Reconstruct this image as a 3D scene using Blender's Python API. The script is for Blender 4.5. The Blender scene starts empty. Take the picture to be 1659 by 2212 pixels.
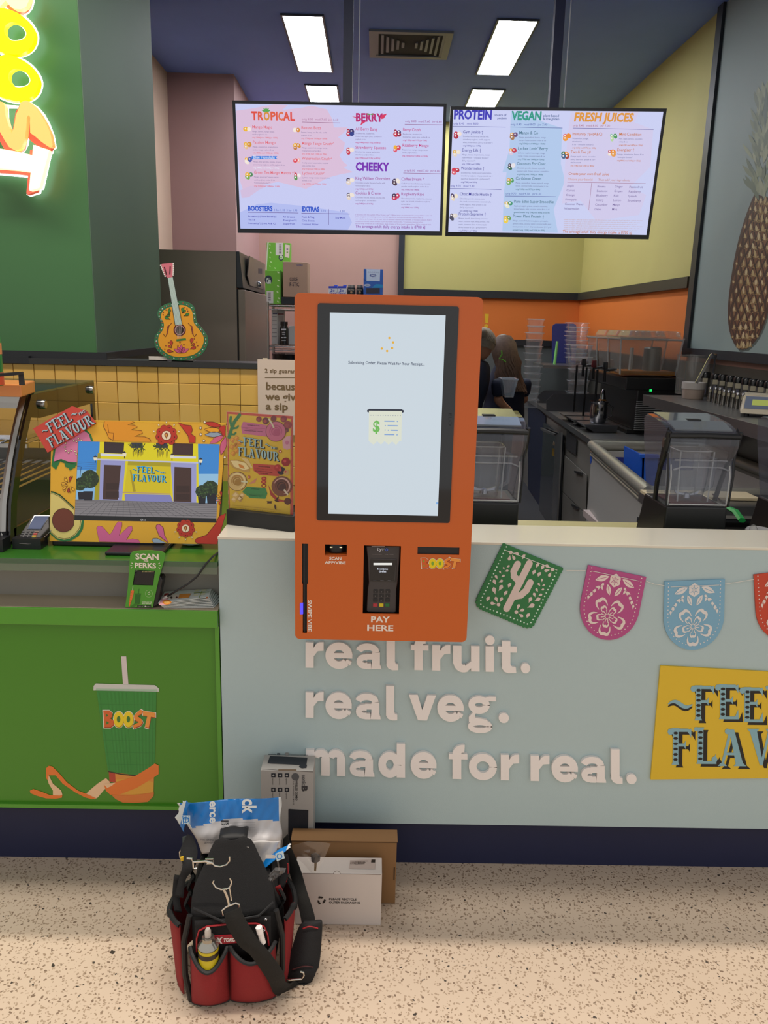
import bpy, bmesh, math, random
import numpy as np
from mathutils import Vector, Matrix
from mathutils.geometry import tessellate_polygon

SC = bpy.context.scene
COL = SC.collection
R = math.radians

# ------------------------------------------------------------------ camera
H = 1.6
FPX, PCX, PCY = 1750.0, 829.5, 1106.0
def _n(v):
    v = np.array(v, float)
    return v / np.linalg.norm(v)
_down = _n([(647 - PCX) / FPX, (8650 - PCY) / FPX, 1])
_dep = np.array([(811 - PCX) / FPX, (695 - PCY) / FPX, 1.0])
_dep = _n(_dep - _down * _dep.dot(_down))
_right = np.cross(_down, _dep)
CM = np.array([_right, _dep, -_down])          # world = CM @ (right, down, forward)
cam_d = bpy.data.cameras.new('camera')
cam = bpy.data.objects.new('camera', cam_d)
COL.objects.link(cam)
mw = Matrix.Identity(4)
for i in range(3):
    mw[i][0] = CM[i][0]; mw[i][1] = -CM[i][1]; mw[i][2] = -CM[i][2]
mw[0][3], mw[1][3], mw[2][3] = 0, 0, H
cam.matrix_world = mw
cam_d.sensor_fit = 'HORIZONTAL'; cam_d.sensor_width = 36.0
cam_d.lens = FPX / 1659 * 36.0
cam_d.clip_start = 0.05; cam_d.clip_end = 60
SC.camera = cam

# ------------------------------------------------------------------ exposure, world, outside light and added fill
SC.view_settings.view_transform = 'Standard'
SC.view_settings.look = 'None'
SC.view_settings.gamma = 1.0
SC.view_settings.use_curve_mapping = False
SC.view_settings.exposure = 0.0
SC.cycles.transparent_max_bounces = 40
SC.cycles.max_bounces = 7
SC.cycles.diffuse_bounces = 3
SC.cycles.glossy_bounces = 3
SC.cycles.transmission_bounces = 6
ORD = 'topmost second third fourth fifth sixth seventh eighth ninth tenth eleventh twelfth thirteenth'.split()
SC.cycles.caustics_reflective = False
SC.cycles.caustics_refractive = False
SC.cycles.sample_clamp_indirect = 3.0
world = bpy.data.worlds.new('mall_ambient')
SC.world = world
world.use_nodes = True
bg = world.node_tree.nodes['Background']
bg.inputs[0].default_value = (1.0, 0.985, 0.965, 1)
bg.inputs[1].default_value = 0.72

def area_light(name, loc, sx, sy, watts, col, rot=(0, 0, 0)):
    l = bpy.data.lights.new(name, 'AREA')
    l.shape = 'RECTANGLE'; l.size = sx; l.size_y = sy; l.energy = watts; l.color = col
    o = bpy.data.objects.new(name, l)
    o.location = loc; o.rotation_euler = rot
    COL.objects.link(o)
    return o
area_light('mall_ceiling_light', (0.3, 1.1, 4.9), 6.0, .03, 190, (1.0, 0.9, 0.78))
area_light('servery_added_fill', (-0.9, 2.4, 3.45), 3.4, .25, 70, (1.0, 0.94, 0.86))  # unseen fill lamp, added to brighten the tiles and servery

# ------------------------------------------------------------------ pixels to points on real planes
def ray(px, py):
    return CM @ np.array([(px - PCX) / FPX, (py - PCY) / FPX, 1.0])
C0 = np.array([0, 0, H])
def aty(px, py, y):
    r = ray(px, py); return Vector(C0 + r * (y / r[1]))
def atz(px, py, z):
    r = ray(px, py); return Vector(C0 + r * ((z - H) / r[2]))
def atx(px, py, x):
    r = ray(px, py); return Vector(C0 + r * (x / r[0]))
class Plane:
    """a flat surface in the room: origin, right axis, up axis; uv() reads a picture point as metres on it"""
    def __init__(s, O, U=(1, 0, 0), V=(0, 0, 1)):
        s.O = Vector(O); s.U = Vector(U).normalized(); v = Vector(V)
        s.V = (v - s.U * v.dot(s.U)).normalized()
        s.N = s.U.cross(s.V)                       # towards the viewer
        s.mat = Matrix(((s.U.x, -s.N.x, s.V.x, s.O.x), (s.U.y, -s.N.y, s.V.y, s.O.y), (s.U.z, -s.N.z, s.V.z, s.O.z), (0, 0, 0, 1)))
    def uv(s, px, py):
        r = Vector(ray(px, py)); o = Vector(C0)
        t = (s.O - o).dot(s.N) / r.dot(s.N)
        p = o + r * t - s.O
        return (p.dot(s.U), p.dot(s.V))
    def pts(s, l):
        return [s.uv(*p) for p in l]
def yplane(px, py, y):                             # vertical plane facing the camera through a point
    return Plane(aty(px, py, y))

# ------------------------------------------------------------------ materials
def lin(c):
    if isinstance(c, str):
        c = c.lstrip('#'); c = [int(c[i:i + 2], 16) / 255 for i in (0, 2, 4)]
        c = [x / 12.92 if x <= .04045 else ((x + .055) / 1.055) ** 2.4 for x in c]
    return (c[0], c[1], c[2], 1.0)
MATS = {}
def mat(name, col='#808080', rough=.5, metal=0, spec=.5, emit=None, es=1, alpha=1, noise=0, nscale=20, bump=0, bscale=60, coat=0, stretch=None):
    if name in MATS: return MATS[name]
    m = bpy.data.materials.new(name); m.use_nodes = True
    nt = m.node_tree; b = nt.nodes['Principled BSDF']
    b.inputs['Base Color'].default_value = lin(col)
    b.inputs['Roughness'].default_value = rough
    b.inputs['Metallic'].default_value = metal
    b.inputs['Specular IOR Level'].default_value = spec
    b.inputs['Coat Weight'].default_value = coat
    b.inputs['Alpha'].default_value = alpha
    if emit:
        b.inputs['Emission Color'].default_value = lin(emit); b.inputs['Emission Strength'].default_value = es
    if noise or bump:
        tc = nt.nodes.new('ShaderNodeTexCoord'); src = tc.outputs['Object']
        if stretch:
            mp = nt.nodes.new('ShaderNodeMapping'); mp.inputs['Scale'].default_value = stretch
            nt.links.new(src, mp.inputs[0]); src = mp.outputs[0]
    if noise:
        nz = nt.nodes.new('ShaderNodeTexNoise'); nz.inputs['Scale'].default_value = nscale; nz.inputs['Detail'].default_value = 4
        nt.links.new(src, nz.inputs['Vector'])
        mr = nt.nodes.new('ShaderNodeMapRange')
        mr.inputs['To Min'].default_value = 1 - noise; mr.inputs['To Max'].default_value = 1 + noise
        nt.links.new(nz.outputs[0], mr.inputs[0])
        hs = nt.nodes.new('ShaderNodeHueSaturation'); hs.inputs['Color'].default_value = lin(col)
        nt.links.new(mr.outputs[0], hs.inputs['Value']); nt.links.new(hs.outputs[0], b.inputs['Base Color'])
    if bump:
        n2 = nt.nodes.new('ShaderNodeTexNoise'); n2.inputs['Scale'].default_value = bscale; n2.inputs['Detail'].default_value = 3
        nt.links.new(src, n2.inputs['Vector'])
        bp = nt.nodes.new('ShaderNodeBump'); bp.inputs['Strength'].default_value = bump; bp.inputs['Distance'].default_value = .003
        nt.links.new(n2.outputs[0], bp.inputs['Height']); nt.links.new(bp.outputs[0], b.inputs['Normal'])
    MATS[name] = m
    return m
def print_mat(name, emit=0, rough=.5, spec=.4, coat=0):
    """ink of several colours: the colour of each printed shape is stored on its faces"""
    if name in MATS: return MATS[name]
    m = bpy.data.materials.new(name); m.use_nodes = True
    nt = m.node_tree; b = nt.nodes['Principled BSDF']
    a = nt.nodes.new('ShaderNodeAttribute'); a.attribute_name = 'ink'
    b.inputs['Roughness'].default_value = rough; b.inputs['Specular IOR Level'].default_value = spec
    b.inputs['Coat Weight'].default_value = coat
    if emit:
        b.inputs['Base Color'].default_value = (.01, .01, .012, 1)
        nt.links.new(a.outputs[0], b.inputs['Emission Color']); b.inputs['Emission Strength'].default_value = emit
    else:
        nt.links.new(a.outputs[0], b.inputs['Base Color'])
    MATS[name] = m
    return m
def clear_mat(name, tint=(1, 1, 1), haze=.04, refl=1.0, rough=.06, hazecol='#d8dce0'):
    """thin clear plastic or glass: mostly see-through, mirror-like by angle, a little milky"""
    if name in MATS: return MATS[name]
    m = bpy.data.materials.new(name); m.use_nodes = True
    nt = m.node_tree; nt.nodes.clear()
    o = nt.nodes.new('ShaderNodeOutputMaterial')
    t = nt.nodes.new('ShaderNodeBsdfTransparent'); t.inputs[0].default_value = (*tint, 1)
    g = nt.nodes.new('ShaderNodeBsdfGlossy'); g.inputs['Roughness'].default_value = rough
    d = nt.nodes.new('ShaderNodeBsdfDiffuse'); d.inputs[0].default_value = lin(hazecol)
    fr = nt.nodes.new('ShaderNodeFresnel'); ge = nt.nodes.new('ShaderNodeNewGeometry')
    io = nt.nodes.new('ShaderNodeMath'); io.operation = 'MULTIPLY_ADD'; io.inputs[1].default_value = -.8333; io.inputs[2].default_value = 1.5
    nt.links.new(ge.outputs['Backfacing'], io.inputs[0]); nt.links.new(io.outputs[0], fr.inputs[0])      # same sheen from either side of the sheet
    mu = nt.nodes.new('ShaderNodeMath'); mu.operation = 'MULTIPLY'; mu.inputs[1].default_value = refl; mu.use_clamp = True
    m1 = nt.nodes.new('ShaderNodeMixShader'); m2 = nt.nodes.new('ShaderNodeMixShader')
    m1.inputs[0].default_value = haze
    nt.links.new(t.outputs[0], m1.inputs[1]); nt.links.new(d.outputs[0], m1.inputs[2])
    nt.links.new(fr.outputs[0], mu.inputs[0]); nt.links.new(mu.outputs[0], m2.inputs[0])
    nt.links.new(m1.outputs[0], m2.inputs[1]); nt.links.new(g.outputs[0], m2.inputs[2])
    nt.links.new(m2.outputs[0], o.inputs[0])
    MATS[name] = m
    return m

# ------------------------------------------------------------------ objects
def tag(o, label=None, cat=None, group=None, kind=None):
    if label: o['label'] = label
    if cat: o['category'] = cat
    if group: o['group'] = group
    if kind: o['kind'] = kind
    return o
def thing(name, label, cat, loc=(0, 0, 0), rotz=0, group=None):
    o = bpy.data.objects.new(name, None); o.empty_display_size = .05
    o.location = loc; o.rotation_euler = (0, 0, rotz); COL.objects.link(o)
    return tag(o, label, cat, group)
def wmat(o):
    m = o.matrix_basis.copy(); p = o.parent
    while p: m = p.matrix_basis @ m; p = p.parent
    return m
class MB:
    def __init__(s): s.v = []; s.f = []; s.m = []; s.sm = []
    def add(s, vs, fs, mi=0, smooth=False):
        k = len(s.v); s.v += [tuple(v) for v in vs]
        for f in fs: s.f.append(tuple(i + k for i in f)); s.m.append(mi); s.sm.append(smooth)
        return s
    def box(s, x0, x1, y0, y1, z0, z1, mi=0):
        vs = [(x, y, z) for z in (z0, z1) for y in (y0, y1) for x in (x0, x1)]
        return s.add(vs, [(0, 2, 3, 1), (4, 5, 7, 6), (0, 1, 5, 4), (2, 6, 7, 3), (0, 4, 6, 2), (1, 3, 7, 5)], mi)
    def hexa(s, b, t, mi=0):                        # two quads, bottom and top, same order counter-clockwise from above
        return s.add(list(b) + list(t), [(3, 2, 1, 0), (4, 5, 6, 7), (0, 1, 5, 4), (1, 2, 6, 5), (2, 3, 7, 6), (3, 0, 4, 7)], mi)
    def slab(s, P, uv, th, off=0, mi=0):            # outline on a plane given thickness behind it
        n = len(uv)
        a = sum(uv[i][0] * uv[(i + 1) % n][1] - uv[(i + 1) % n][0] * uv[i][1] for i in range(n))
        if a < 0: uv = list(reversed(uv))
        fr = [P.O + P.U * u + P.V * v + P.N * off for u, v in uv]
        bk = [p - P.N * th for p in fr]
        tri = tessellate_polygon([[Vector((u, v, 0)) for u, v in uv]])
        fs = []
        for t in tri:
            q = [uv[i] for i in t]
            ar = (q[1][0] - q[0][0]) * (q[2][1] - q[0][1]) - (q[2][0] - q[0][0]) * (q[1][1] - q[0][1])
            if ar < 0: t = (t[0], t[2], t[1])
            fs.append(tuple(t)); fs.append((t[0] + n, t[2] + n, t[1] + n))
        for i in range(n): fs.append((i, i + n, (i + 1) % n + n, (i + 1) % n))
        return s.add(fr + bk, fs, mi)
    def tube(s, pts, r, n=8, mi=0, closed=False, caps=True, flat=1.0, up=None):
        pts = [Vector(p) for p in pts]; N = len(pts)
        rs = r if isinstance(r, (list, tuple)) else [r] * N
        rings = []; prev = None
        for i, p in enumerate(pts):
            if closed: d = pts[(i + 1) % N] - pts[i - 1]
            else: d = pts[min(i + 1, N - 1)] - pts[max(i - 1, 0)]
            d = d.normalized() if d.length > 1e-9 else Vector((0, 0, 1))
            if prev is None:
                u = Vector(up) if up else (Vector((0, 0, 1)) if abs(d.z) < .9 else Vector((1, 0, 0)))
            else: u = prev
            a = u - d * u.dot(d)
            if a.length < 1e-6: a = d.orthogonal()
            a.normalize(); b = d.cross(a); prev = a
            rings.append([p + (a * math.cos(t) * flat + b * math.sin(t)) * rs[i] for t in (2 * math.pi * (j + .5) / n for j in range(n))])
        vs = [q for rg in rings for q in rg]; fs = []
        for i in range(N if closed else N - 1):
            i2 = (i + 1) % N
            for j in range(n):
                j2 = (j + 1) % n
                fs.append((i * n + j, i * n + j2, i2 * n + j2, i2 * n + j))
        s.add(vs, fs, mi, True)
        if caps and not closed:
            k = len(s.v) - len(vs)
            s.f.append(tuple(k + j for j in reversed(range(n)))); s.f.append(tuple(k + (N - 1) * n + j for j in range(n)))
            s.m += [mi, mi]; s.sm += [False, False]
        return s
    def lathe(s, prof, c=(0, 0, 0), n=24, mi=0, axis='z', sx=1, sy=1):
        c = Vector(c); vs = []; fs = []
        for r, h in prof:
            for j in range(n):
                t = 2 * math.pi * j / n; a, b = r * math.cos(t) * sx, r * math.sin(t) * sy
                vs.append(c + (Vector((a, b, h)) if axis == 'z' else Vector((a, -h, b)) if axis == 'y' else Vector((h, a, b))))
        for i in range(len(prof) - 1):
            for j in range(n):
                j2 = (j + 1) % n; fs.append((i * n + j, i * n + j2, (i + 1) * n + j2, (i + 1) * n + j))
        s.add(vs, fs, mi, True)
        k = len(s.v) - len(vs)
        if prof[0][0] > 1e-6: s.f.append(tuple(k + j for j in reversed(range(n)))); s.m.append(mi); s.sm.append(False)
        if prof[-1][0] > 1e-6: s.f.append(tuple(k + (len(prof) - 1) * n + j for j in range(n))); s.m.append(mi); s.sm.append(False)
        return s
    def grid(s, fn, nu, nv, mi=0, smooth=True):
        vs = [fn(i / nu, j / nv) for j in range(nv + 1) for i in range(nu + 1)]; w = nu + 1
        return s.add(vs, [(j * w + i, j * w + i + 1, (j + 1) * w + i + 1, (j + 1) * w + i) for j in range(nv) for i in range(nu)], mi, smooth)
    def ball(s, c, r, sz=(1, 1, 1), n=12, mi=0):
        prof = [(max(1e-4, math.sin(math.pi * i / n)) * r, -math.cos(math.pi * i / n) * r) for i in range(n + 1)]
        k = len(s.v); s.lathe(prof, (0, 0, 0), n=n * 2 - 4, mi=mi)
        for i in range(k, len(s.v)):
            v = s.v[i]; s.v[i] = (c[0] + v[0] * sz[0], c[1] + v[1] * sz[1], c[2] + v[2] * sz[2])
        return s
    def xform(s, M):
        s.v = [tuple(M @ Vector(v)) for v in s.v]; return s
    def merge(s, o, M=None):
        k = len(s.v); s.v += [tuple(M @ Vector(v)) if M else v for v in o.v]
        s.f += [tuple(i + k for i in f) for f in o.f]; s.m += o.m; s.sm += o.sm; return s
    def build(s, name, mats, parent=None, bev=0, local=False, seg=2, sub=0, solid=0, ang=35):
        me = bpy.data.meshes.new(name); vs = s.v
        if parent is not None and not local:
            inv = wmat(parent).inverted(); vs = [inv @ Vector(v) for v in vs]
        me.from_pydata(vs, [], s.f); me.update()
        if not isinstance(mats, (list, tuple)): mats = [mats]
        for m in mats: me.materials.append(m)
        me.polygons.foreach_set('material_index', s.m); me.polygons.foreach_set('use_smooth', s.sm)
        if any(s.sm): me.set_sharp_from_angle(angle=R(ang))
        o = bpy.data.objects.new(name, me); COL.objects.link(o)
        if parent is not None: o.parent = parent
        if solid: md = o.modifiers.new('s', 'SOLIDIFY'); md.thickness = solid; md.offset = 0
        if bev: md = o.modifiers.new('b', 'BEVEL'); md.width = bev; md.segments = seg; md.limit_method = 'ANGLE'; md.angle_limit = R(40)
        if sub: md = o.modifiers.new('u', 'SUBSURF'); md.levels = sub; md.render_levels = sub
        return o
def bx(name, m, parent, x0, x1, y0, y1, z0, z1, bev=0, local=False):
    return MB().box(min(x0, x1), max(x0, x1), min(y0, y1), max(y0, y1), min(z0, z1), max(z0, z1)).build(name, m, parent, bev, local)
def struct(name, mb, m, parent=None, bev=0):
    o = mb.build(name, m, parent, bev)
    if parent is None: o['kind'] = 'structure'
    return o
def copy_tree(o, parent=None):
    c = o.copy(); COL.objects.link(c); c.parent = parent
    for ch in o.children: copy_tree(ch, c)
    return c

# ------------------------------------------------------------------ flat print
def circ(cx, cy, r, n=20, ry=None, a0=0, a1=360, rot=0):
    ry = r if ry is None else ry; out = []; c, s_ = math.cos(R(rot)), math.sin(R(rot)); full = abs(a1 - a0) >= 360
    for i in range(n if full else n + 1):
        t = R(a0 + (a1 - a0) * i / n); x, y = r * math.cos(t), ry * math.sin(t)
        out.append((cx + x * c - y * s_, cy + x * s_ + y * c))
    return out
def petal(cx, cy, L, w, ang, n=7, base=.0):
    """leaf or petal outline from a point outwards; ang in picture degrees (y down)"""
    c, s_ = math.cos(R(ang)), math.sin(R(ang)); pts = []
    for sgn in (1, -1):
        rg = range(n + 1) if sgn == 1 else range(n - 1, 0, -1)
        for i in rg:
            t = i / n; x = t * L; y = sgn * w / 2 * math.sin(math.pi * t ** (1 + base)); pts.append((cx + x * c - y * s_, cy + x * s_ + y * c))
    return pts
def drop(cx, cy, L, w, ang, n=8):
    """teardrop: pointed at the start, round at the far end"""
    return petal(cx, cy, L, w, ang, n, base=.9)
_txt = {}
def glyphs(s, off=0, shear=0, res=2, sp=1.0):
    k = (s, off, shear, res, sp)
    if k in _txt: return _txt[k]
    cu = bpy.data.curves.new('type', 'FONT'); cu.body = s; cu.size = 1; cu.offset = off; cu.shear = shear; cu.resolution_u = res; cu.space_character = sp
    o = bpy.data.objects.new('type', cu); me = bpy.data.meshes.new_from_object(o)
    v = [(p.co.x, p.co.y) for p in me.vertices]; f = [tuple(p.vertices) for p in me.polygons]
    bpy.data.meshes.remove(me); bpy.data.objects.remove(o); bpy.data.curves.remove(cu)
    _txt[k] = (v, f); return _txt[k]
_v = glyphs('H')[0]; CAP = max(p[1] for p in _v)
class Art:
    D = .0003
    def __init__(s, P, T=None):
        s.P = P; s.v = []; s.f = []; s.c = []; s.T = T or (lambda x, y: (x, y)); s.k = 1.0
    def _add(s, uv, faces, col, L):
        k = len(s.v); s.n_ = getattr(s, 'n_', 0) + 1; e = (s.n_ % 14) * 1.8e-5
        s.v += [(u, -s.D * (L + 1) - e, v) for u, v in uv]; c = lin(col)
        for f in faces:
            a, b, d = (uv[f[0]], uv[f[1]], uv[f[2]])
            if (b[0] - a[0]) * (d[1] - a[1]) - (d[0] - a[0]) * (b[1] - a[1]) < 0: f = tuple(reversed(f))
            s.f.append(tuple(i + k for i in f)); s.c.append(c)
    def map(s, l): return [s.P.uv(*s.T(*p)) for p in l]
    def uvpoly(s, uv, col, L=0):
        tri = tessellate_polygon([[Vector((u, v, 0)) for u, v in uv]])
        s._add(uv, [tuple(t) for t in tri], col, L)
    def poly(s, pts, col, L=0): s.uvpoly(s.map(pts), col, L); return s
    def rect(s, x0, y0, x1, y1, col, L=0): return s.poly([(x0, y0), (x1, y0), (x1, y1), (x0, y1)], col, L)
    def disc(s, x, y, r, col, L=0, ry=None, n=14, rot=0): return s.poly(circ(x, y, r, n, ry, rot=rot), col, L)
    def ring(s, x, y, r, w, col, L=0, ry=None, n=20):
        ry = r if ry is None else ry
        return s.line(circ(x, y, r, n, ry), w, col, L, True)
    def line(s, pts, w, col, L=0, closed=False, taper=False):
        N = len(pts); a = []; b = []
        for i, p in enumerate(pts):
            q0 = pts[i - 1] if (i or closed) else p; q1 = pts[(i + 1) % N] if (i < N - 1 or closed) else p
            dx, dy = q1[0] - q0[0], q1[1] - q0[1]; l = math.hypot(dx, dy) or 1
            h = w / 2 * ((1 - .8 * abs(2 * i / (N - 1) - 1) ** 2) if taper else 1)
            a.append((p[0] - dy / l * h, p[1] + dx / l * h)); b.append((p[0] + dy / l * h, p[1] - dx / l * h))
        uv = s.map(a + b)
        s._add(uv, [(i, (i + 1) % N, (i + 1) % N + N, i + N) for i in range(N if closed else N - 1)], col, L); return s
    def text(s, t, x, y, cap, col, L=1, x1=None, bold=0, shear=0, rot=0, res=2, align='l', dil=0, sp=1.0, up=None):
        """one line of type on the surface; x, y the baseline start in the picture, cap the capital height in its pixels"""
        v, f = glyphs(t, bold, shear, res, sp)
        if not v: return s
        x_, y_ = s.T(x, y); a = Vector(s.P.uv(x_, y_)); b = Vector(s.P.uv(*s.T(x + 1, y)))
        d = b - a; k = d.length * cap / CAP; d = Vector((1, 0)) if rot == 0 else None
        kx = k; w = max(p[0] for p in v)
        if x1 is not None: kx = (Vector(s.P.uv(*s.T(x1, y))) - a).length / w
        c, sn = math.cos(R(rot)), math.sin(R(rot))
        ox = 0 if align == 'l' else -w * kx / 2 if align == 'c' else -w * kx
        offs = [(0, 0)] if not dil else [(dil * math.cos(q * math.pi / 4), dil * math.sin(q * math.pi / 4)) for q in range(8)]
        for dx, dy in offs:
            uv = []
            for p in v:
                X = (p[0] + dx) * kx + ox; Y = (p[1] + dy) * k
                uv.append((a.x + X * c - Y * sn, a.y + X * sn + Y * c))
            s._add(uv, f, col, L)
        return s
    def build(s, name, parent, m, lift=0.0):
        me = bpy.data.meshes.new(name); M = Matrix.Translation(s.P.N * lift) @ s.P.mat
        if parent is not None: M = wmat(parent).inverted() @ M
        me.from_pydata([M @ Vector(v) for v in s.v], [], s.f); me.update()
        me.materials.append(m)
        at = me.attributes.new('ink', 'FLOAT_COLOR', 'FACE')
        at.data.foreach_set('color', [x for c in s.c for x in c])
        o = bpy.data.objects.new(name, me); COL.objects.link(o); o.parent = parent
        return o
INK = print_mat('printed_ink', rough=.55)
INKG = print_mat('glossy_print', rough=.25, coat=.3)

# -- the western lettering of the season's slogan: slab letters with curled serifs, as outlines in a unit box
def _rc(x0, y0, x1, y1): return [(x0, y0), (x1, y0), (x1, y1), (x0, y1)]
def western(ch):
    st = lambda x: [[(x - .03, 1.0), (x + .2, 1.0), (x + .17, .93), (x + .17, .07), (x + .2, 0), (x - .03, 0), (x, .07), (x, .93)]]
    if ch in 'FEL':
        o = st(.15)
        if ch in 'FE':
            o += [_rc(.3, .9, .62, .99), [(.56, .94), (.7, .99), (.7, .74), (.64, .84)], _rc(.3, .5, .48, .58), [(.46, .54), (.54, .66), (.54, .42)]]
            o += [circ(.08, .9, .09, 8), [(.02, .98), (.2, 1.0), (.2, .92), (.1, .9)]]
        if ch in 'EL': o += [_rc(.3, 0, .62, .08), [(.56, 0), (.72, 0), (.7, .28), (.62, .1)]]
        if ch == 'L': o += [circ(.66, .12, .09, 8), circ(.1, .95, .06, 8)]
        return o, .74
    if ch == 'A': return [[(.36, 1), (.5, 1), (.78, .05), (.56, .05)], [(.36, 1), (.44, .96), (.2, .05), (.12, .05)], _rc(.24, .3, .6, .37), [(.02, 0), (.3, 0), (.2, .08), (.1, .08)], [(.5, 0), (.88, 0), (.78, .08), (.56, .08)], circ(.3, .95, .08, 8)], .86
    if ch == 'V': return [[(.1, .95), (.32, .95), (.52, 0), (.42, 0)], [(.42, 0), (.5, .0), (.74, .95), (.66, .95)], [(.02, 1), (.4, 1), (.32, .92), (.1, .92)], [(.58, 1), (.84, 1), (.76, .92), (.64, .92)]], .8
    if ch == 'O': return [[(.4, 1), (.18, .9), (.06, .5), (.18, .1), (.4, 0), (.4, .1), (.3, .2), (.27, .5), (.3, .8), (.4, .9)], [(.4, 1), (.62, .9), (.74, .5), (.62, .1), (.4, 0), (.4, .1), (.5, .2), (.53, .5), (.5, .8), (.4, .9)]], .8
    if ch == 'U': return [[(.1, 1), (.32, 1), (.32, .3), (.4, .1), (.44, 0), (.22, .06), (.1, .3)], [(.4, .1), (.44, 0), (.6, .06), (.7, .3), (.7, 1), (.6, 1), (.6, .3)], [(.02, 1.0), (.4, 1.0), (.34, .93), (.08, .93)], [(.52, 1), (.78, 1), (.72, .93), (.58, .93)]], .82
    if ch == 'R': return st(.15) + [[(.3, 1), (.58, .95), (.68, .76), (.58, .52), (.3, .46), (.3, .54), (.46, .58), (.52, .76), (.46, .9), (.3, .92)], [(.36, .5), (.5, .5), (.8, .08), (.84, 0), (.64, 0)], circ(.82, .06, .07, 8), circ(.08, .93, .07, 8)], .86
    if ch == 'T': return [[(.28, .95), (.5, .95), (.48, .05), (.3, .05)], _rc(.05, .88, .73, 1), _rc(.2, 0, .58, .07), [(.05, .9), (.14, .9), (.05, .7)], [(.73, .9), (.64, .9), (.73, .7)]], .8
    if ch == 'H': return [_rc(.08, 0, .28, 1), _rc(.5, 0, .7, 1), _rc(.28, .44, .5, .56)], .8
    return [], .4
def slogan(A, o, ux, uy, face='#8fbfd4', shade='#1f1d1b', L=1, dots=True):
    """FEEL THE FLAVOUR in a frame: o the picture point of the lower left of FLAVOUR, ux a full word's width, uy upwards"""
    def put(ch, x, y, w, h):
        ps, _ = western(ch)
        for lay, (dx, dy, c) in enumerate(((.022, -.035, shade), (0, 0, face))):
            for p in ps:
                A.poly([(o[0] + ux[0] * (x + a * w + dx) + uy[0] * (y + b * h + dy), o[1] + ux[1] * (x + a * w + dx) + uy[1] * (y + b * h + dy)) for a, b in p], c, L + lay)
        if dots and ch not in 'AVOUTH':
            for q in range(6):
                a, b = .235, .14 + q * .145
                X = x + a * w; Y = y + b * h; rr = .013
                A.poly([(o[0] + ux[0] * (X + rr * math.cos(t)) + uy[0] * (Y + rr * 1.5 * math.sin(t)), o[1] + ux[1] * (X + rr * math.cos(t)) + uy[1] * (Y + rr * 1.5 * math.sin(t))) for t in [j * math.pi / 3 for j in range(6)]], shade, L + 2)
    def word(wd, x, y, w, h, wave=0):
        tot = sum(western(c)[1] for c in wd); k = w / tot
        for i, c in enumerate(wd): put(c, x, y + wave * math.sin(i * 2.1), k, h); x += western(c)[1] * k
    word('FEEL', .12, .56, .52, .44, .02)
    word('FLAVOUR', 0, 0, 1.0, .46, .015)
    word('THE', .79, .6, .17, .11)
    for sx, x0 in ((1, .0), (1, .66)):
        pts = [(x0 + .13 * t, .76 + .035 * math.sin(t * 6.3)) for t in [i / 10 for i in range(11)]]
        for d, c in ((-.03, shade), (0, face)):
            A.line([(o[0] + ux[0] * a + uy[0] * (b + d), o[1] + ux[1] * a + uy[1] * (b + d)) for a, b in pts], .022 * math.hypot(*ux), c, L + (1 if c == face else 0), taper=True)
# -- the shop's own name in fat leaning letters
def bubble(ch):
    if ch == 'B': return [[(0, 1), (.5, 1), (.75, .85), (.72, .62), (.55, .53), (.85, .4), (.85, .14), (.6, 0), (.08, 0)]], [[(.22, .82), (.22, .6), (.42, .7)], [(.26, .36), (.26, .14), (.5, .25)]], .86
    if ch == 'O': return [circ(.42, .47, .42, 18, .47)], [circ(.42, .47, .15, 12, .2)], .82
    if ch == 'S': return [[(.78, .98), (.62, 1.06), (.2, .8), (.06, .62), (.12, .44), (.5, .3), (-.02, .1), (.06, -.06), (.62, .1), (.8, .3), (.72, .46), (.36, .66), (.72, .82)]], [], .8
    if ch == 'T': return [[(.0, .98), (1.02, .86), (1.02, .58), (.68, .62), (.5, -.04), (.18, .02), (.38, .66), (.02, .7)]], [], .95
def boost(A, o, ux, uy, L=1, rim='#f2ead8', hole=None):
    cols = {'B': '#d8642a', 'O': '#f0d21e', 'S': '#ee8a34', 'T': '#f09a42'}; x = 0
    for ci, ch in enumerate('BOOST'):
        ps, hs, adv = bubble(ch); k = 1 / 4.25
        M = lambda a, b, dx=0, dy=0: (o[0] + ux[0] * (x + a * k + dx) + uy[0] * (b + dy), o[1] + ux[1] * (x + a * k + dx) + uy[1] * (b + dy))
        for p in ps:
            cx = sum(q[0] for q in p) / len(p); cy = sum(q[1] for q in p) / len(p)
            A.poly([M(cx + (a - cx) * 1.16, cy + (b - cy) * 1.13, .002, -.03) for a, b in p], rim, L + ci * .1)
            A.poly([M(cx + (a - cx) * 1.04, cy + (b - cy) * 1.03, .006, -.05) for a, b in p], '#a83a1c' if ch != 'O' else '#b8941a', L + 1 + ci * .1)
            A.poly([M(a, b) for a, b in p], cols[ch], L + 2 + ci * .1)
        for p in hs: A.poly([M(a, b) for a, b in p], hole or '#3f7a2c', L + 3)
        x += adv * k
# ================================================================== THE SETTING
YC = 2.14          # face of the pale counter
YT = 3.30          # tiled half wall
YB = 8.85          # back wall
XR = 2.17          # right wall
ZC = 3.6           # ceiling
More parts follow.
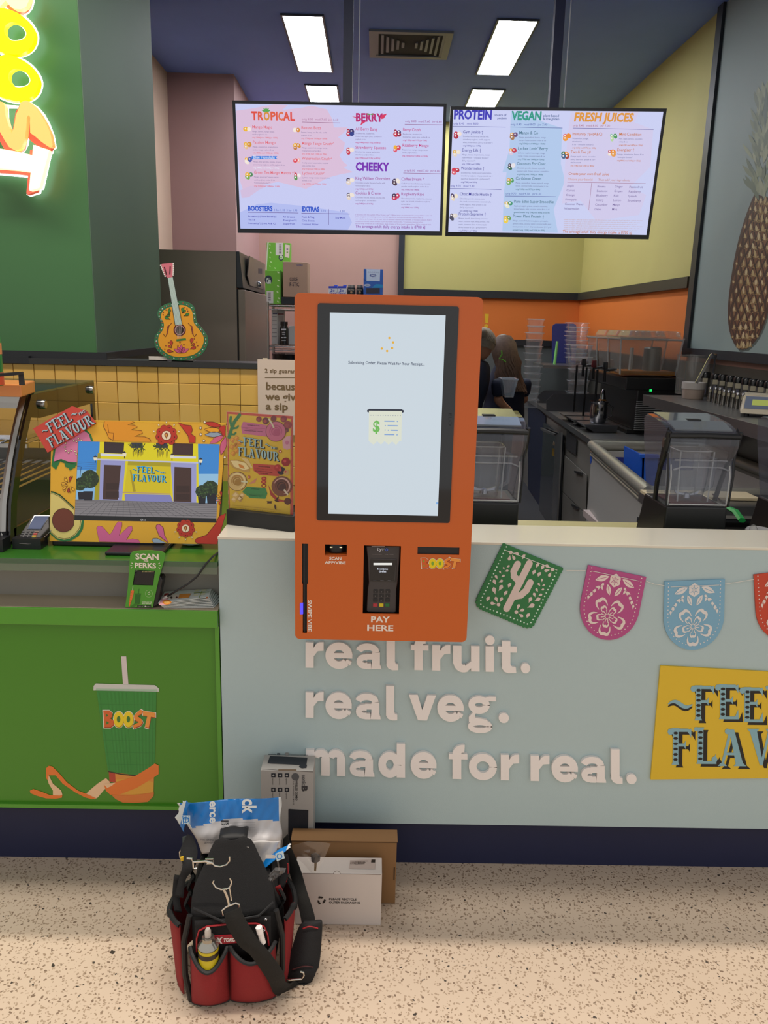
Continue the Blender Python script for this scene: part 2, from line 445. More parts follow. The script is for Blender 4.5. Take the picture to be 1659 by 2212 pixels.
# terrazzo
def terrazzo():
    m = bpy.data.materials.new('terrazzo'); m.use_nodes = True; nt = m.node_tree; N = nt.nodes; Lk = nt.links
    b = N['Principled BSDF']; b.inputs['Roughness'].default_value = .32; b.inputs['Specular IOR Level'].default_value = .35
    tc = N.new('ShaderNodeTexCoord')
    nz = N.new('ShaderNodeTexNoise'); nz.inputs['Scale'].default_value = 3.0; nz.inputs['Detail'].default_value = 5; Lk.new(tc.outputs['Object'], nz.inputs['Vector'])
    base = N.new('ShaderNodeMixRGB'); base.inputs[1].default_value = lin('#cdb9a4'); base.inputs[2].default_value = lin('#c4af9a'); Lk.new(nz.outputs[0], base.inputs[0])
    cur = base.outputs[0]
    wob = N.new('ShaderNodeTexNoise'); wob.inputs['Scale'].default_value = 70; Lk.new(tc.outputs['Object'], wob.inputs['Vector'])
    add = N.new('ShaderNodeMixRGB'); add.blend_type = 'ADD'; add.inputs[0].default_value = .016; Lk.new(tc.outputs['Object'], add.inputs[1]); Lk.new(wob.outputs['Color'], add.inputs[2])
    for sc, thr, keep, c1, c2 in ((120, .36, .30, '#ab9580', '#9c8670'), (88, .30, .66, '#8c7663', '#7b6656'), (74, .24, .92, '#3c342e', '#4e4640'), (22, .13, .95, '#4b4038', '#37322e')):
        v = N.new('ShaderNodeTexVoronoi'); v.inputs['Scale'].default_value = sc; v.voronoi_dimensions = '3D'; Lk.new(add.outputs[0], v.inputs['Vector'])
        lt = N.new('ShaderNodeMath'); lt.operation = 'LESS_THAN'; lt.inputs[1].default_value = thr; Lk.new(v.outputs['Distance'], lt.inputs[0])
        sep = N.new('ShaderNodeSeparateColor'); Lk.new(v.outputs['Color'], sep.inputs[0])
        gt = N.new('ShaderNodeMath'); gt.operation = 'GREATER_THAN'; gt.inputs[1].default_value = keep; Lk.new(sep.outputs[0], gt.inputs[0])
        mu = N.new('ShaderNodeMath'); mu.operation = 'MULTIPLY'; Lk.new(lt.outputs[0], mu.inputs[0]); Lk.new(gt.outputs[0], mu.inputs[1])
        cc = N.new('ShaderNodeMixRGB'); cc.inputs[1].default_value = lin(c1); cc.inputs[2].default_value = lin(c2); Lk.new(sep.outputs[1], cc.inputs[0])
        mx = N.new('ShaderNodeMixRGB'); Lk.new(mu.outputs[0], mx.inputs[0]); Lk.new(cur, mx.inputs[1]); Lk.new(cc.outputs[0], mx.inputs[2]); cur = mx.outputs[0]
    Lk.new(cur, b.inputs['Base Color'])
    return m
fl = struct('floor', MB().box(-7, 7, -4, 2.25, -.05, 0), terrazzo())
fk = struct('floor_inner', MB().box(-3.2, 2.6, 2.25, 9.0, -.05, 0), mat('kitchen_floor_vinyl', '#3a3a3d', .5, noise=.15, nscale=30))
ce = struct('ceiling', MB().box(-3.3, 2.6, 2.0, 9.0, ZC, ZC + .05), mat('ceiling_flare_blue', '#7f9cf0', .75, noise=.06, nscale=3))  # blackish ceiling coloured blue to hold the haze of lens flare
fa = struct('wall_front_unseen_overhang', MB().box(-7, 7, 1.42, 2.0, 2.78, 4.2), mat('unseen_overhang_paint', '#33363d', .6))  # unseen overhang, its depth shaped to cast shade on the floor by the counter
wl = struct('wall_left', MB().box(-3.3, -3.2, 2.3, 9.0, 0, ZC), mat('left_wall_paint', '#cfa592', .7))
PINK = mat('pink_paint', '#b89286', .7, noise=.03, nscale=5)
wb = struct('wall_back', MB().box(-1.4, 2.3, YB, YB + .1, 0, ZC), PINK)
# colour fields of the back wall, each a fixed sheet
YEL = mat('yellow_paint', '#bdb46e', .65, noise=.03, nscale=4)
ORG = mat('orange_paint', '#d8742c', .65, noise=.03, nscale=4)
GRS = mat('grey_splashback', '#5c6160', .45, noise=.08, nscale=8)
BLK = mat('black_trim', '#1e2024', .45, noise=.06)
NAV = mat('dark_metal_trim', '#262a33', .4)
xt = aty(865, 632, YB).x; zt = aty(1100, 636, YB).z; zo = aty(1150, 741, YB).z
bx('yellow_panel', YEL, wb, xt, XR, YB - .012, YB, zt, ZC)
bx('orange_panel', ORG, wb, xt, XR, YB - .012, YB, zo, zt)
bx('grey_panel', GRS, wb, xt - .6, XR, YB - .012, YB, 0, zo)
t1 = bx('trim_1', NAV, None, xt - .03, xt + .03, YB - .045, YB - .012, 0, ZC); t1['kind'] = 'structure'
t2 = bx('trim_2', BLK, None, xt + .03, XR - .03, YB - .045, YB - .012, zt - .045, zt + .03); t2['kind'] = 'structure'
t3 = bx('trim_3', BLK, None, xt + .03, XR - .03, YB - .04, YB - .012, zo - .03, zo + .03); t3['kind'] = 'structure'
# the yellow exclamation mark painted on the orange field
A = Art(yplane(1050, 700, YB - .0125))
A.poly([(1047, 678), (1056, 678.5), (1054, 698), (1048.5, 698)], '#e2b82c'); A.disc(1050.3, 704.5, 4.3, '#e2b82c')
A.build('painted_mark', wb, INK)
# right wall
wr = struct('wall_right', MB().box(XR, XR + .1, 2.26, YB, 0, ZC), PINK)
ym = atx(1478, 770, XR - .03).y
zr = atx(1480, 603, XR).z
bx('yellow_panel', YEL, wr, XR - .012, XR, ym, YB - .012, zt, ZC)
bx('orange_panel', ORG, wr, XR - .012, XR, ym, YB - .012, zo - .2, zt)
bx('grey_panel', mat('steel_splash', '#6f6c64', .35, metal=.7, noise=.12, nscale=5), wr, XR - .012, XR, 2.3, YB - .012, .1, 1.40)
t4 = bx('trim_4', mat('olive_black_trim', '#34322a', .5), None, XR - .045, XR - .012, ym + .05, YB - .045, zt - .045, zt + .03); t4['kind'] = 'structure'
# pink pier and wall at the rear left
pr = struct('wall_rear_left', MB().box(-2.0, -1.225, 7.42, YB, 0, ZC), mat('dusky_pink_paint', '#b08c8a', .7, noise=.03, nscale=5))
pr2 = struct('wall_side_left', MB().box(-2.0, -1.78, 6.0, 7.42, 0, ZC), mat('cream_pink_paint', '#d6b8a2', .7, noise=.03, nscale=5))
# green wall over the tiles
GRN = mat('green_wall_paint', '#3c6a3c', .35, noise=.05, nscale=3, spec=.5)
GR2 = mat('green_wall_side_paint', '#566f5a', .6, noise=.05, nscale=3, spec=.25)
XG = -1.075
wg = struct('wall_green', MB().box(-3.2, XG - .04, YT + .02, 4.2, 1.462, ZC), GRN)
fx = XG - .037
struct('side_panel', MB().hexa([(XG - .0395, YT + .02, 1.462), (fx, YT + .02, 1.462), (XG, 4.2, 1.462), (XG - .0395, 4.2, 1.462)], [(XG - .0395, YT + .02, ZC), (fx, YT + .02, ZC), (XG, 4.2, ZC), (XG - .0395, 4.2, ZC)]), GR2, wg)
t5 = struct('trim_5', MB().box(-3.2, XG + .002, YT + .012, 4.21, 1.435, 1.462), BLK)
# tiled half wall: every tile a piece
GROUT = mat('dark_grout', '#6b5a3c', .9)
XE = -.24
zcap = 1.413
tw = struct('wall_tiled', MB().box(-3.2, XE, YT + .006, YT + .13, 0, zcap), GROUT)
pitch = (aty(208.3, 823, YT).x - aty(74.7, 820, YT).x) / 3
x0 = aty(74.7, 820, YT).x; z1 = aty(60, 820.5, YT).z
TILE = mat('glazed_yellow_tile', '#deae54', .28, spec=.5, noise=.05, nscale=6, coat=.2)
TILEB = mat('glazed_yellow_tile_paler', '#e2b55e', .28, spec=.5, noise=.05, nscale=6, coat=.2)
rng = random.Random(4)
g = .0022
def tile(w, h, m):
    mb = MB(); e = .0015
    mb.hexa([(-w / 2, -.0, -h / 2), (w / 2, 0, -h / 2), (w / 2, .0075, -h / 2), (-w / 2, .0075, -h / 2)], [(-w / 2, 0, h / 2), (w / 2, 0, h / 2), (w / 2, .0075, h / 2), (-w / 2, .0075, h / 2)])
    mb = MB(); f = [(-w / 2 + e, 0, -h / 2 + e), (w / 2 - e, 0, -h / 2 + e), (w / 2 - e, 0, h / 2 - e), (-w / 2 + e, 0, h / 2 - e)]
    b = [(-w / 2, e, -h / 2), (w / 2, e, -h / 2), (w / 2, e, h / 2), (-w / 2, e, h / 2)]; c = [(p[0], .0075, p[2]) for p in b]
    mb.add(f + b + c, [(0, 1, 2, 3)] + [(i, i + 4, (i + 1) % 4 + 4, (i + 1) % 4) for i in range(4)] + [(i + 4, i + 8, (i + 1) % 4 + 8, (i + 1) % 4 + 4) for i in range(4)])
    return mb.build('tile', m, tw, local=True)
protos = [tile(pitch - g, pitch - g, TILE), tile(pitch - g, pitch - g, TILEB)]
top0 = tile(pitch - g, zcap - z1 - g, TILE)
used = set()
for c in range(-9, 13):
    xx = x0 + (c + .5) * pitch
    if xx < -2.2 or xx + pitch / 2 > XE: continue
    for r in range(-1, 6):
        if r == -1: src, zz = top0, (zcap + z1) / 2
        else: src, zz = protos[rng.random() < .4], z1 - (r + .5) * pitch
        if src.name in used: t = src.copy(); COL.objects.link(t)
        else: t = src; used.add(src.name)
        t.location = (xx, YT - .0015 + rng.uniform(0, .0008), zz)
        t.rotation_euler = (rng.uniform(-.002, .002), 0, rng.uniform(-.002, .002))
t6 = struct('trim_6', MB().box(XG - .3, XE + .004, YT - .012, YT + .16, zcap, zcap + .022), mat('black_cap', '#2b2b2b', .4))
t7 = struct('trim_7', MB().box(-3.2, XG - .3, YT - .012, YT + .02, zcap, zcap + .03), BLK)

# ------------------------------------------------------------------ ceiling panels, vent, hanging poles
LED = mat('lit_diffuser', '#ffffff', emit='#f4f8ff', es=27.0)
FRM = mat('fitting_frame', '#4a4f5c', .5)
def ceiling_light(x0, x1, y0, y1, lab):
    t = thing('ceiling_light', lab, 'light', ((x0 + x1) / 2, (y0 + y1) / 2, ZC), group='ceiling light panels')
    w = .014; mb = MB()
    mb.box(x0 - w, x1 + w, y0 - w, y0, ZC - .012, ZC); mb.box(x0 - w, x1 + w, y1, y1 + w, ZC - .012, ZC)
    mb.box(x0 - w, x0, y0, y1, ZC - .012, ZC); mb.box(x1, x1 + w, y0, y1, ZC - .012, ZC)
    mb.build('frame', FRM, t)
    bx('diffuser', LED, t, x0, x1, y0, y1, ZC - .008, ZC - .002)
def zz(px, py): return atz(px, py, ZC)
a, b, c = zz(607, 30), zz(692, 32), zz(652, 151)
ceiling_light(a.x + .01, b.x + .01, a.y, c.y, 'long bright white ceiling panel nearer the front, on the green wall side')
ceiling_light(a.x + .03, b.x + .03, zz(662, 182).y, zz(662, 182).y + 1.1, 'bright white ceiling panel half hidden by the tropical and berry menu screen')
a, b, c = zz(1072, 40), zz(1156, 40), zz(1038, 158)
ceiling_light(a.x + .02, b.x + .02, a.y, c.y, 'long bright white ceiling panel nearer the front, on the pineapple mural side')
ceiling_light(a.x + .04, b.x + .05, zz(1025, 191).y, zz(1025, 191).y + 1.1, 'bright white ceiling panel half hidden by the protein and vegan menu screen')
# vent
v0, v1 = zz(797, 62), zz(965, 125)
t = thing('ceiling_vent', 'square louvred air vent in the dark ceiling between the light panels', 'vent', ((v0.x + v1.x) / 2, (v0.y + v1.y) / 2, ZC))
VG = mat('vent_grey', '#8a8d96', .5)
x0_, x1_, y0_, y1_ = v0.x, v1.x, v0.y, v1.y
mb = MB(); w = .05
mb.box(x0_, x1_, y0_, y0_ + w, ZC - .015, ZC); mb.box(x0_, x1_, y1_ - w, y1_, ZC - .015, ZC); mb.box(x0_, x0_ + w, y0_ + w, y1_ - w, ZC - .015, ZC); mb.box(x1_ - w, x1_, y0_ + w, y1_ - w, ZC - .015, ZC)
mb.build('frame', VG, t)
bx('duct', mat('duct_dark', '#15171d', .8), t, x0_ + w, x1_ - w, y0_ + w, y1_ - w, ZC - .004, ZC)
cx_, cy_ = (x0_ + x1_) / 2, (y0_ + y1_) / 2; hw = (x1_ - x0_) / 2 - w; hy = (y1_ - y0_) / 2 - w
for i in range(6):
    f = 1 - i / 6.5
    for sx in (-1, 1):
        X = cx_ + sx * hw * f; yy = hy * f
        mb = MB().hexa([(X, cy_ - yy, ZC - .012), (X - sx * .018, cy_ - yy, ZC - .012), (X - sx * .018, cy_ + yy, ZC - .012), (X, cy_ + yy, ZC - .012)] if sx < 0 else [(X - .018, cy_ - yy, ZC - .012), (X, cy_ - yy, ZC - .012), (X, cy_ + yy, ZC - .012), (X - .018, cy_ + yy, ZC - .012)],
                       [(X - .003, cy_ - yy, ZC - .002), (X + .003, cy_ - yy, ZC - .002), (X + .003, cy_ + yy, ZC - .002), (X - .003, cy_ + yy, ZC - .002)])
        mb.build('louvre', VG, t)

# ------------------------------------------------------------------ menu screens
def menu_screen(name, lab, tl, tr, br, bl):
    tl, tr, br, bl = map(Vector, (tl, tr, br, bl))
    P = Plane(bl, br - bl, tl - bl)
    w = (br - bl).length; h = (tl - bl).dot(P.V)
    t = thing(name, lab, 'screen', (bl + br) / 2, group='menu screens over the servery')
    MB().slab(P, [(0, 0), (w, 0), (w, h), (0, h)], .055, -.004).build('housing', mat('screen_housing', '#15171c', .4), t, bev=.003)
    b = .014; mb = MB()
    for q in ([(0, 0), (w, 0), (w, b * 1.5), (0, b * 1.5)], [(0, h - b), (w, h - b), (w, h), (0, h)], [(0, b * 1.5), (b, b * 1.5), (b, h - b), (0, h - b)], [(w - b, b * 1.5), (w, b * 1.5), (w, h - b), (w - b, h - b)]):
        mb.slab(P, q, .006, .003)
    mb.build('bezel', mat('screen_bezel', '#10141f', .3), t)
    return t, P, w, h, b
def posts(P, w, h, lab_, px):
    c = P.O + P.U * (w * px) + P.V * (h * .8) - P.N * .155
    t = thing('ceiling_post', lab_, 'post', (c.x, c.y, c.z), group='posts that carry the menu screens')
    bx('pole', mat('post_paint', '#1a2040', .5), t, c.x - .024, c.x + .024, c.y - .024, c.y + .024, c.z - .2, ZC - .01)
    bx('ceiling_plate', mat('post_paint', '#1a2040', .5), t, c.x - .07, c.x + .07, c.y - .07, c.y + .07, ZC - .012, ZC)
    bx('bracket', mat('post_paint', '#1a2040', .5), t, c.x - .15, c.x + .15, c.y - .045, c.y - .024, c.z - .2, c.z + .03)
    MB().tube([(c.x + .055, c.y, c.z), (c.x + .055, c.y, ZC)], .003, 6).build('cable', mat('white_cable', '#b9bccb', .5), t)
Y1 = 4.3
A0 = aty(500, 217, Y1); A1 = aty(963, 229, Y1); A2 = aty(955, 509, 4.36); A3 = aty(514, 503, 4.36)
t, P, w, h, b = menu_screen('menu_screen', 'wide menu screen headed TROPICAL and BERRY hung from the ceiling', A0, A1, A2, A3)
posts(P, w, h, 'dark square post from the ceiling to the tropical and berry menu screen', .53)
SCR = print_mat('lit_screen_ink', emit=.95, rough=.3)
Art.D = .0003
T2 = lambda x, y: (480 + x / 3.318, 200 + y / 3.318)
A = Art(P, T2)
A.uvpoly([(b, b * 1.5), (w - b, b * 1.5), (w - b, h - b), (b, h - b)], '#c9cdf5', 0)
wash = [(100, 130), (210, 115), (370, 85), (470, 90), (430, 125), (560, 110), (640, 95), (750, 120), (790, 190), (800, 250), (900, 250), (870, 290), (830, 320), (880, 360), (870, 410), (840, 450), (870, 500), (900, 520), (870, 540), (940, 570), (850, 585), (760, 610), (700, 640), (600, 690), (480, 660), (400, 640), (300, 660), (150, 700), (130, 640), (110, 400)]
A.poly(wash, '#dcc0dc', 1)
A.poly([(130, 700), (200, 670), (330, 665), (260, 700), (190, 750), (140, 755)], '#d4bfe0', 1)
A.poly([(125, 860), (250, 800), (350, 790), (600, 815), (900, 860), (930, 930), (900, 985), (130, 980)], '#b4bef2', 1)
def price(A, x, y, x1, col, s='orig 8.00  med 7.60  jnr 6.60'):
    A.text(s, x, y, 13, col, 2, x1=x1, bold=.004); 
def item(A, x, y, name, lines, kj, col, c2='#7d6c9a', nx=None, lh=21, cap=19, dim=10):
    A.text(name, x, y, cap, col, 3, x1=nx, bold=.004)
    yy = y + lh + 6
    for l in lines: A.text(l, x, yy, dim, c2, 2); yy += lh
    if kj: A.text(kj, x, yy + 2, dim, col, 2, bold=.012)
def fruit(A, x, y, cols, r=22):
    rg = random.Random(int(x * 7 + y)); 
    for i, c in enumerate(cols):
        dx = (i % 2) * r * .9 - r * .3; dy = (i // 2) * r * .7 - r * .3
        A.disc(x + dx, y + dy, r * rg.uniform(.55, .8), c, 3 + i * .3, ry=r * rg.uniform(.45, .7), n=10, rot=rg.uniform(0, 90))
        A.disc(x + dx - r * .12, y + dy - r * .12, r * .22, '#f2ecf0', 3.2 + i * .3, n=7)
for i, (ch, c) in enumerate(zip('TROPICAL', ['#e0483a', '#e0583a', '#d9902e', '#e0583a', '#e04f3a', '#e0704a', '#e0503a', '#e0453a'])):
    xs = [212, 254, 298, 345, 384, 402, 440, 486][i]; xe = [250, 294, 340, 382, 396, 438, 484, 520][i]
    A.text(ch, xs, 195 + i * .6, 52, c, 3, x1=xe, bold=.012, dil=.03)
for a_ in (200, 235, 270, 305, 340): A.poly(petal(315, 138, 34, 12, a_), '#57a850', 4)
price(A, 570, 198, 832, '#b07aa0'); A.line([(572, 212), (845, 218)], 3, '#8a4a78', 2)
OC, PC, MC, BC = '#e06470', '#a0308c', '#c4307c', '#2050c8'
L8 = [(215, 256, 'Mango Magic', ['Mango, banana, mango nectar,', 'vanilla yoghurt & ice'], 'orig 1760kJ med 1380kJ jnr 1070kJ', 358, ['#f0b62c', '#f4e6d8']),
      (218, 366, 'Passion Mango', ['Mango, passionfruit, tropical juice,', 'sorbet, mango yoghurt & ice'], 'orig 1820kJ med 1350kJ jnr 1070kJ', 382, ['#f0b62c', '#d4922c', '#e8c090']),
      (222, 473, 'Blue Honolulu', ['Mango, blue spirulina, banana, tropical', 'juice, mango yoghurt, vanilla yoghurt & ice'], 'orig 1980kJ med 1510kJ jnr 1090kJ', 375, ['#f0b62c', '#4a5ab0', '#f4e6d8']),
      (228, 582, 'Green Tea Mango Mantra \u2020*', ['Mango, green tea*, mango nectar,', 'vanilla yoghurt, sorbet & ice', '+ immunity booster*\u2021'], 'orig 1820kJ med 1440kJ jnr 1160kJ', 522, ['#f0b62c', '#4a8a5a', '#7ab04a']),
      (567, 262, 'Banana Buzz', ['Banana, honey, low fat milk, vanilla', 'yoghurt & ice'], 'orig 1790kJ med 1410kJ jnr 1050kJ', 708, ['#f4e6d8', '#d9903c']),
      (570, 373, 'Mango Tango Crush', ['Mango, passionfruit, mango nectar,', 'tropical juice, sorbet & ice'], 'orig 1370kJ med 1100kJ jnr 782kJ', 785, ['#f0b62c', '#d8902c', '#c47a30']),
      (571, 481, 'Watermelon Crush', ['Freshly juiced watermelon, tropical', 'juice, sorbet & ice'], 'orig 915kJ med 730kJ jnr 580kJ', 772, ['#e04a58', '#f0b8b8']),
      (573, 587, 'Lychee Crush', ['Lychees, mango nectar, tropical juice,', 'sorbet & ice'], 'orig 1290kJ med 990kJ jnr 730kJ', 718, ['#c8384c', '#f2e4e8', '#5a9a50'])]
A.poly([(212, 455), (395, 456), (385, 468), (398, 476), (210, 478)], '#2f7fe0', 2)
for x, y, n_, ls, kj, nx, fr in L8:
    item(A, x, y, n_, ls, kj, OC if n_ != 'Blue Honolulu' else '#e8f0ff', nx=nx, dim=9); fruit(A, x - 38, y + 14, fr, 26)
for x, y in ((785, 367), (775, 475), (718, 582)): A.line([(x, y - 6), (x + 6, y), (x + 14, y - 12)], 3, OC, 3)
A.poly([(930, 170), (965, 176), (975, 192), (960, 184)], '#d8305c', 2); A.poly([(1130, 165), (1182, 150), (1158, 186), (1140, 190)], '#d8305c', 2); A.poly([(1000, 205), (1035, 205), (990, 236)], '#d8305c', 2)
A.text('BERRY', 956, 205, 50, '#b81f70', 3, x1=1150, bold=.012, dil=.03); A.poly(petal(1060, 158, 26, 10, 190), '#57a850', 4); A.poly(petal(1060, 158, 26, 10, 350), '#57a850', 4)
price(A, 1310, 212, 1574, '#a05a9a'); A.line([(1308, 227), (1586, 232)], 3, '#8a3a78', 2)
for x, y, n_, ls, kj, nx, fr in [(955, 270, 'All Berry Bang', ['Strawberries, raspberries,', 'blueberries, apple juice, strawberry', 'yoghurt & ice'], 'orig 1440kJ med 1110kJ jnr 881kJ', 1110, ['#b02040', '#3a2a6a', '#c03050', '#2a3a8a']),
      (954, 402, 'Strawberry Squeeze', ['Strawberries, banana, apple juice,', 'strawberry yoghurt & ice'], 'orig 1590kJ med 1210kJ jnr 891kJ', 1174, ['#c83048', '#f0e0d8', '#c83048']),
      (1294, 275, 'Berry Crush', ['Raspberries, strawberries,', 'blueberries, apple juice, sorbet & ice'], 'orig 1180kJ med 917kJ jnr 730kJ', 1420, ['#a02048', '#3a2a6a', '#c83048', '#902040']),
      (1290, 387, 'Razzberry Mango', ['Raspberries, mango, mango nectar,', 'vanilla yoghurt & ice'], 'orig 1660kJ med 1280kJ jnr 1020kJ', 1480, ['#f0b62c', '#d84060', '#e05068'])]:
    item(A, x, y, n_, ls, kj, MC, nx=nx, dim=9); fruit(A, x - 42, y + 16, fr, 26)
A.text('CHEEKY', 956, 558, 52, '#7420b0', 3, x1=1194, bold=.012, dil=.03)
price(A, 1302, 565, 1560, '#a05a9a'); A.line([(1298, 577), (1570, 582)], 3, '#8a3a78', 2)
for x, y, n_, ls, kj, nx, fr in [(954, 624, 'King William Chocolate', ['Chocolate powder, banana, low fat milk,', 'vanilla yoghurt & ice'], 'orig 1630kJ med 1290kJ', 1202, ['#3c2450', '#efe4da', '#e4d4c8']),
      (1284, 629, 'Coffee Dream ^', ['Coffee^ low fat milk, banana, chocolate', 'powder, vanilla yoghurt, sorbet & ice'], 'orig 1930kJ med 1460kJ', 1447, ['#3c2450', '#efe4da', '#4a3040']),
      (954, 729, 'Cookies & Creme', ['Chocolate biscuits, banana, low fat milk,', 'vanilla yoghurt, sorbet & ice'], 'orig 2140kJ med 1610kJ', 1135, ['#2a2458', '#efe4da', '#e4d4c8']),
      (1282, 736, 'Raspberry Ripe', ['Chocolate powder, raspberries, coconut', 'mylk, low fat milk, strawberry yoghurt,', 'sorbet & ice'], 'orig 2090kJ med 1570kJ', 1446, ['#3c2450', '#d03860', '#c83058'])]:
    item(A, x, y, n_, ls, kj, PC, nx=nx, dim=9); fruit(A, x - 40, y + 12, fr, 26)
A.text('BOOSTERS', 184, 845, 30, BC, 3, x1=360, bold=.012, dil=.03); A.text('1 for 1.10  3 for 1.90', 372, 849, 14, '#3a5ab8', 3, x1=538)
A.text('EXTRAS', 570, 850, 30, BC, 3, x1=695, bold=.012, dil=.03); A.text('1.10', 708, 853, 14, '#3a5ab8', 3, x1=742); A.text('1.30', 842, 857, 14, '#3a5ab8', 3, x1=878)
A.line([(184, 858), (546, 863)], 3, '#5a3a88', 3); A.line([(568, 864), (914, 870)], 3, '#5a3a88', 3); A.line([(763, 835), (763, 948)], 3, '#5a3a88', 3)
for s, x, y, x1 in [('Protein \u2020 (Plant Based \u2020)', 186, 892, 388), ('Vita \u2020 #', 188, 916, 236), ('Immunity*\u2021\u2020 (vit A & C)', 188, 942, 384), ('All Greens', 436, 897, 520), ('Energiser*\u2020', 437, 921, 535), ('Superfruit', 438, 945, 522), ('Fruit & Veg', 570, 898, 660), ('Chia Seeds', 570, 923, 662), ('Coconut Water', 570, 948, 690), ('Soy Mylk', 810, 903, 885)]:
    A.text(s, x, y, 11, '#4a4ab0', 3, x1=x1, bold=.012)
for i, s in enumerate(['\u2020 Boosters with this symbol, Whey Protein and * Caffeine is not recommended for young children under 15', 'years, pregnant or lactating women. For full ingredients and nutritional information refer to', 'our website. # At least 10% of your RDI of essential vitamins and minerals. \u2021 Contains vitamin A & C', 'necessary for normal immune function as part of a healthy nutritious diet. ^ Counts as a maximum of one', 'serve only towards an individuals daily intake of fruits and vegetables. ^ For original size.']):
    A.text(s, 954, 878 + i * 16, 7, '#9a5aa0', 2, x1=1500 - (i % 2) * 60)
A.text('The average adult daily energy intake is 8700 kJ', 954, 968, 19, '#8a2aa0', 3, x1=1454, bold=.008)
A.build('display', t, SCR)
# second screen
B0 = aty(975, 230, Y1); B1 = aty(1443, 234, 4.22); B2 = aty(1401, 517, 4.36); B3 = aty(962, 510, 4.42)
B0.z = B1.z = (B0.z + B1.z) / 2
t, P, w, h, b = menu_screen('menu_screen', 'wide menu screen headed PROTEIN, VEGAN and FRESH JUICES hung from the ceiling', B0, B1, B2, B3)
posts(P, w, h, 'dark square post from the ceiling to the protein and vegan menu screen', .5)
A = Art(P, lambda x, y: (950 + x / 3.253, 200 + y / 3.253))
A.uvpoly([(b, b * 1.5), (w - b, b * 1.5), (w - b, h - b), (b, h - b)], '#cdd2f6', 0)
A.poly([(500, 130), (860, 250), (850, 500), (880, 620), (800, 820), (830, 985), (440, 975), (450, 700), (470, 560), (440, 560), (490, 400)], '#b3cbee', 1)
A.poly([(920, 140), (1400, 130), (1370, 210), (1500, 260), (1480, 520), (1340, 660), (1450, 720), (1400, 860), (1100, 900), (990, 760), (860, 780), (880, 500), (900, 300)], '#d3cdee', 1)
A.text('PROTEIN', 97, 184, 54, '#3a36b8', 3, x1=362, bold=.012, dil=.03); A.text('source of', 384, 165, 15, '#3a4a90', 3, x1=468, bold=.01); A.text('protein', 404, 186, 15, '#3a4a90', 3, x1=470, bold=.01)
A.text('VEGAN', 505, 190, 52, '#2f9a86', 3, x1=710, bold=.012, dil=.03); A.text('plant based', 726, 170, 15, '#3a5a90', 3, x1=836, bold=.01); A.text('& low gluten', 724, 192, 15, '#3a5a90', 3, x1=838, bold=.01)
A.text('FRESH JUICES', 940, 200, 52, '#e0983c', 3, x1=1356, bold=.012, dil=.03, shear=.1)
price(A, 95, 224, 270, '#5a5ab0', 'orig 8.40   med 8.00'); price(A, 497, 230, 755, '#5a6ab0', 'orig 8.40   med 8.00   jnr 7.00'); price(A, 935, 238, 1195, '#b07890', 'orig 8.40   med 8.00   jnr 7.00')
price(A, 74, 662, 242, '#5a5ab0', 'orig 9.70   med 9.30'); price(A, 462, 716, 712, '#5a6ab0', 'orig 9.70   med 9.30   jnr 8.30')
for l in ([(93, 237), (463, 243)], [(494, 242), (862, 249)], [(935, 250), (1502, 259)], [(72, 674), (432, 681)], [(459, 726), (816, 732)]): A.line(l, 3, '#3a3a90', 2)
V1, V2, V3 = '#3c3a98', '#3a6a80', '#c8743c'
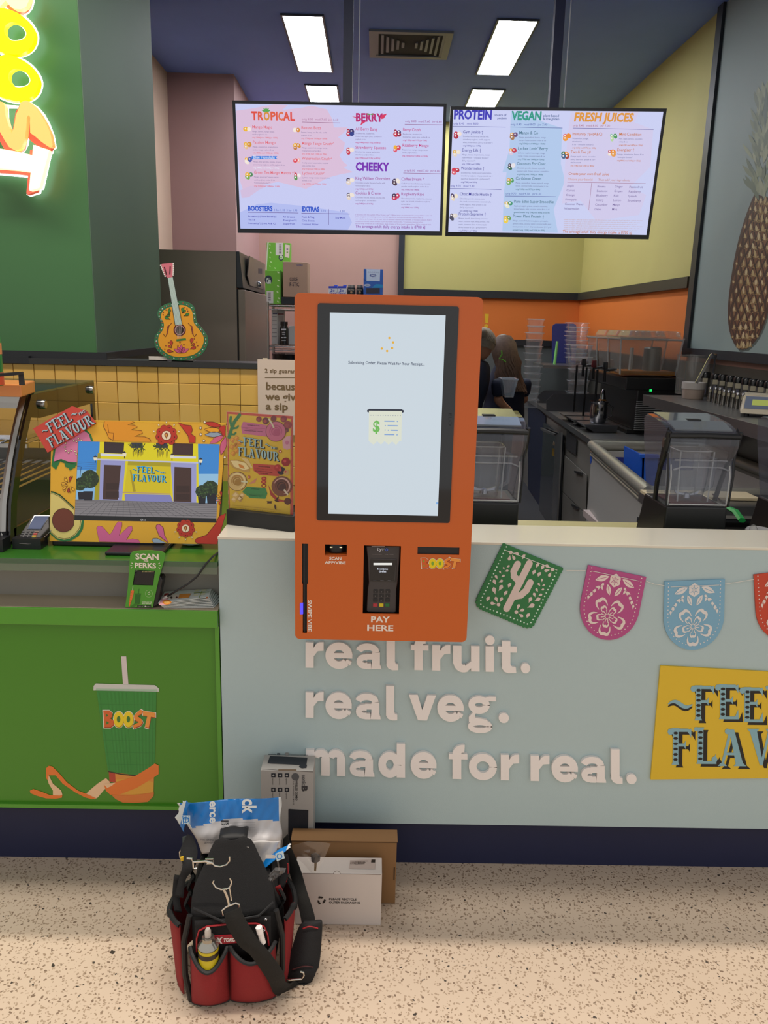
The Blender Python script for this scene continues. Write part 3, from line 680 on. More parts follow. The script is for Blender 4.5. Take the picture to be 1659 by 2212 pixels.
for x, y, n_, ls, kj, nx, fr, c in [
      (162, 286, 'Gym Junkie \u2020', ['Strawberries, banana, low fat milk,', 'strawberry yoghurt, vanilla yoghurt,', 'whey protein & ice (20.6 g of protein*)'], 'orig 1830kJ med 1170kJ', 305, ['#c83048', '#f0e0d8', '#b02840'], V1),
      (155, 414, 'Energy Lift \u2020', ['Mango, banana, tropical juice, mango', 'yoghurt & ice + energiser booster*', '(8.3 g of protein*)'], 'orig 1740kJ med 1300kJ', 290, ['#e8b848', '#f0e4d0', '#e8d8c0'], V1),
      (148, 541, 'Wondermelon \u2020', ['Strawberries, freshly juiced watermelon,', 'strawberry yoghurt, whey protein & ice +', 'superfruit booster (13.1 g of protein*)'], 'orig 798kJ med 651kJ', 312, ['#d83850', '#b82c40', '#e06878'], V1),
      (139, 722, 'Choc Muscle Hustle \u2020', ['Chocolate powder, banana, oats,', 'chia seeds, coconut water, coconut mylk,', 'vanilla yoghurt, whey protein & ice', '(24.2g of protein*)'], 'orig 2330kJ med 1760kJ', 365, ['#4a3a60', '#f0e4d0', '#e8d8c0'], V1),
      (132, 861, 'Protein Supreme \u2020', ['Banana, muesli, dates, honey, coconut', 'water, coconut mylk, whey protein, chia', 'seeds, cinnamon & ice + immunity*\u2021', '& vita booster # (20.1 g of protein*)'], 'orig 2320kJ med 1480kJ', 324, ['#6a5a60', '#e0d8d0', '#4a4a60'], V1),
      (556, 292, 'Mango & Co', ['Mango, passionfruit, banana, mango', 'nectar, frozen coconut cream & ice'], 'orig 2330kJ med 1830kJ jnr 1360kJ', 690, ['#e8a838', '#6a4a7a', '#a87a50'], V2),
      (548, 402, "Lychee Lovin' Berry", ['Lychees, raspberries, mango, mango', 'nectar, frozen coconut cream & ice'], 'orig 1790kJ med 1440kJ jnr 1200kJ', 758, ['#e8a838', '#c83850', '#d8c8e0'], V2),
      (540, 508, 'Coconuts For Choc', ['Chocolate powder, banana, soy mylk,', 'coconut mylk, frozen coconut cream & ice'], 'orig 2420kJ med 1900kJ jnr 1400kJ', 742, ['#4a3a50', '#e8e4ea', '#3a6a50'], V2),
      (532, 612, 'Caribbean Green', ['Mango, passionfruit, banana, spinach, mango', 'nectar, coconut mylk, coconut water & ice'], 'orig 1160kJ med 877kJ jnr 684kJ', 712, ['#e0a040', '#4a9a58', '#7ab060'], V2),
      (520, 774, 'Pure Eden Super Smoothie', ['Apple, pineapple, grapes, spinach, cucumber,', 'lemon, banana, mint, coconut water & ice + all'], 'greens booster orig 734kJ med 600kJ jnr 557kJ', 800, ['#e0b848', '#4a9a78', '#e8e8d0'], V2),
      (512, 877, 'Power Plant Protein \u2020', ['Mango, passionfruit, banana, grapes, pineapple,', 'spinach, dates, coconut water, coconut mylk, plant', 'based protein & ice + all greens booster (11.1 g of'], 'protein*) orig 1230kJ med 910kJ jnr 692kJ', 732, ['#e0b848', '#6aa050', '#f0d050'], V2),
      (930, 300, 'Immunity \u2020(vitA&C)', ['Watermelon, orange,', 'strawberries', '& ice + immunity booster*\u2021'], 'orig 623kJ med 477kJ jnr 368kJ', 1140, ['#e0485c', '#f0902c', '#f0a040'], V3),
      (918, 426, 'Two & Five \u2020#', ['Orange, apple, carrot, cucumber,', 'celery, beetroot, spinach & ice +', 'vita booster#'], 'orig 718kJ med 530kJ jnr 405kJ', 1060, ['#3a7a58', '#f0902c', '#4a6a90', '#a8443c'], V3),
      (1258, 302, 'Mint Condition', ['Mint, apple, spinach, cucumber,', 'celery & ice'], 'orig 610kJ med 447kJ jnr 350kJ', 1415, ['#8ac8a0', '#4a9a58', '#b8d8a0'], V3),
      (1244, 411, 'Energiser \u2020', ['Orange, strawberries, banana & ice', '+ energiser booster*'], 'orig 886kJ med 669kJ jnr 552kJ', 1365, ['#c83848', '#f0902c', '#f0e0d0', '#e8a050'], V3)]:
    item(A, x, y, n_, ls, kj, c, '#6a6a9c', nx=nx, dim=9); fruit(A, x - 40, y + 12, fr, 26)
A.text('Create your own fresh juice', 903, 578, 17, V3, 3, x1=1188, bold=.008)
A.text('Choose your base(s)', 898, 616, 15, '#d09070', 3, x1=1073); A.text('Then add your ingredients', 1112, 620, 15, '#c08878', 3, x1=1336)
A.line([(896, 630), (1446, 638)], 2.5, '#a06a88', 3); A.line([(1067, 633), (1046, 826)], 2.5, '#a06a88', 3)
for cx_, cy_, cs in ((893, 662, ['Apple', 'Carrot', 'Orange', 'Pineapple', 'Coconut Water', 'Watermelon']), (1106, 666, ['Banana', 'Beetroot', 'Blueberry', 'Celery', 'Cucumber', 'Dates']), (1228, 667, ['Ginger', 'Grapes', 'Kale', 'Lemon', 'Mango', 'Mint']), (1330, 670, ['Passionfruit', 'Raspberry', 'Spinach', 'Strawberry'])):
    for i, s in enumerate(cs): A.text(s, cx_ - i * 4, cy_ + i * 32, 14, '#7a6aa0', 3, bold=.004)
for i in range(6): A.text('Suitable for vegans. Although products labelled with this symbol are made using plant based ingredients, made in the same', 870, 895 + i * 14, 6, '#c89a88', 2, x1=1425 - (i % 3) * 20)
A.text('The average adult daily energy intake is 8700 kJ', 862, 985, 18, V3, 3, x1=1348, bold=.008)
A.build('display', t, SCR)
# ================================================================== THE FRONT COUNTERS
def crop(ox, oy, s): return lambda x, y: (ox + x / s, oy + y / s)
def slabh(mb, P, outer, holes, th, off=0, mi=0):
    """a sheet on a plane with openings cut through it; outlines in metres"""
    def ccw(l, want):
        a = sum(l[i][0] * l[(i + 1) % len(l)][1] - l[(i + 1) % len(l)][0] * l[i][1] for i in range(len(l)))
        return l if (a > 0) == want else list(reversed(l))
    loops = [ccw(outer, True)] + [ccw(h, False) for h in holes]
    flat = [p for l in loops for p in l]; n = len(flat)
    fr = [P.O + P.U * u + P.V * v + P.N * off for u, v in flat]; bk = [p - P.N * th for p in fr]
    fs = []
    for t in tessellate_polygon([[Vector((u, v, 0)) for u, v in l] for l in loops]):
        a, b, c = (flat[i] for i in t)
        if (b[0] - a[0]) * (c[1] - a[1]) - (c[0] - a[0]) * (b[1] - a[1]) < 0: t = (t[0], t[2], t[1])
        fs += [tuple(t), (t[0] + n, t[2] + n, t[1] + n)]
    k = 0
    for l in loops:
        m = len(l)
        for i in range(m): fs.append((k + i, k + i + n, k + (i + 1) % m + n, k + (i + 1) % m))
        k += m
    return mb.add(fr + bk, fs, mi)
def rrect(x0, y0, x1, y1, r, n=5):
    pts = []
    for cx, cy, a in ((x1 - r, y1 - r, 0), (x0 + r, y1 - r, 90), (x0 + r, y0 + r, 180), (x1 - r, y0 + r, 270)):
        pts += [(cx + r * math.cos(R(a + 90 * i / n)), cy + r * math.sin(R(a + 90 * i / n))) for i in range(n + 1)]
    return pts
# ---- pale counter
XL = -.417; ZT = 1.022; ZK = .152
t = thing('service_counter', 'long pale blue-grey counter with a cream top facing the shop front', 'counter', (.9, YC, 0))
CG = mat('pale_counter_paint', '#b2c6c8', .5, noise=.02, nscale=6, bump=.15, bscale=400)
CT = mat('cream_counter_top', '#e2dccb', .22, noise=.015, nscale=6, coat=.2)
bx('body', CG, t, XL, 2.6, YC, 2.33, ZK, ZT - .004)
bx('countertop', CT, t, XL - .001, 2.6, YC - .002, 2.342, ZT - .004, ZT + .003, bev=.001)
KB = mat('navy_kickboard', '#161d40', .5, noise=.08, nscale=10)
bx('kickboard', KB, t, XL, 2.6, YC + .028, YC + .10, 0, ZK)
FACE = Plane((0, YC, 0))
# ---- raised words
def strk(pts, w):
    N = len(pts); a = []; b = []
    for i, p in enumerate(pts):
        q0 = pts[max(i - 1, 0)]; q1 = pts[min(i + 1, N - 1)]; dx, dy = q1[0] - q0[0], q1[1] - q0[1]; l = math.hypot(dx, dy) or 1
        a.append((p[0] - dy / l * w / 2, p[1] + dx / l * w / 2)); b.append((p[0] + dy / l * w / 2, p[1] - dx / l * w / 2))
    return a + b[::-1]
def arc(cx, cy, rx, ry, a0, a1, w, n=14): return strk([(cx + rx * math.cos(R(a0 + (a1 - a0) * i / n)), cy + ry * math.sin(R(a0 + (a1 - a0) * i / n))) for i in range(n + 1)], w)
W_ = .33
def block(ch):
    """polygons of a heavy lower-case letter, x-height 1, and its width"""
    rc = _rc
    if ch == 'r': return [rc(0, 0, W_, 1), [(W_ * .9, .62), (W_ * .9, .2), (W_, .45), (.5, .66), (.74, .68), (.74, 1.02), (.56, 1.01), (.42, .92), (W_, .78)]], .74
    if ch == 'e': return [arc(.545, .5, .38, .375, 0, 318, .305, 26), rc(.3, .4, 1.07, .6), [(.78, .26), (.86, .36), (1.05, .26), (.98, .12)]], 1.09
    if ch == 'a': return [rc(.66, .0, .98, .66), arc(.47, .67, .35, .21, 170, 0, .26), arc(.37, .29, .23, .17, 60, 300, .24, 14), rc(.4, .38, .8, .6), rc(.38, -.01, .62, .22), [(.62, .0), (.66, .3), (.8, .22), (.8, 0)], [(.9, 0), (1.04, 0), (1.02, .12), (.95, .2)]], 1.03
    if ch == 'l': return [rc(0, .2, W_, 1.33), [(0, .3), (0, .16), (.08, .03), (.24, -.03), (.45, -.02), (.45, .2), (.36, .22), (.33, .3)]], .45
    if ch == 'f': return [rc(.14, 0, .14 + W_, 1.05), rc(0, .78, .7, .99), arc(.55, 1.0, .25, .2, 180, 80, .3, 8)], .74
    if ch == 'u': return [rc(0, .3, W_, 1), rc(.7, 0, .7 + W_, 1), arc(.4, .36, .24, .26, 180, 300, .3, 10), [(.4, -.03), (.55, .0), (.75, .16), (.72, .4), (.5, .24)]], 1.03
    if ch == 'i': return [rc(.03, 0, .03 + W_, 1), circ(.2, 1.24, .19, 18)], .42
    if ch == 't': return [rc(.16, .2, .16 + W_, 1.22), rc(0, .78, .74, 1), [(.16, .3), (.16, .14), (.26, .01), (.42, -.04), (.72, -.02), (.7, .2), (.55, .22), (.49, .3)]], .74
    if ch == 'v': return [[(0, 1), (.35, 1), (.62, .12), (.72, 0), (.36, 0)], [(1.08, 1), (.74, 1), (.44, .12), (.36, 0), (.72, 0)]], 1.08
    if ch == 'm': return [rc(0, 0, W_, 1), rc(.6, 0, .6 + W_, .7), rc(1.21, 0, 1.21 + W_, .7), arc(.58, .68, .2, .2, 170, 0, .28, 10), arc(1.17, .68, .21, .2, 170, 0, .28, 10)], 1.54
    if ch == 'd': return [arc(.45, .49, .3, .36, 0, 360, .3, 26), rc(.72, 0, .72 + W_, 1.33)], 1.07
    if ch == 'o': return [arc(.56, .5, .4, .375, 0, 360, .3, 28)], 1.12
    if ch == 'g': return [arc(.5, .66, .29, .22, 0, 360, .26, 24), [(.6, .9), (.75, .78), (.88, .82), (1.16, .82), (1.16, 1.0), (.9, 1.0), (.8, .97)], arc(.54, -.19, .38, .16, 0, 360, .2, 26), [(.1, -.02), (.1, .18), (.26, .36), (.4, .4), (.34, .24), (.36, .15), (.6, .12), (.8, .08), (.9, -.05), (.5, -.02)]], 1.17
    if ch == '.': return [circ(.2, .17, .2, 20)], .4
BW = mat('white_raised_letters', '#f3ece8', .5)
def words(lab, glyphs_, b0, sl):
    Tc = crop(640, 1360, 2.183)
    cxm = Tc((glyphs_[0][1] + glyphs_[-1][2]) / 2, 0)[0]; q = FACE.uv(cxm, Tc(0, b0)[1])
    t = thing('raised_lettering', lab, 'lettering', (q[0], YC, q[1]), group='raised lettering on the pale counter')
    for ch, x0, x1 in glyphs_:
        ps, w = block(ch); mb = MB()
        for pi, p in enumerate(ps):
            uv = []
            for a, b in p:
                X = x0 + a / w * (x1 - x0); uv.append(FACE.uv(*Tc(X, b0 + sl * (X - 45) - b * 119)))
            mb.slab(FACE, uv, .0105 - pi * .00006, .011 - pi * .00006)
        mb.build('letter', BW, t)
words('white raised words "real fruit." partly behind the orange kiosk', [('r', 45, 130), ('e', 137, 267), ('a', 282, 400), ('l', 425, 480), ('f', 540, 627), ('r', 640, 725), ('u', 738, 862), ('i', 887, 937), ('t', 948, 1037), ('.', 1056, 1100)], 172, .0225)
words('white raised words "real veg." in the middle of the pale counter', [('r', 45, 130), ('e', 137, 264), ('a', 279, 397), ('l', 423, 476), ('v', 530, 658), ('e', 662, 790), ('g', 800, 940), ('.', 952, 1000)], 407, .0235)
words('white raised words "made for real." just above the floor boxes', [('m', 47, 232), ('a', 250, 368), ('d', 387, 515), ('e', 537, 662), ('f', 718, 810), ('o', 811, 945), ('r', 962, 1048), ('r', 1102, 1190), ('e', 1199, 1326), ('a', 1338, 1456), ('l', 1480, 1534), ('.', 1552, 1600)], 677, .0255)
# ---- bunting
WHT = mat('white_string', '#e8e4dc', .7)
FT = .004
def flag(lab, col, inkc, T, outline, fn, edge=False):
    P = Plane((0, YC - .003, 0)); uv = [P.uv(*T(*p)) for p in outline]
    c = (sum(p[0] for p in uv) / len(uv), sum(p[1] for p in uv) / len(uv))
    t = thing('bunting_flag', lab, 'flag', (c[0], YC - .003, c[1]), group='paper cut flags strung along the counter')
    mb = MB().slab(P, uv, FT, FT - .002)
    if edge:
        for i, (a, b) in enumerate(zip(outline, outline[1:] + outline[:1])):
            if i == 0: continue
            L = math.hypot(b[0] - a[0], b[1] - a[1]); n = max(1, round(L / 50))
            for k in range(n):
                x, y = a[0] + (b[0] - a[0]) * (k + .5) / n, a[1] + (b[1] - a[1]) * (k + .5) / n
                mb.slab(P, [P.uv(*T(*p)) for p in circ(x, y, 31, 10)], FT - .0001, FT - .0022 - (k % 2) * .0001)
    mb.build('card', mat('flag_card_' + lab.split()[0], col, .6), t)
    Q = Plane((0, YC - .003 - (FT - .002), 0)); A = Art(Q, T); fn(A, inkc); A.build('cut_out_pattern', t, INK); return t
def dots(A, pts, r, col, gap):
    for (a, b) in zip(pts[:-1], pts[1:]):
        L = math.hypot(b[0] - a[0], b[1] - a[1]); n = max(1, round(L / gap))
        for k in range(n): A.disc(a[0] + (b[0] - a[0]) * k / n, a[1] + (b[1] - a[1]) * k / n, r, col, 1, n=7)
def cactus_art(A, c):
    L = 1
    for pts, w in (([(560, 1165), (930, 430)], 110), ([(740, 440), (675, 560), (680, 640), (740, 700), (780, 740)], 110), ([(945, 740), (880, 870), (790, 950), (690, 965)], 110)):
        A.line(pts, w, c, L)
        for e in (pts[0], pts[-1]): A.disc(e[0], e[1], w / 2, c, L, n=16)
        for e in pts[1:-1]: A.disc(e[0], e[1], w / 2, c, L, n=16)
    dots(A, [(558, 160), (530, 215), (140, 1035), (140, 1095), (183, 1135), (900, 1415), (955, 1392), (990, 1345), (1395, 530)], 13, '#d8f0e0', 60)
    for x, y in ((837, 318), (1065, 455), (1148, 490), (1008, 570), (1092, 605), (608, 782), (547, 910), (258, 1005), (910, 1275)):
        A.poly([(x - 8, y - 40 + 8), (x + 30, y - 34), (x + 22, y + 14), (x - 22, y + 42), (x - 30, y - 6)], c, L)
    for x, y, angs in ((627, 250, (12, 60, 103)), (1308, 527, (212, 170, 118)), (428, 1100, (192, 248, 297)), (718, 1222, (290, 342, 35))):
        A.disc(x, y, 30, c, L)
        for a in angs: A.poly(drop(x + 34 * math.cos(R(a)), y + 34 * math.sin(R(a)), 105, 52, a), c, L)
    for x, y, a, l in ((380, 945, 255, 135), (425, 885, 303, 125), (392, 790, 245, 110), (425, 740, 335, 85), (418, 692, 238, 85), (465, 652, 335, 75), (475, 598, 235, 60), (520, 560, 345, 75), (530, 535, 240, 55), (555, 500, 325, 68),
                       (890, 1155, 335, 140), (915, 1080, 295, 115), (1005, 1045, 335, 118), (1030, 988, 250, 90), (1065, 965, 335, 85), (1075, 903, 240, 80), (1110, 865, 345, 65), (1112, 806, 235, 72), (1130, 798, 335, 62), (1135, 740, 270, 65)):
        A.poly(drop(x, y, l, l * .52, a), c, L)
T5 = crop(1020, 1160, 7.541)
o5 = [(528, 108), (1462, 498), (975, 1440), (925, 1462), (860, 1452), (115, 1140), (82, 1090), (84, 1030)]
flag('green scalloped bunting flag with a cactus cut-out', '#2f7a45', 0, T5, o5, lambda A, c: cactus_art(A, '#dfcdc6'), True)
def flower_flag(lab, col, tl, tr, bot, T0, ink='#ead8d0'):
    ux = (tr[0] - tl[0], tr[1] - tl[1]); mid = ((tl[0] + tr[0]) / 2, (tl[1] + tr[1]) / 2); uy = (bot[0] - mid[0], bot[1] - mid[1])
    def T(x, y): return T0(tl[0] + ux[0] * x + uy[0] * y, tl[1] + ux[1] * x + uy[1] * y)
    out = [(0, 0), (1, 0), (1, .5)] + [(.5 + .5 * math.cos(R(a)), .52 + .48 * math.sin(R(a))) for a in range(5, 180, 8)] + [(0, .5)]
    def fn(A, c):
        c = ink; dotc = ink
        for s in (0, 1):
            for k in range(10): A.disc(.07 if s == 0 else .93, .03 + k * .055, .011, dotc, 1, n=6, ry=.0095)
        for k in range(21):
            a = R(8 + 164 * k / 20); A.disc(.5 + .43 * math.cos(a), .53 + .405 * math.sin(a), .011, dotc, 1, n=6, ry=.0095)
        for a in range(0, 360, 60): A.poly(drop(.5, .14, .1, .085, a + 30), c, 1)
        for a in range(0, 360, 60): A.line([(.5 + .03 * math.cos(R(a + 30)), .14 + .03 * math.sin(R(a + 30))), (.5 + .07 * math.cos(R(a + 30)), .14 + .07 * math.sin(R(a + 30)))], .008, col, 2)
        A.disc(.5, .14, .014, c, 2.4, n=8)
        for x, y, L, w, a in ((.17, .19, .24, .09, -22), (.84, .19, .24, .09, 202), (.46, .365, .17, .075, 245), (.54, .365, .18, .075, 303)):
            A.poly(petal(x, y, L, w, a), c, 1); A.line([(x + .03 * math.cos(R(a)), y + .03 * math.sin(R(a))), (x + L * .8 * math.cos(R(a)), y + L * .8 * math.sin(R(a)))], .007, col, 2)
        for s in (-1, 1):
            for dx, dy, a in ((.17, .30, 300), (.23, .24, 215), (.25, .31, 260), (.31, .27, 190), (.31, .37, 262), (.35, .34, 200), (.36, .43, 250), (.39, .40, 215), (.385, .48, 270)):
                aa = a if s == 1 else 180 - a
                A.poly(drop(.5 + s * dx, dy + .02, .075, .04, aa if s == 1 else aa), c, 1)
        cx, cy = .49, .665
        for k in range(5):
            a0 = R(k * 72 + 90)
            for rad, hw, th in ((.31, .46, .05), (.175, .42, .035)):
                pts = []
                for j in range(13):
                    tt = -1 + 2 * j / 12; ang = a0 + tt * hw; rr = rad * (1 - .42 * abs(tt) ** 3 - .07 * math.exp(-(tt * 5) ** 2))
                    pts.append((cx + rr * math.cos(ang), cy + rr * .86 * math.sin(ang)))
                A.line(pts, th, c, 1, taper=True)
        for k in range(12):
            a = R(k * 30 + 12); A.line([(cx + .028 * math.cos(a), cy + .026 * math.sin(a)), (cx + .11 * math.cos(a), cy + .095 * math.sin(a))], .013, c, 1)
    return flag(lab, col, 0, T, out, fn)
T6 = crop(1230, 1200, 4.74)
flower_flag('pink rounded bunting flag with a flower cut-out', '#b9508a', (190, 95), (785, 220), (345, 857), T6)
flower_flag('light blue rounded bunting flag with a flower cut-out', '#7fb0cc', (972, 265), (1590, 240), (1265, 965), T6, '#e2dedc')
flower_flag('red rounded bunting flag at the end of the string', '#c8452c', (1885, 195), (2495, 115), (2230, 870), T6)
S = crop(0, 0, 1)
for pts, lab in (([T6(-30, 152), T6(165, 154)], 'bit of white string between the green and pink flags'), ([T6(785, 262), T6(870, 292), T6(972, 308)], 'bit of white string between the pink and blue flags'), ([T6(1588, 292), T6(1740, 270), T6(1900, 242)], 'bit of white string between the blue and red flags')):
    P = Plane((0, YC - .004, 0)); w = [P.O + P.U * u + P.V * v for u, v in (P.uv(*p) for p in pts)]
    o = MB().tube(w, .0009, 5).build('bunting_string', WHT); tag(o, lab, 'string', 'string of the bunting')
for a_, b_, lab in ((T5(540, 215), T5(1385, 540), 'bit of white string threaded across the green flag'), (T6(225, 157), T6(715, 262), 'bit of white string threaded across the pink flag'), (T6(1037, 322), T6(1535, 302), 'bit of white string threaded across the blue flag')):
    P = Plane((0, YC - .0065, 0)); w = [P.O + P.U * u + P.V * v for u, v in (P.uv(*a_), P.uv(*b_))]
    o = MB().tube(w, .0009, 5).build('bunting_string', WHT); tag(o, lab, 'string', 'string of the bunting')
# ---- yellow slogan board
TB = crop(1000, 1150, 2.517)
P = Plane((0, YC - .0021, 0)); uv = [P.uv(*TB(*p)) for p in [(1072, 722), (2160, 782), (2120, 1328), (1018, 1340)]]
t = thing('slogan_board', 'yellow board lettered FEEL THE FLAVOUR on the pale counter', 'sign', (sum(p[0] for p in uv) / 4, YC - .002, sum(p[1] for p in uv) / 4))
MB().slab(P, uv, .0059, .004).build('board', mat('board_yellow', '#e2bd2e', .55), t)
A = Art(Plane((0, YC - .006, 0)), TB)
slogan(A, (1112, 1262), (1022, 8), (4, -432), '#8ab4c0', '#2a2622')
A.build('slogan_print', t, INK)
# ---- lower green counter with its niche
XW = -3.0
t = thing('green_counter', 'low glossy green counter with an open shelf and a printed cup', 'counter', (-1.2, 2.13, 0))
GC = mat('green_counter_paint', '#44861a', .3, noise=.03, nscale=5, coat=.15)
GD = mat('green_counter_lip', '#529a28', .22, coat=.3, noise=.02)
zl = .818; zt_ = .954; zb = .186
XC_ = XL - .003
bx('front_panel', GC, t, XW, XC_, 2.150, 2.20, zb, .77)
fr = MB(); fr.box(XW, XC_, 2.14, 2.15, zb, zb + .012); fr.box(XC_ - .012, XC_, 2.14, 2.15, zb + .012, .765); fr.build('panel_rim', GD, t)
bx('ledge', GD, t, XW, XC_, 2.12, 2.215, .768, zl, bev=.002)
bx('shelf_floor', mat('worn_beige_laminate', '#b7a58f', .5, noise=.06, nscale=12), t, XW, XC_, 2.124, 2.50, zl - .003, zl + .0015)
bx('niche_back', mat('grey_laminate', '#8d8880', .45, noise=.03), t, XW, XC_, 2.222, 2.24, zl, zt_ - .016)
bx('countertop', mat('green_worktop_shaded', '#2f6a1a', .3, coat=.2), t, XW, XC_, 2.136, 3.29, zt_ - .016, zt_, bev=.001)  # counter green darkened to put the shade on the top into its colour
bx('glass_lip', clear_mat('green_tinted_lip', (.72, .85, .66), .1), t, XW, XC_, 2.134, 2.136, zt_ - .035, zt_ - .001)
bx('base', GC, t, XW, XC_, 2.2005, 2.45, .0, zl - .01)
bx('kickboard', KB, t, XW, XC_, 2.168, 2.2, 0, zb)
# the printed cup and peel on the green panel
PG = Plane((0, 2.1497, 0)); A = Art(PG, crop(0, 1150, 3.318))
pk, pw = '#e8782c', '#ecc49a'
A.poly([(600, 1890), (640, 1850), (700, 1800), (760, 1760), (790, 1790), (760, 1830), (700, 1900), (680, 1912)], pw, 1)
A.poly([(330, 1690), (350, 1672), (375, 1676), (420, 1720), (480, 1790), (560, 1850), (620, 1872), (690, 1905), (660, 1912), (610, 1898), (540, 1862), (450, 1800), (400, 1740), (350, 1740), (345, 1780), (332, 1760)], pk, 2)
A.poly([(332, 1745), (350, 1740), (380, 1800), (440, 1850), (448, 1880), (430, 1900), (380, 1885), (380, 1850), (350, 1800)], pw, 1.5)
A.poly([(215, 1850), (240, 1838), (300, 1858), (360, 1882), (430, 1885), (448, 1880), (445, 1900), (400, 1908), (330, 1905), (260, 1885), (220, 1868)], pk, 2)
A.poly([(780, 1700), (825, 1710), (832, 1790), (785, 1790)], '#b8402c', 1); A.poly([(825, 1715), (980, 1740), (1105, 1720), (1100, 1880), (1060, 1930), (860, 1925), (830, 1790)], '#e0903c', 1)
A.poly([(830, 1770), (1000, 1760), (1100, 1790), (1098, 1860), (980, 1880), (840, 1870)], '#e0a23a', 1.4)
A.poly([(868, 888), (905, 888), (921, 1088), (882, 1086)], '#d8cccb', 1)
A.poly([(688, 1082), (1112, 1094), (1140, 1118), (1140, 1140), (670, 1132), (672, 1100)], '#cfcfca', 2)
A.poly([(690, 1118), (1128, 1124), (1130, 1138), (685, 1132)], '#a8c4ac', 2.5)
A.poly([(693, 1134), (1122, 1140), (1108, 1736), (960, 1738), (775, 1712)], '#2d8836', 1.5)
for i in range(30):
    f = i / 30; A.line([(700 + f * 410, 1146), (778 + f * 326, 1712 + f * 22)], 3.2, '#257a30' if i % 2 else '#349040', 2)
for i in range(6):
    y = 1230 + i * 86; A.line([(706 + i * 12, y), (1118 - i * 2, y + 6)], 2.5, '#237430', 2.3)
A.line([(775, 1712), (870, 1732), (970, 1742), (1105, 1738)], 8, '#3a2c1c', 2.8)
A.poly([(745, 1805), (830, 1790), (960, 1750), (1060, 1690), (1110, 1655), (1138, 1668), (1138, 1730), (1080, 1770), (980, 1830), (850, 1880), (790, 1878), (760, 1850)], pk, 3)
A.poly([(745, 1805), (760, 1798), (830, 1792), (800, 1815), (770, 1830)], pw, 3.4)
A.poly([(800, 1880), (900, 1885), (1060, 1870), (1105, 1862), (1100, 1890), (1060, 1930), (980, 1937), (880, 1935), (830, 1910)], '#dc7a34', 3)
boost(A, (742, 1392), (364, 0), (0, -118), 4)
A.build('printed_cup', t, INKG)
# ================================================================== THE ORDERING KIOSK
YK = 1.98; P = Plane((0, YK, 0)); TK = crop(620, 620, 2.836)
kx0, kx1, kz0, kz1 = -.192, .2545, .7965, 1.667
OR = mat('kiosk_orange', '#cc5f18', .33, noise=.02, nscale=4, coat=.15)
BKP = mat('black_plastic', '#17181c', .35); BKG = mat('black_glass', '#0c0e14', .08, coat=.5)
DK = mat('dark_recess', '#1a0d06', .8)
t = kiosk = thing('ordering_kiosk', 'tall orange self-service kiosk with a white touch screen in front of the counter', 'kiosk', ((kx0 + kx1) / 2, YK, kz0))
q = lambda *l: [P.uv(*TK(*p)) for p in l]
def aabb(l): xs = [p[0] for p in l]; ys = [p[1] for p in l]; return min(xs), min(ys), max(xs), max(ys)
def mid(l): # the straight-sided opening these picture corners enclose
    return _rc((l[0][0] + l[3][0]) / 2, (l[2][1] + l[3][1]) / 2, (l[1][0] + l[2][0]) / 2, (l[0][1] + l[1][1]) / 2)
scr = mid(q((185, 100), (1053, 118), (997, 1445), (185, 1428))); scan = mid(q((232, 1578), (366, 1579), (366, 1646), (232, 1645)))
rdr = mid(q((470, 1583), (698, 1588), (686, 2005), (465, 2000))); slot = mid(q((800, 1591), (1057, 1597), (1055, 1641), (800, 1637)))
sw1 = mid(q((92, 1573), (130, 1573), (128, 1820), (92, 1820))); sw2 = mid(q((97, 1820), (122, 1820), (122, 2119), (96, 2119)))
swp = [sw1[3], sw1[2], sw1[1], (sw2[1][0], sw1[1][1]), (sw2[1][0], sw2[1][1]), (sw2[0][0], sw2[0][1]), (sw2[0][0], sw1[0][1]), sw1[0]]
mb = MB(); slabh(mb, P, rrect(kx0, kz0, kx1, kz1, .013), [scan, rdr, slot, swp], .006); mb.build('front_panel', OR, t, bev=.0012)
mb = MB(); slabh(mb, P, rrect(kx0 + .0005, kz0 + .0005, kx1 - .0005, kz1 - .0005, .0125), [rrect(kx0 + .006, kz0 + .006, kx1 - .006, kz1 - .006, .008)], .05, -.006); mb.build('side_casing', OR, t)
bx('back_plate', mat('kiosk_back', '#2a1a12', .6), t, kx0 + .007, kx1 - .007, YK + .05, YK + .056, kz0 + .007, kz1 - .007)
bx('mount_box', mat('kiosk_mount', '#3a3a3c', .5), t, kx0 + .12, kx1 - .12, YK + .056, YC - .001, kz0 + .04, kz0 + .2)
bx('rear_box', BKP, t, kx0 + .03, kx1 - .03, YK + .056, YK + .12, ZT + .06, kz1 - .05, bev=.005)
MB().slab(P, rrect(*aabb(scr), .006), .002, .003).build('screen_glass', BKG, t, bev=.0008)
x0_, z0_, x1_, z1_ = aabb(mid(q((259, 157), (970, 173), (924, 1400), (257, 1387))))
A = Art(Plane((0, YK - .0031, 0)), TK)
A.uvpoly(_rc(x0_, z0_, x1_, z1_), '#cfdbe4', 0)
for cx, cy in ((627, 312), (650, 339), (644, 374), (613, 392), (581, 377)): A.disc(cx, cy, 7.5, '#e8b23c', 2, n=14)
A.text('Submitting Order, Please Wait for Your Receipt...', 375, 470, 17, '#3c4660', 2, x1=843, bold=.012)
A.line([(500, 755), (706, 757)], 17, '#2a3040', 2); A.disc(499, 759, 9, '#2a3040', 2); A.disc(707, 761, 9, '#2a3040', 2)
A.poly([(502, 758), (704, 760), (700, 945), (690, 940), (668, 968), (645, 945), (622, 966), (598, 943), (576, 965), (552, 944), (530, 966), (500, 942)], '#dfe3d2', 3)
for i in range(13): A.disc(514 + i * 15, 785 + i * .2, 3.4, '#a8aeb4', 4, n=6)
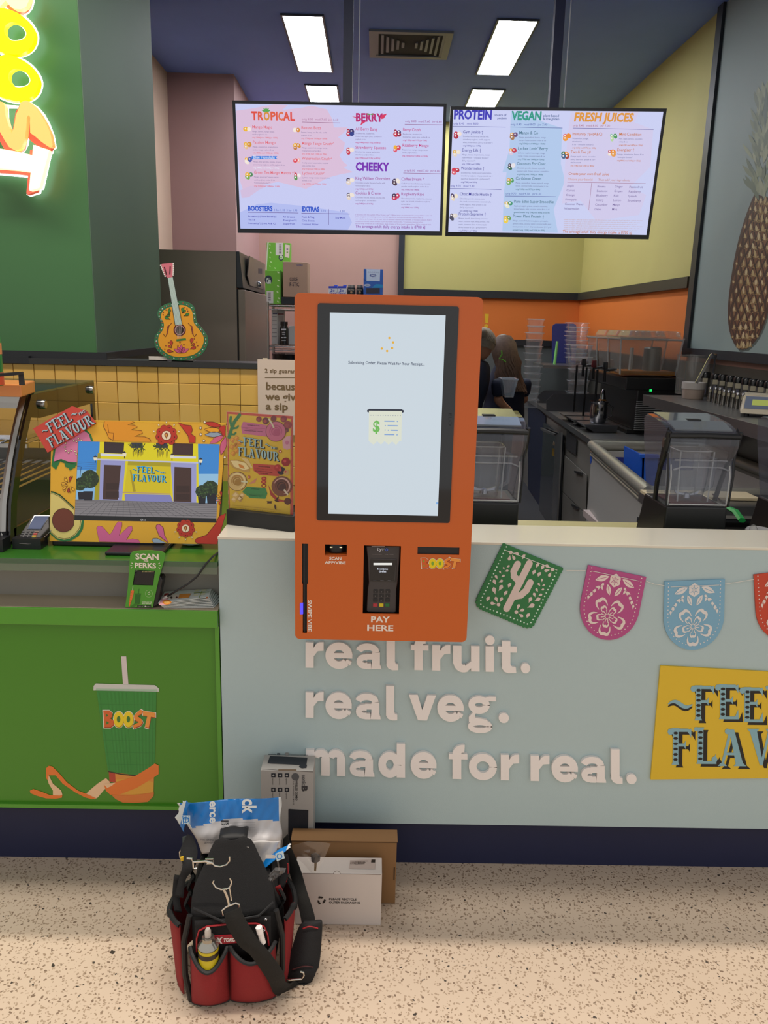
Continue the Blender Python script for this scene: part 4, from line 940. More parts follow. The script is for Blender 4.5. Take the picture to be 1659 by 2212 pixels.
A.text('$', 524, 886, 66, '#6fbb58', 4, x1=568, bold=.03)
for x_, x1_2, y in ((596, 660, 821), (616, 678, 849), (634, 678, 877), (596, 658, 903)): A.line([(x_, y), (x1_2, y + 1)], 7, '#86a6d8', 4)
for x_, y in ((676, 823), (602, 849), (620, 877), (674, 905), (601, 876)): A.disc(x_, y, 4, '#86a6d8', 4, n=8)
A.rect(913, 1318, 926, 1330, '#7db0e8', 3)
A.build('display', t, print_mat('kiosk_screen_ink', emit=.92, rough=.2))
A = Art(P, TK)
A.text('PAY', 512, 2052, 36, '#efe2d6', 1, x1=630, bold=.03); A.text('HERE', 488, 2104, 36, '#efe2d6', 1, x1=651, bold=.03); A.build('pay_here_print', t, INK); A = Art(P, TK)
A.text('SCAN', 259, 1670, 17, '#efe2d6', 1, x1=333, bold=.028); A.text('APP/VIBE', 232, 1695, 17, '#efe2d6', 1, x1=359, bold=.028)
def vtext(A, s, x, y0, y1, capw, col, L=1, bold=.03):
    """type that reads downwards, turned a quarter"""
    v, f = glyphs(s, bold); w = max(p[0] for p in v)
    A._add([A.P.uv(*A.T(x + p[1] / CAP * capw, y0 + p[0] / w * (y1 - y0))) for p in v], f, col, L)
A.build('scan_print', t, INK); A = Art(P, TK); vtext(A, 'SWIPE VIBE', 128, 1917, 2110, 22, '#efe2d6'); A.build('swipe_print', t, INK); A = Art(P, TK)
boost(A, (822, 1722), (232, -2), (0, -62), 1, hole='#7fae3a')
A.build('shop_logo', t, INK)
# maker's name beside the screen, on the glass
A = Art(Plane((0, YK - .0031, 0)), TK); vtext(A, 'ELO', 990, 770, 850, 18, '#23252c', bold=0); A.build('glass_mark', t, INK)
# inside the openings
bx('slot_liner', BKP, t, slot[0][0], slot[1][0], YK + .006, YK + .02, slot[0][1], slot[2][1])
bx('swipe_channel', BKP, t, sw1[0][0] - .002, sw1[1][0] + .002, YK + .010, YK + .03, sw2[0][1] - .002, sw1[2][1] + .002)
bx('swipe_rail', BKP, t, (sw2[0][0] + sw2[1][0]) / 2 - .001, (sw2[0][0] + sw2[1][0]) / 2 + .001, YK + .002, YK + .012, sw2[0][1], sw1[2][1])
l = mid(q((80, 1935), (98, 1935), (98, 2003), (80, 2003)))
MB().slab(P, l, .004, .0012).build('swipe_light', mat('blue_light', '#3030ff', emit='#4a3cff', es=1.6), t)
sx0, sz0, sx1, sz1 = aabb(scan)
bx('scanner_niche', DK, t, sx0 - .003, sx1 + .003, YK + .034, YK + .049, sz0 - .003, sz1 + .003)
bx('scanner_niche_floor', OR, t, sx0, sx1, YK + .006, YK + .034, sz0, sz0 + .002)
MB().lathe([(.0001, -.013), (.02, -.012), (.023, 0), (.02, .012), (.0001, .013)], ((sx0 + sx1) / 2, YK + .022, sz0 + .0155), 16, axis='z', sx=.95, sy=.5).build('scanner_head', BKP, t)
for dx in (-.014, -.0105, .0105, .014):
    MB().ball(((sx0 + sx1) / 2 + dx, YK + .0105, sz0 + .019), .0016, n=6).build('scanner_lamp', mat('scanner_led', '#f4e2b0', emit='#ffeec0', es=1.0), t)
rx0, rz0, rx1, rz1 = aabb(rdr)
bx('reader_niche', DK, t, rx0 - .003, rx1 + .003, YK + .04, YK + .049, rz0 - .003, rz1 + .003)
mb = MB(); mb.box(rx0 - .003, rx0 - .0005, YK + .006, YK + .04, rz0, rz1); mb.box(rx1 + .0005, rx1 + .003, YK + .006, YK + .04, rz0, rz1); mb.build('niche_wall', OR, t)
# the payment terminal in its niche
def card_terminal(name, lab, P, T, body, scr_, keys, group=None, th=.022, lit=None, label_art=None):
    uvb = [P.uv(*T(*p)) for p in body]
    c = (sum(p[0] for p in uvb) / len(uvb), min(p[1] for p in uvb))
    t = thing(name, lab, 'card terminal', P.O + P.U * c[0] + P.V * c[1] - P.N * th / 2, group=group)
    MB().slab(P, uvb, th).build('body', mat('terminal_grey', '#3f3a3a', .45), t, bev=.003, seg=3)
    MB().slab(P, [P.uv(*T(*p)) for p in scr_], .002, .0012).build('screen', BKG, t, bev=.0005)
    for pts, col in keys:
        MB().slab(P, [P.uv(*T(*p)) for p in pts], .003, .0015).build('key', mat('key_' + col.strip('#'), col, .45), t, bev=.0006)
    return t
TR_ = crop(640, 1160, 6.381); PR = Plane((0, YK + .012, 0))
keys = []
for r_, y in enumerate((748, 808, 870, 938)):
    for c_, x in enumerate((1094, 1178, 1262)):
        x -= r_ * 2; col = ['#1c1a1c', '#b0303c', '#d8c01c', '#1f6a34'][0 if r_ < 3 else c_ + 1]
        keys.append(([(x - 30, y - 24), (x + 30, y - 24), (x + 30, y + 22), (x - 30, y + 22)], col))
ct = card_terminal('card_terminal', 'grey payment terminal set into the orange kiosk above PAY HERE', PR, TR_, [(965, 125), (1430, 132), (1422, 300), (1395, 640), (1380, 720), (1372, 1035), (1340, 1045), (985, 1035), (970, 1010), (985, 720), (1000, 640), (985, 300)], [(1025, 300), (1385, 305), (1380, 620), (1018, 612)], keys)
A = Art(PR, TR_)
A.text('tyr', 1110, 188, 52, '#b8b8c0', 5, x1=1222, bold=.02); A.ring(1245, 172, 16, 9, '#4a66c8', 5, n=14)
A.text('cards tap insert', 1048, 238, 8, '#a8a0a0', 5, x1=1180); A.text('tap here', 1225, 240, 8, '#a8a0a0', 5, x1=1340)
A.line([(1040, 127), (1222, 129)], 5, '#d8d0d0', 5)
for i, (l_, r_, y) in enumerate(((0, 3, 748), (3, 6, 808), (6, 9, 870))):
    for c_, x in enumerate((1094, 1178, 1262)):
        ch = '456789'[i * 3 + c_] if i < 2 else ' 0 '[c_]
        if ch != ' ': A.text(ch, x - 4 - i * 2, y + 10, 16, '#a8a2a4', 9, align='c')
A.line([(1022, 300), (1380, 306), (1352, 605), (1026, 596)], 2.5, '#6a6468', 8)
A.build('markings', ct, INK)
A = Art(PR, TR_); A.rect(1064, 354, 1322, 385, '#f0efe8', 5)
A.text('Boost Juice', 1112, 447, 24, '#dfe4f0', 5, x1=1264, bold=.02); A.text('Griffith', 1138, 484, 24, '#dfe4f0', 5, x1=1238, bold=.02)
for x_ in (1062, 1160, 1260): A.line([(x_, 598), (x_ + 48, 600)], 4, '#8a8484', 5)
A.build('lit_text', ct, print_mat('terminal_lit_ink', emit=.9))
# ================================================================== THINGS ON THE GREEN COUNTER AND TILED WALL
# ---- promotional monitor in its printed surround, leaning back
tilt = R(15)
pb = atz(290, 1171.5, .972)
PM = Plane((0, pb.y, .972), (1, -.012, 0), (0, math.sin(tilt), math.cos(tilt)))
T = crop(130, 890, 4.484)
t = mon = thing('promo_monitor', 'monitor in a yellow fruit-patterned surround with a red FEEL THE FLAVOUR tag', 'monitor', (-.68, pb.y + .03, .954))
out = [T(*p) for p in ((-85, 70), (1606, 105), (1520, 1282), (-103, 1250))]
win = [T(*p) for p in ((173, 283), (1545, 312), (1512, 1072), (136, 1048))]
mb = MB(); slabh(mb, PM, PM.pts(out), [PM.pts(win)], .005, 0); mb.build('printed_surround', mat('surround_yellow', '#e8b02a', .45), t)
PW = Plane(PM.O - PM.N * .004, PM.U, PM.V)
wv = PM.pts(win)
mb = MB().slab(PW, [(wv[3][0] - .008, wv[3][1] - .01), (wv[2][0] + .008, wv[2][1] - .01), (wv[1][0] + .008, wv[1][1] + .01), (wv[0][0] - .008, wv[0][1] + .01)], .03); mb.build('monitor_housing', BKP, t, bev=.002)
bl = PM.pts([T(*p) for p in ((136, 1000), (1514, 1030), (1512, 1072), (136, 1048))])
MB().slab(PM, bl, .004, -.0003).build('chin_bezel', BKP, t)
A = Art(PM, T); A.disc(791, 1045, 12, '#c8ccd0', 1); A.disc(791, 1045, 7, '#30343a', 2); A.text('LG', 806, 1054, 15, '#c8ccd0', 1, x1=833, bold=.02); A.build('maker_mark', t, INK)
# surround print
A = Art(PM, T); K = '#5a1a14'
def blob(pts, col, L=1, line=K, w=4):
    A.poly(pts, col, L)
    if line: A.line(pts, w, line, L + .5, True)
A.poly([(-85, 70), (1606, 105), (1605, 118), (-85, 84)], '#ecb830', 0)
# dragonfruit half
A.poly([(-85, 520), (-60, 330), (-20, 200), (250, 168), (300, 220), (322, 283), (173, 283), (160, 522), (60, 505), (0, 480), (-40, 560)], '#2f7a42', 1)
A.poly([(-60, 480), (-40, 330), (0, 230), (230, 180), (278, 215), (300, 283), (173, 283), (162, 488), (80, 482), (10, 455)], '#dc7fa8', 2)
for x, y in ((55, 303), (48, 340), (56, 375), (84, 394), (108, 375), (146, 381), (157, 408), (133, 248), (135, 280), (160, 285), (178, 257), (207, 273), (76, 276), (100, 262)):
    A.disc(x, y, 11, K, 3, n=8); A.disc(x, y, 8, '#f4e8c0', 4, n=8)
A.poly([(42, 505), (60, 498), (150, 520), (146, 540), (128, 544), (110, 560), (92, 566), (84, 545), (50, 530)], '#2f7a42', 1.5)
A.line([(-60, 482), (0, 470), (60, 488), (160, 505)], 4, '#1c2a1c', 3)
# flower burst left
for i, a in enumerate(range(0, 360, 45)):
    c = ['#d9829a', '#f0b832', '#b04030', '#e8b03a', '#e8b03a', '#f0b832', '#b04030', '#d98a9a'][i]
    x, y = 90 + 18 * math.cos(R(a + 8)), 702 + 18 * math.sin(R(a + 8)); p = drop(x, y, 62, 26, a + 8)
    if all(q[0] < 146 for q in p): A.poly(p, c, 1); A.line(p, 3.5, K, 1.5, True)
for x, y in ((52, 636), (116, 628), (22, 708), (44, 762), (100, 776)): A.disc(x, y, 9, K, 1, n=8); A.disc(x, y, 5.5, '#f2c23a', 2, n=8)
# avocado
av = [(-88, 768), (-60, 772), (0, 800), (136, 925), (136, 1048), (232, 1050), (222, 1130), (180, 1200), (110, 1245), (40, 1255), (-30, 1240), (-103, 1175)]
A.poly(av, '#2f7a42', 1)
A.poly([(-92, 782), (-60, 786), (0, 814), (136, 938), (136, 1048), (210, 1050), (195, 1130), (150, 1190), (90, 1228), (40, 1238), (-30, 1222), (-99, 1160)], '#e2ce7a', 2)
A.line([(-92, 790), (-60, 794), (0, 822), (136, 945)], 4, '#3a3412', 3); A.line([(201, 1050), (188, 1125), (145, 1182), (90, 1220), (40, 1228), (-30, 1212), (-98, 1150)], 4, '#3a3412', 3)
A.line([(-88, 770), (-60, 775), (0, 804), (136, 928)], 9, '#23401c', 3.4)
ap = [(x, y) for x, y in circ(34, 1048, 108, 30, 114) if x < 137]; A.poly(ap, '#743c2c', 4); A.line(ap, 4, '#3a1c14', 4.5, True)
# top: orange hand-like petals
hand = [(430, 90), (420, 140), (450, 195), (470, 250), (512, 275), (880, 288), (870, 262), (820, 240), (720, 236), (800, 205), (790, 182), (690, 172), (750, 145), (720, 128), (655, 125), (722, 100), (700, 92)]
A.poly(hand, '#e89a28', 1); A.line(hand[:5], 4, K, 2); A.line(hand[5:], 4, K, 2); A.line([(462, 120), (470, 200), (518, 205), (512, 275)], 4, K, 2)
def rosette(cx, cy, r, lower=False):
    for k in range(9):
        a = R(k * 40 + 10); x, y = cx + r * .72 * math.cos(a), cy + r * .72 * math.sin(a)
        if y > 1055 or y < 300: A.disc(x, y, r * .36, K, 1, n=12); A.disc(x, y, r * .33, '#c23a2a', 1.5, n=12); A.disc(cx + r * .8 * math.cos(a), cy + r * .8 * math.sin(a), r * .06, K, 2, n=7)
    A.disc(cx, cy, r * .75, '#c23a2a', 2, n=24); A.disc(cx, cy, r * .47, K, 3, n=20); A.disc(cx, cy, r * .44, '#f4e0c0', 3.4, n=20)
    A.poly(drop(cx, cy + r * .4, r * .7, r * .4, 270), '#8a3a1e', 4); A.poly(drop(cx, cy + r * .25, r * .45, r * .2, 270), '#e0a050', 5)
    for k in range(5):
        a = R((-162 + k * 36) if not lower else (162 - k * 36)); p = drop(cx + r * 1.1 * math.cos(a), cy + r * 1.1 * math.sin(a), r * .28, r * .16, math.degrees(a))
        A.poly(p, K, 2); A.poly([(q[0] * .82 + sum(w[0] for w in p) / len(p) * .18, q[1] * .82 + sum(w[1] for w in p) / len(p) * .18) for q in p], '#f8ecd0', 3)
rosette(1030, 228, 100); rosette(1216, 1128, 84, True)
A.poly([(940, 290), (1120, 296), (1120, 300), (940, 295)], '#c23a2a', 2)
blob([(1140, 100), (1205, 125), (1270, 132), (1282, 175), (1268, 212), (1310, 240), (1308, 298), (1252, 296), (1240, 230), (1180, 150)], '#c8392a')
for x, y in ((1360, 155), (1362, 216), (1392, 278), (1400, 100), (1595, 440)): A.disc(x, y, 14, K, 1, n=10); A.disc(x, y, 10, '#f6ecd4', 2, n=10)
for (x0, y0, L_, w_, a, c) in ((1570, 140, 180, 48, 192, '#c8392a'), (1570, 180, 175, 50, 184, '#f0a92c'), (1575, 215, 175, 52, 178, '#9aaabc'), (1590, 225, 165, 50, 150, '#d8688e'), (1605, 235, 190, 60, 105, '#d8688e')):
    blob(petal(x0, y0, L_, w_, a), c)
blob([(1540, 150), (1565, 135), (1600, 130), (1602, 235), (1570, 225), (1560, 190), (1540, 180)], '#c8392a', 3)
for (x0, y0, L_, w_, a, c) in ((1590, 830, 85, 22, 262, '#c23a2a'), (1585, 830, 66, 22, 205, '#f0b832'), (1585, 845, 66, 22, 165, '#e8a0a0'), (1590, 850, 68, 22, 118, '#c23a2a')): blob(drop(x0 - 25, y0, L_ * .8, w_, a), c, w=3)
# bottom
blob([(380, 1255), (358, 1150), (354, 1120), (372, 1104), (410, 1112), (445, 1150), (480, 1190), (505, 1160), (540, 1090), (562, 1062), (598, 1066), (598, 1100), (570, 1200), (610, 1160), (660, 1112), (695, 1106), (700, 1140), (640, 1240), (700, 1228), (760, 1240), (775, 1266)], '#d8689a')
blob([(928, 1120), (932, 1095), (960, 1086), (1000, 1120), (1010, 1190), (1050, 1268), (960, 1200)], '#d8689a'); blob([(890, 1240), (900, 1224), (940, 1222), (1030, 1270), (905, 1266)], '#9db4c8')
blob([(1606, 980), (1540, 1010), (1500, 1090), (1420, 1190), (1320, 1225), (1303, 1250), (1330, 1275), (1520, 1281)], '#c8392a')
A.build('surround_print', t, INK)
# moving picture on the screen
A = Art(PW, T)
v = PW.pts(win); A.uvpoly([v[3], v[2], v[1], v[0]], '#3f92e0', 0)
A.poly([(160, 560), (400, 570), (400, 850), (150, 850)], '#8fc4ee', 1); A.poly([(1330, 600), (1535, 600), (1528, 880), (1320, 880)], '#9fd0f2', 1)
for y in (483, 500, 520, 540): A.line([(168, y), (380, y + 14)], 2, '#4a5a80', 2)
A.line([(165, 525), (205, 533), (190, 650)], 5, '#222838', 2)
A.poly([(385, 285), (1335, 303), (1345, 880), (360, 850)], '#f2e012', 2)
A.poly([(365, 400), (395, 400), (380, 850), (330, 850)], '#b0a214', 2.2)
A.poly([(392, 455), (635, 470), (600, 858), (380, 850)], '#a4a4d8', 3); A.poly([(1070, 480), (1320, 490), (1320, 880), (1098, 880)], '#a8a8dc', 3)
A.poly([(427, 512), (590, 518), (560, 850), (415, 845)], '#4a3028', 4); A.poly([(1108, 532), (1272, 540), (1272, 875), (1100, 868)], '#4a3028', 4)
for x0, x1_, y0 in ((445, 570, 690), (1125, 1255, 715)): A.rect(x0, y0, x1_, y0 + 62, '#3c261f', 5); A.rect(x0, y0 + 80, x1_, y0 + 140, '#3c261f', 5)
A.poly([(428, 290), (622, 296), (615, 405), (425, 398)], '#3a2a2c', 4); A.poly([(1092, 300), (1290, 306), (1286, 425), (1090, 420)], '#4a2c28', 4)
A.poly([(392, 402), (642, 410), (640, 432), (395, 425)], '#e8e8f4', 5); A.poly([(1070, 425), (1316, 432), (1316, 452), (1072, 448)], '#e8e8f4', 5)
A.poly([(355, 452), (1340, 486), (1340, 500), (355, 466)], '#d0d0e8', 5.5)
A.poly([(660, 470), (1075, 488), (1070, 790), (620, 780)], '#e4cc14', 4); A.poly([(660, 470), (1075, 488), (1074, 530), (655, 515)], '#b8a618', 4.4)
A.poly([(605, 772), (1075, 790), (1075, 800), (605, 786)], '#c8a870', 6); A.poly([(625, 795), (1070, 803), (1098, 876), (630, 862)], '#8c8cc8', 5); A.poly([(675, 560), (690, 565), (735, 770), (708, 772)], '#b49c1e', 5)
for x, sgn in ((745, 1), (985, 1)):
    A.poly([(x - 55, 296), (x + 55, 298), (x + 60, 350), (x - 55, 350)], '#3a3a48', 5)
    rg = random.Random(int(x))
    for k in range(26): A.poly(petal(x + rg.uniform(-60, 60), 345, rg.uniform(30, 60), 9, rg.uniform(200, 340) if k % 2 else rg.uniform(30, 150)), rg.choice(['#2c3a1e', '#3a4a22', '#4a4a1c']), 6)
    for k in range(14): A.poly(petal(x + rg.uniform(-45, 60), 370, rg.uniform(30, 80), 9, 90), '#a8961c', 5.5)
for x, y in ((343, 470), (625, 430), (1085, 450), (1363, 492)):
    A.poly([(x - 20, y - 30), (x + 20, y - 30), (x + 12, y), (x - 12, y)], '#fff2d0', 7); A.poly([(x - 22, y - 30), (x, y - 50), (x + 22, y - 30)], '#242430', 8); A.rect(x - 4, y, x + 4, y + 22, '#242430', 7)
for x, y, r in ((195, 700, 62), (290, 650, 88), (1375, 770, 62), (1458, 745, 80)):
    A.disc(x, y, r, '#2a3a20', 7, n=20); rg = random.Random(int(x))
    for k in range(60):
        a = rg.uniform(0, 6.28); q_ = rg.uniform(0, 1) ** .6 * r; A.disc(x + q_ * math.cos(a), y + q_ * math.sin(a), 8, rg.choice(['#3a5028', '#1e2c18', '#466030', '#2a3c20']), 8, n=6)
for x, y, w_, h_ in ((208, 815, 34, 40), (275, 818, 48, 50), (1375, 855, 40, 46), (1470, 845, 52, 55)): A.poly([(x - w_, y - h_), (x + w_, y - h_), (x + w_ * .8, y + h_ * .8), (x - w_ * .8, y + h_ * .8)], '#1e1c24', 7.5)
A.poly([(150, 846), (600, 858), (1100, 876), (1530, 886), (1514, 1035), (136, 1000)], '#8c8688', 6)
rg = random.Random(3)
for i in range(9):
    f = (i / 9) ** 1.5; y0 = 850 + f * 150; A.line([(146, y0 + 4), (1524, y0 + 34)], 2.6 + 2 * f, '#5c585c', 7)
for i in range(-8, 30):
    xt_ = 700 + (i - 11) * 42; xb = 760 + (i - 11) * 74
    if 160 < xb < 1500 and 160 < xt_ < 1520: A.line([(xt_, 868), (xb, 1012)], 3.2, '#5c585c', 7)
slogan(A, (698, 668), (330, 14), (8, -145), '#35b4e8', '#17323e', 8, dots=False)
A.build('picture', t, print_mat('monitor_lit_ink', emit=.72, rough=.25))
# red tag sticking out of its corner
TT = crop(0, 720, 7.9); PG_ = Plane(PM.O + PM.N * .006, PM.U, PM.V)
tagp = [TT(*p) for p in ((565, 1625), (1230, 1240), (1480, 1322), (1640, 1530), (1290, 1750), (810, 2035))]
MB().slab(PG_, PG_.pts(tagp), .004).build('slogan_tag', mat('tag_red', '#cc4436', .5), t)
A = Art(PG_, TT); slogan(A, (870, 1968), (745, -425), (-190, -370), '#a8c6d0', '#3a1614', 1, dots=False)
A.build('tag_print', t, INK)
# stand
mb = MB().box(pb.x - .24, pb.x + .08, pb.y + .01, pb.y + .15, .954, .970); mb.build('keyboard_tray', mat('tray_black', '#1c1716', .5), t, bev=.004)
mb = MB().box(pb.x - .06, pb.x + .10, 2.178, pb.y + .14, .9545, .964); mb.build('stand_foot', BKP, t, bev=.003)
mb = MB().box(pb.x - .03, pb.x + .03, pb.y + .10, pb.y + .13, .97, 1.12); mb.build('stand_neck', BKP, t)
# ---- white bowl peeping out below the surround
c = atz(404, 1188, .9545)
t = thing('white_bowl', 'small white bowl half hidden under the monitor surround', 'bowl', (c.x, c.y + .064, .9545))
MB().lathe([(.012, 0), (.03, .004), (.036, .018), (.038, .030), (.036, .030), (.033, .018), (.02, .007), (.0001, .006)], (c.x, c.y + .064, .9545), 28).build('bowl', mat('white_china', '#e4e2de', .3, coat=.3), t)
# ---- card terminal beside the display case
TC = crop(0, 960, 8.295)
bz = atz(60, 1182, .956)
PT = Plane((0, 2.225, .972), (1, .0, 0), (0, math.sin(R(52)), math.cos(R(52))))
keys = []
for r_ in range(4):
    for c_ in range(4):
        x = 430 - r_ * 22 + c_ * 77; y = 1562 + r_ * 38 + (c_ * 2)
        col = '#262628' if c_ < 3 else ['#7a5a48', '#c8362c', '#d8a824', '#2fa048'][r_]
        w_ = 24 if c_ < 3 else 36
        keys.append(([(x - w_, y - 12), (x + w_, y - 12), (x + w_ - 8, y + 14), (x - w_ - 8, y + 14)], col))
ct = card_terminal('card_terminal', 'black payment terminal lying between the display case and the monitor', PT, TC, [(605, 1250), (880, 1255), (880, 1490), (740, 1640), (660, 1760), (500, 1790), (330, 1780), (312, 1710), (440, 1480)], [(612, 1275), (900, 1275), (735, 1535), (480, 1528)], keys, th=.03)
MB().tube([PT.O + PT.U * u + PT.V * v_ - PT.N * .01 for u, v_ in PT.pts([TC(*p) for p in ((600, 1258), (318, 1715), (322, 1780), (400, 1800), (600, 1800), (720, 1740), (760, 1640), (900, 1500))])], .0012, 6).build('silver_trim', mat('chrome', '#c8c8c8', .15, metal=1), ct)
A = Art(PT, TC); A.poly([(625, 1290), (885, 1290), (730, 1522), (500, 1518)], '#5a6a96', 5); A.build('lit_text', ct, print_mat('terminal_screen_ink', emit=.5))
x_, y_ = ct.location.x, ct.location.y
bx('stand', BKP, ct, -1.015, -.935, 2.225, 2.275, .9545, .985)
# ---- scan for perks stand
TP = crop(240, 1170, 6.381); P0 = aty(305, 1314, 2.1262)
PP = Plane((0, 2.1262, .8199), (1, 0, 0), (0, 0, 1))
t = thing('scan_stand', 'green SCAN FOR PERKS stand with a black barcode reader window', 'stand', (P0.x, P0.y + .02, .8196))
body = [(193, 908), (230, 640), (262, 180), (290, 140), (400, 122), (560, 120), (700, 138), (745, 170), (742, 220), (660, 500), (600, 780), (574, 908)]
hole = [(328, 390), (606, 400), (578, 606), (296, 600)]
mb = MB(); slabh(mb, PP, [(u, max(v_, .0)) for u, v_ in PP.pts([TP(*p) for p in body])], [PP.pts([TP(*p) for p in hole])], .003); mb.build('front_card', mat('stand_green', '#4e9a2c', .4), t)
Pb = Plane(PP.O - PP.N * .0035, PP.U, PP.V)
MB().slab(Pb, Pb.pts([TP(*p) for p in ((320, 425), (600, 432), (690, 490), (712, 530), (640, 880), (590, 906), (230, 902), (290, 600))]), .035).build('reader_housing', BKP, t, bev=.003)
A = Art(Plane(PP.O - PP.N * .002, PP.U, PP.V), TP); A.poly([(360, 400), (600, 410), (575, 600), (345, 590)], '#15161a', 1)
for i in range(9): A.rect(432 + i * 18, 408, 444 + i * 18, 420, '#9a9060', 2)
A.build('reader_window', t, INKG)
A = Art(PP, TP)
A.text('SCAN', 338, 240, 78, '#efe4d2', 2, x1=658, bold=.035); A.text('FOR', 452, 280, 28, '#efe4d2', 2, x1=520, bold=.03); A.text('PERKS', 326, 358, 68, '#efe4d2', 2, x1=622, bold=.035)
A.build('heading_print', t, INK); A = Art(PP, TP)
for x, y, a in ((310, 310, 215), (300, 328, 180), (302, 346, 150), (645, 312, 322), (652, 330, 358), (648, 348, 35)): A.poly(drop(x, y, 36, 14, a), '#efe4d2', 2)
A.poly([(272, 672), (318, 672), (306, 740), (256, 895), (246, 880)], '#e8733a', 2); A.poly([(300, 606), (306, 606), (300, 672), (292, 672)], '#cfe0c0', 2)
for i in range(5): A.line([(270 - i * 3, 700 + i * 34), (290 - i * 3, 706 + i * 34)], 4, '#c05a28', 3)
A.poly([(335, 718), (410, 720), (392, 858), (330, 850)], '#2f6a26', 2); A.poly([(330, 715), (415, 717), (414, 728), (330, 726)], '#3c7a30', 3); A.line([(386, 650), (376, 716)], 6, '#2f6a26', 2)
A.poly([(260, 898), (330, 850), (392, 858), (300, 905)], '#3a7a24', 1.5)
A.ring(522, 714, 50, 3, '#b8d89c', 2); A.ring(522, 714, 15, 5, '#d8e8c4', 2, n=10); A.line([(516, 700), (534, 684)], 5, '#d8e8c4', 2)
A.text('DOWNLOAD THE', 428, 838, 14, '#dce8c8', 2, x1=562, bold=.03); A.text('BOOST APP NOW', 426, 860, 14, '#dce8c8', 2, x1=556, bold=.03)
A.rect(362, 876, 446, 898, '#20241e', 2); A.rect(456, 878, 552, 902, '#20241e', 2); A.text('GET IT ON', 380, 892, 8, '#c8d0c0', 3, x1=440); A.text('App Store', 484, 895, 9, '#c8d0c0', 3, x1=545); A.disc(472, 889, 8, '#d8dcd4', 3, n=8)
A.build('badge_print', t, INK)
# ---- cable with its connector
cb = [atz(478, 1188, .958), atz(468, 1196, .9575), aty(460, 1202, 2.1295), aty(445, 1218, 2.1295), aty(425, 1246, 2.130), aty(405, 1262, 2.135), aty(380, 1277, 2.14), aty(362, 1288, 2.145), aty(352, 1296, 2.15), aty(338, 1298, 2.155)]
cb[-2].z = max(cb[-2].z, .824); cb[-1].z = .823
t = thing('scanner_cable', 'black cable with a white connector drooping behind the flyers', 'cable', cb[4])
MB().tube(cb, .0028, 8).build('wire', BKP, t)
MB().tube([cb[7] + Vector((0, -.0005, 0)), (cb[7] + cb[8]) / 2 + Vector((-.004, 0, -.001)), cb[8] + Vector((.0, -.0005, 0))], .0042, 8).build('connector', mat('connector_white', '#d0ccc4', .4), t)
# ---- fanned flyers
TF = TP
fz = .8205
def fl(pts): return [atz(*TF(*p), fz) for p in pts]
rg = random.Random(2)
for i in range(7):
    a, b, c, d = (atz(*TF(*p), fz) for p in ((650, 940), (1350, 900), (1428, 718), (745, 775)))
    k = 6 - i; sh = Vector((.0035 * k, .0006 * k, 0)); rz = R(-1.4 * k)
    cc = (a + b + c + d) / 4; q4 = []
    for p in (a, b, c, d):
        w_ = p - cc; q4.append(cc + Vector((w_.x * math.cos(rz) - w_.y * math.sin(rz), w_.x * math.sin(rz) + w_.y * math.cos(rz), 0)) + sh)
    q4[1].y = max(q4[1].y, 2.124)
    z0 = fz + i * .003
    lift = .010
    ql = [Vector((p.x, min(p.y, 2.216), z0 + (lift if j in (1, 2) else 0) * i / 6)) for j, p in enumerate(q4)]
    lab = 'topmost folded menu flyer of the fanned stack, blue-grey with a fruit picture' if i == 6 else 'folded menu flyer, %s from the top of the fanned stack on the shelf' % ORD[6 - i]
    t = thing('menu_flyer', lab, 'flyer', (cc.x, cc.y, z0), group='fanned menu flyers on the shelf')
    MB().hexa(ql, [p + Vector((0, 0, .0012)) for p in ql]).build('sheet', mat('flyer_paper', '#dde3e0', .5), t)
    if i == 6:
        U = (ql[1] - ql[0]); Vv = (ql[3] - ql[0]); PF = Plane(ql[0] + Vector((0, 0, .0013)), U, Vv); A = Art(PF, lambda x, y: TF(x, y - 62))
        A.poly([(655, 938), (690, 860), (745, 778), (800, 770), (780, 850), (760, 938)], '#e0a0a8', 1)
        A.disc(770, 900, 62, '#e8892c', 2, ry=34); A.disc(770, 905, 40, '#f4b860', 3, ry=20); A.disc(770, 805, 40, '#a8302c', 2, ry=24)
        A.poly([(800, 800), (940, 790), (930, 850), (780, 862)], '#e8ddd0', 3); A.poly([(945, 790), (1100, 782), (1075, 835), (925, 850)], '#e8963c', 3); A.disc(832, 840, 16, '#3a3028', 4, ry=16); A.disc(905, 835, 14, '#6a3028', 4, ry=10)
        for x, y in ((1180, 740), (1280, 738), (1165, 800), (1262, 790)): A.poly([(x - 30, y + 12), (x + 28, y + 8), (x + 40, y - 16), (x - 16, y - 12)], '#e8e4c4', 2)
        A.poly([(1140, 770), (1350, 755), (1352, 762), (1138, 778)], '#8aa030', 2); A.poly([(1205, 850), (1212, 850), (1262, 740), (1252, 740)], '#8aa030', 2)
        A.poly([(1300, 850), (1328, 848), (1338, 826), (1312, 828)], '#e87838', 2)
        A.build('flyer_print', t, INK)
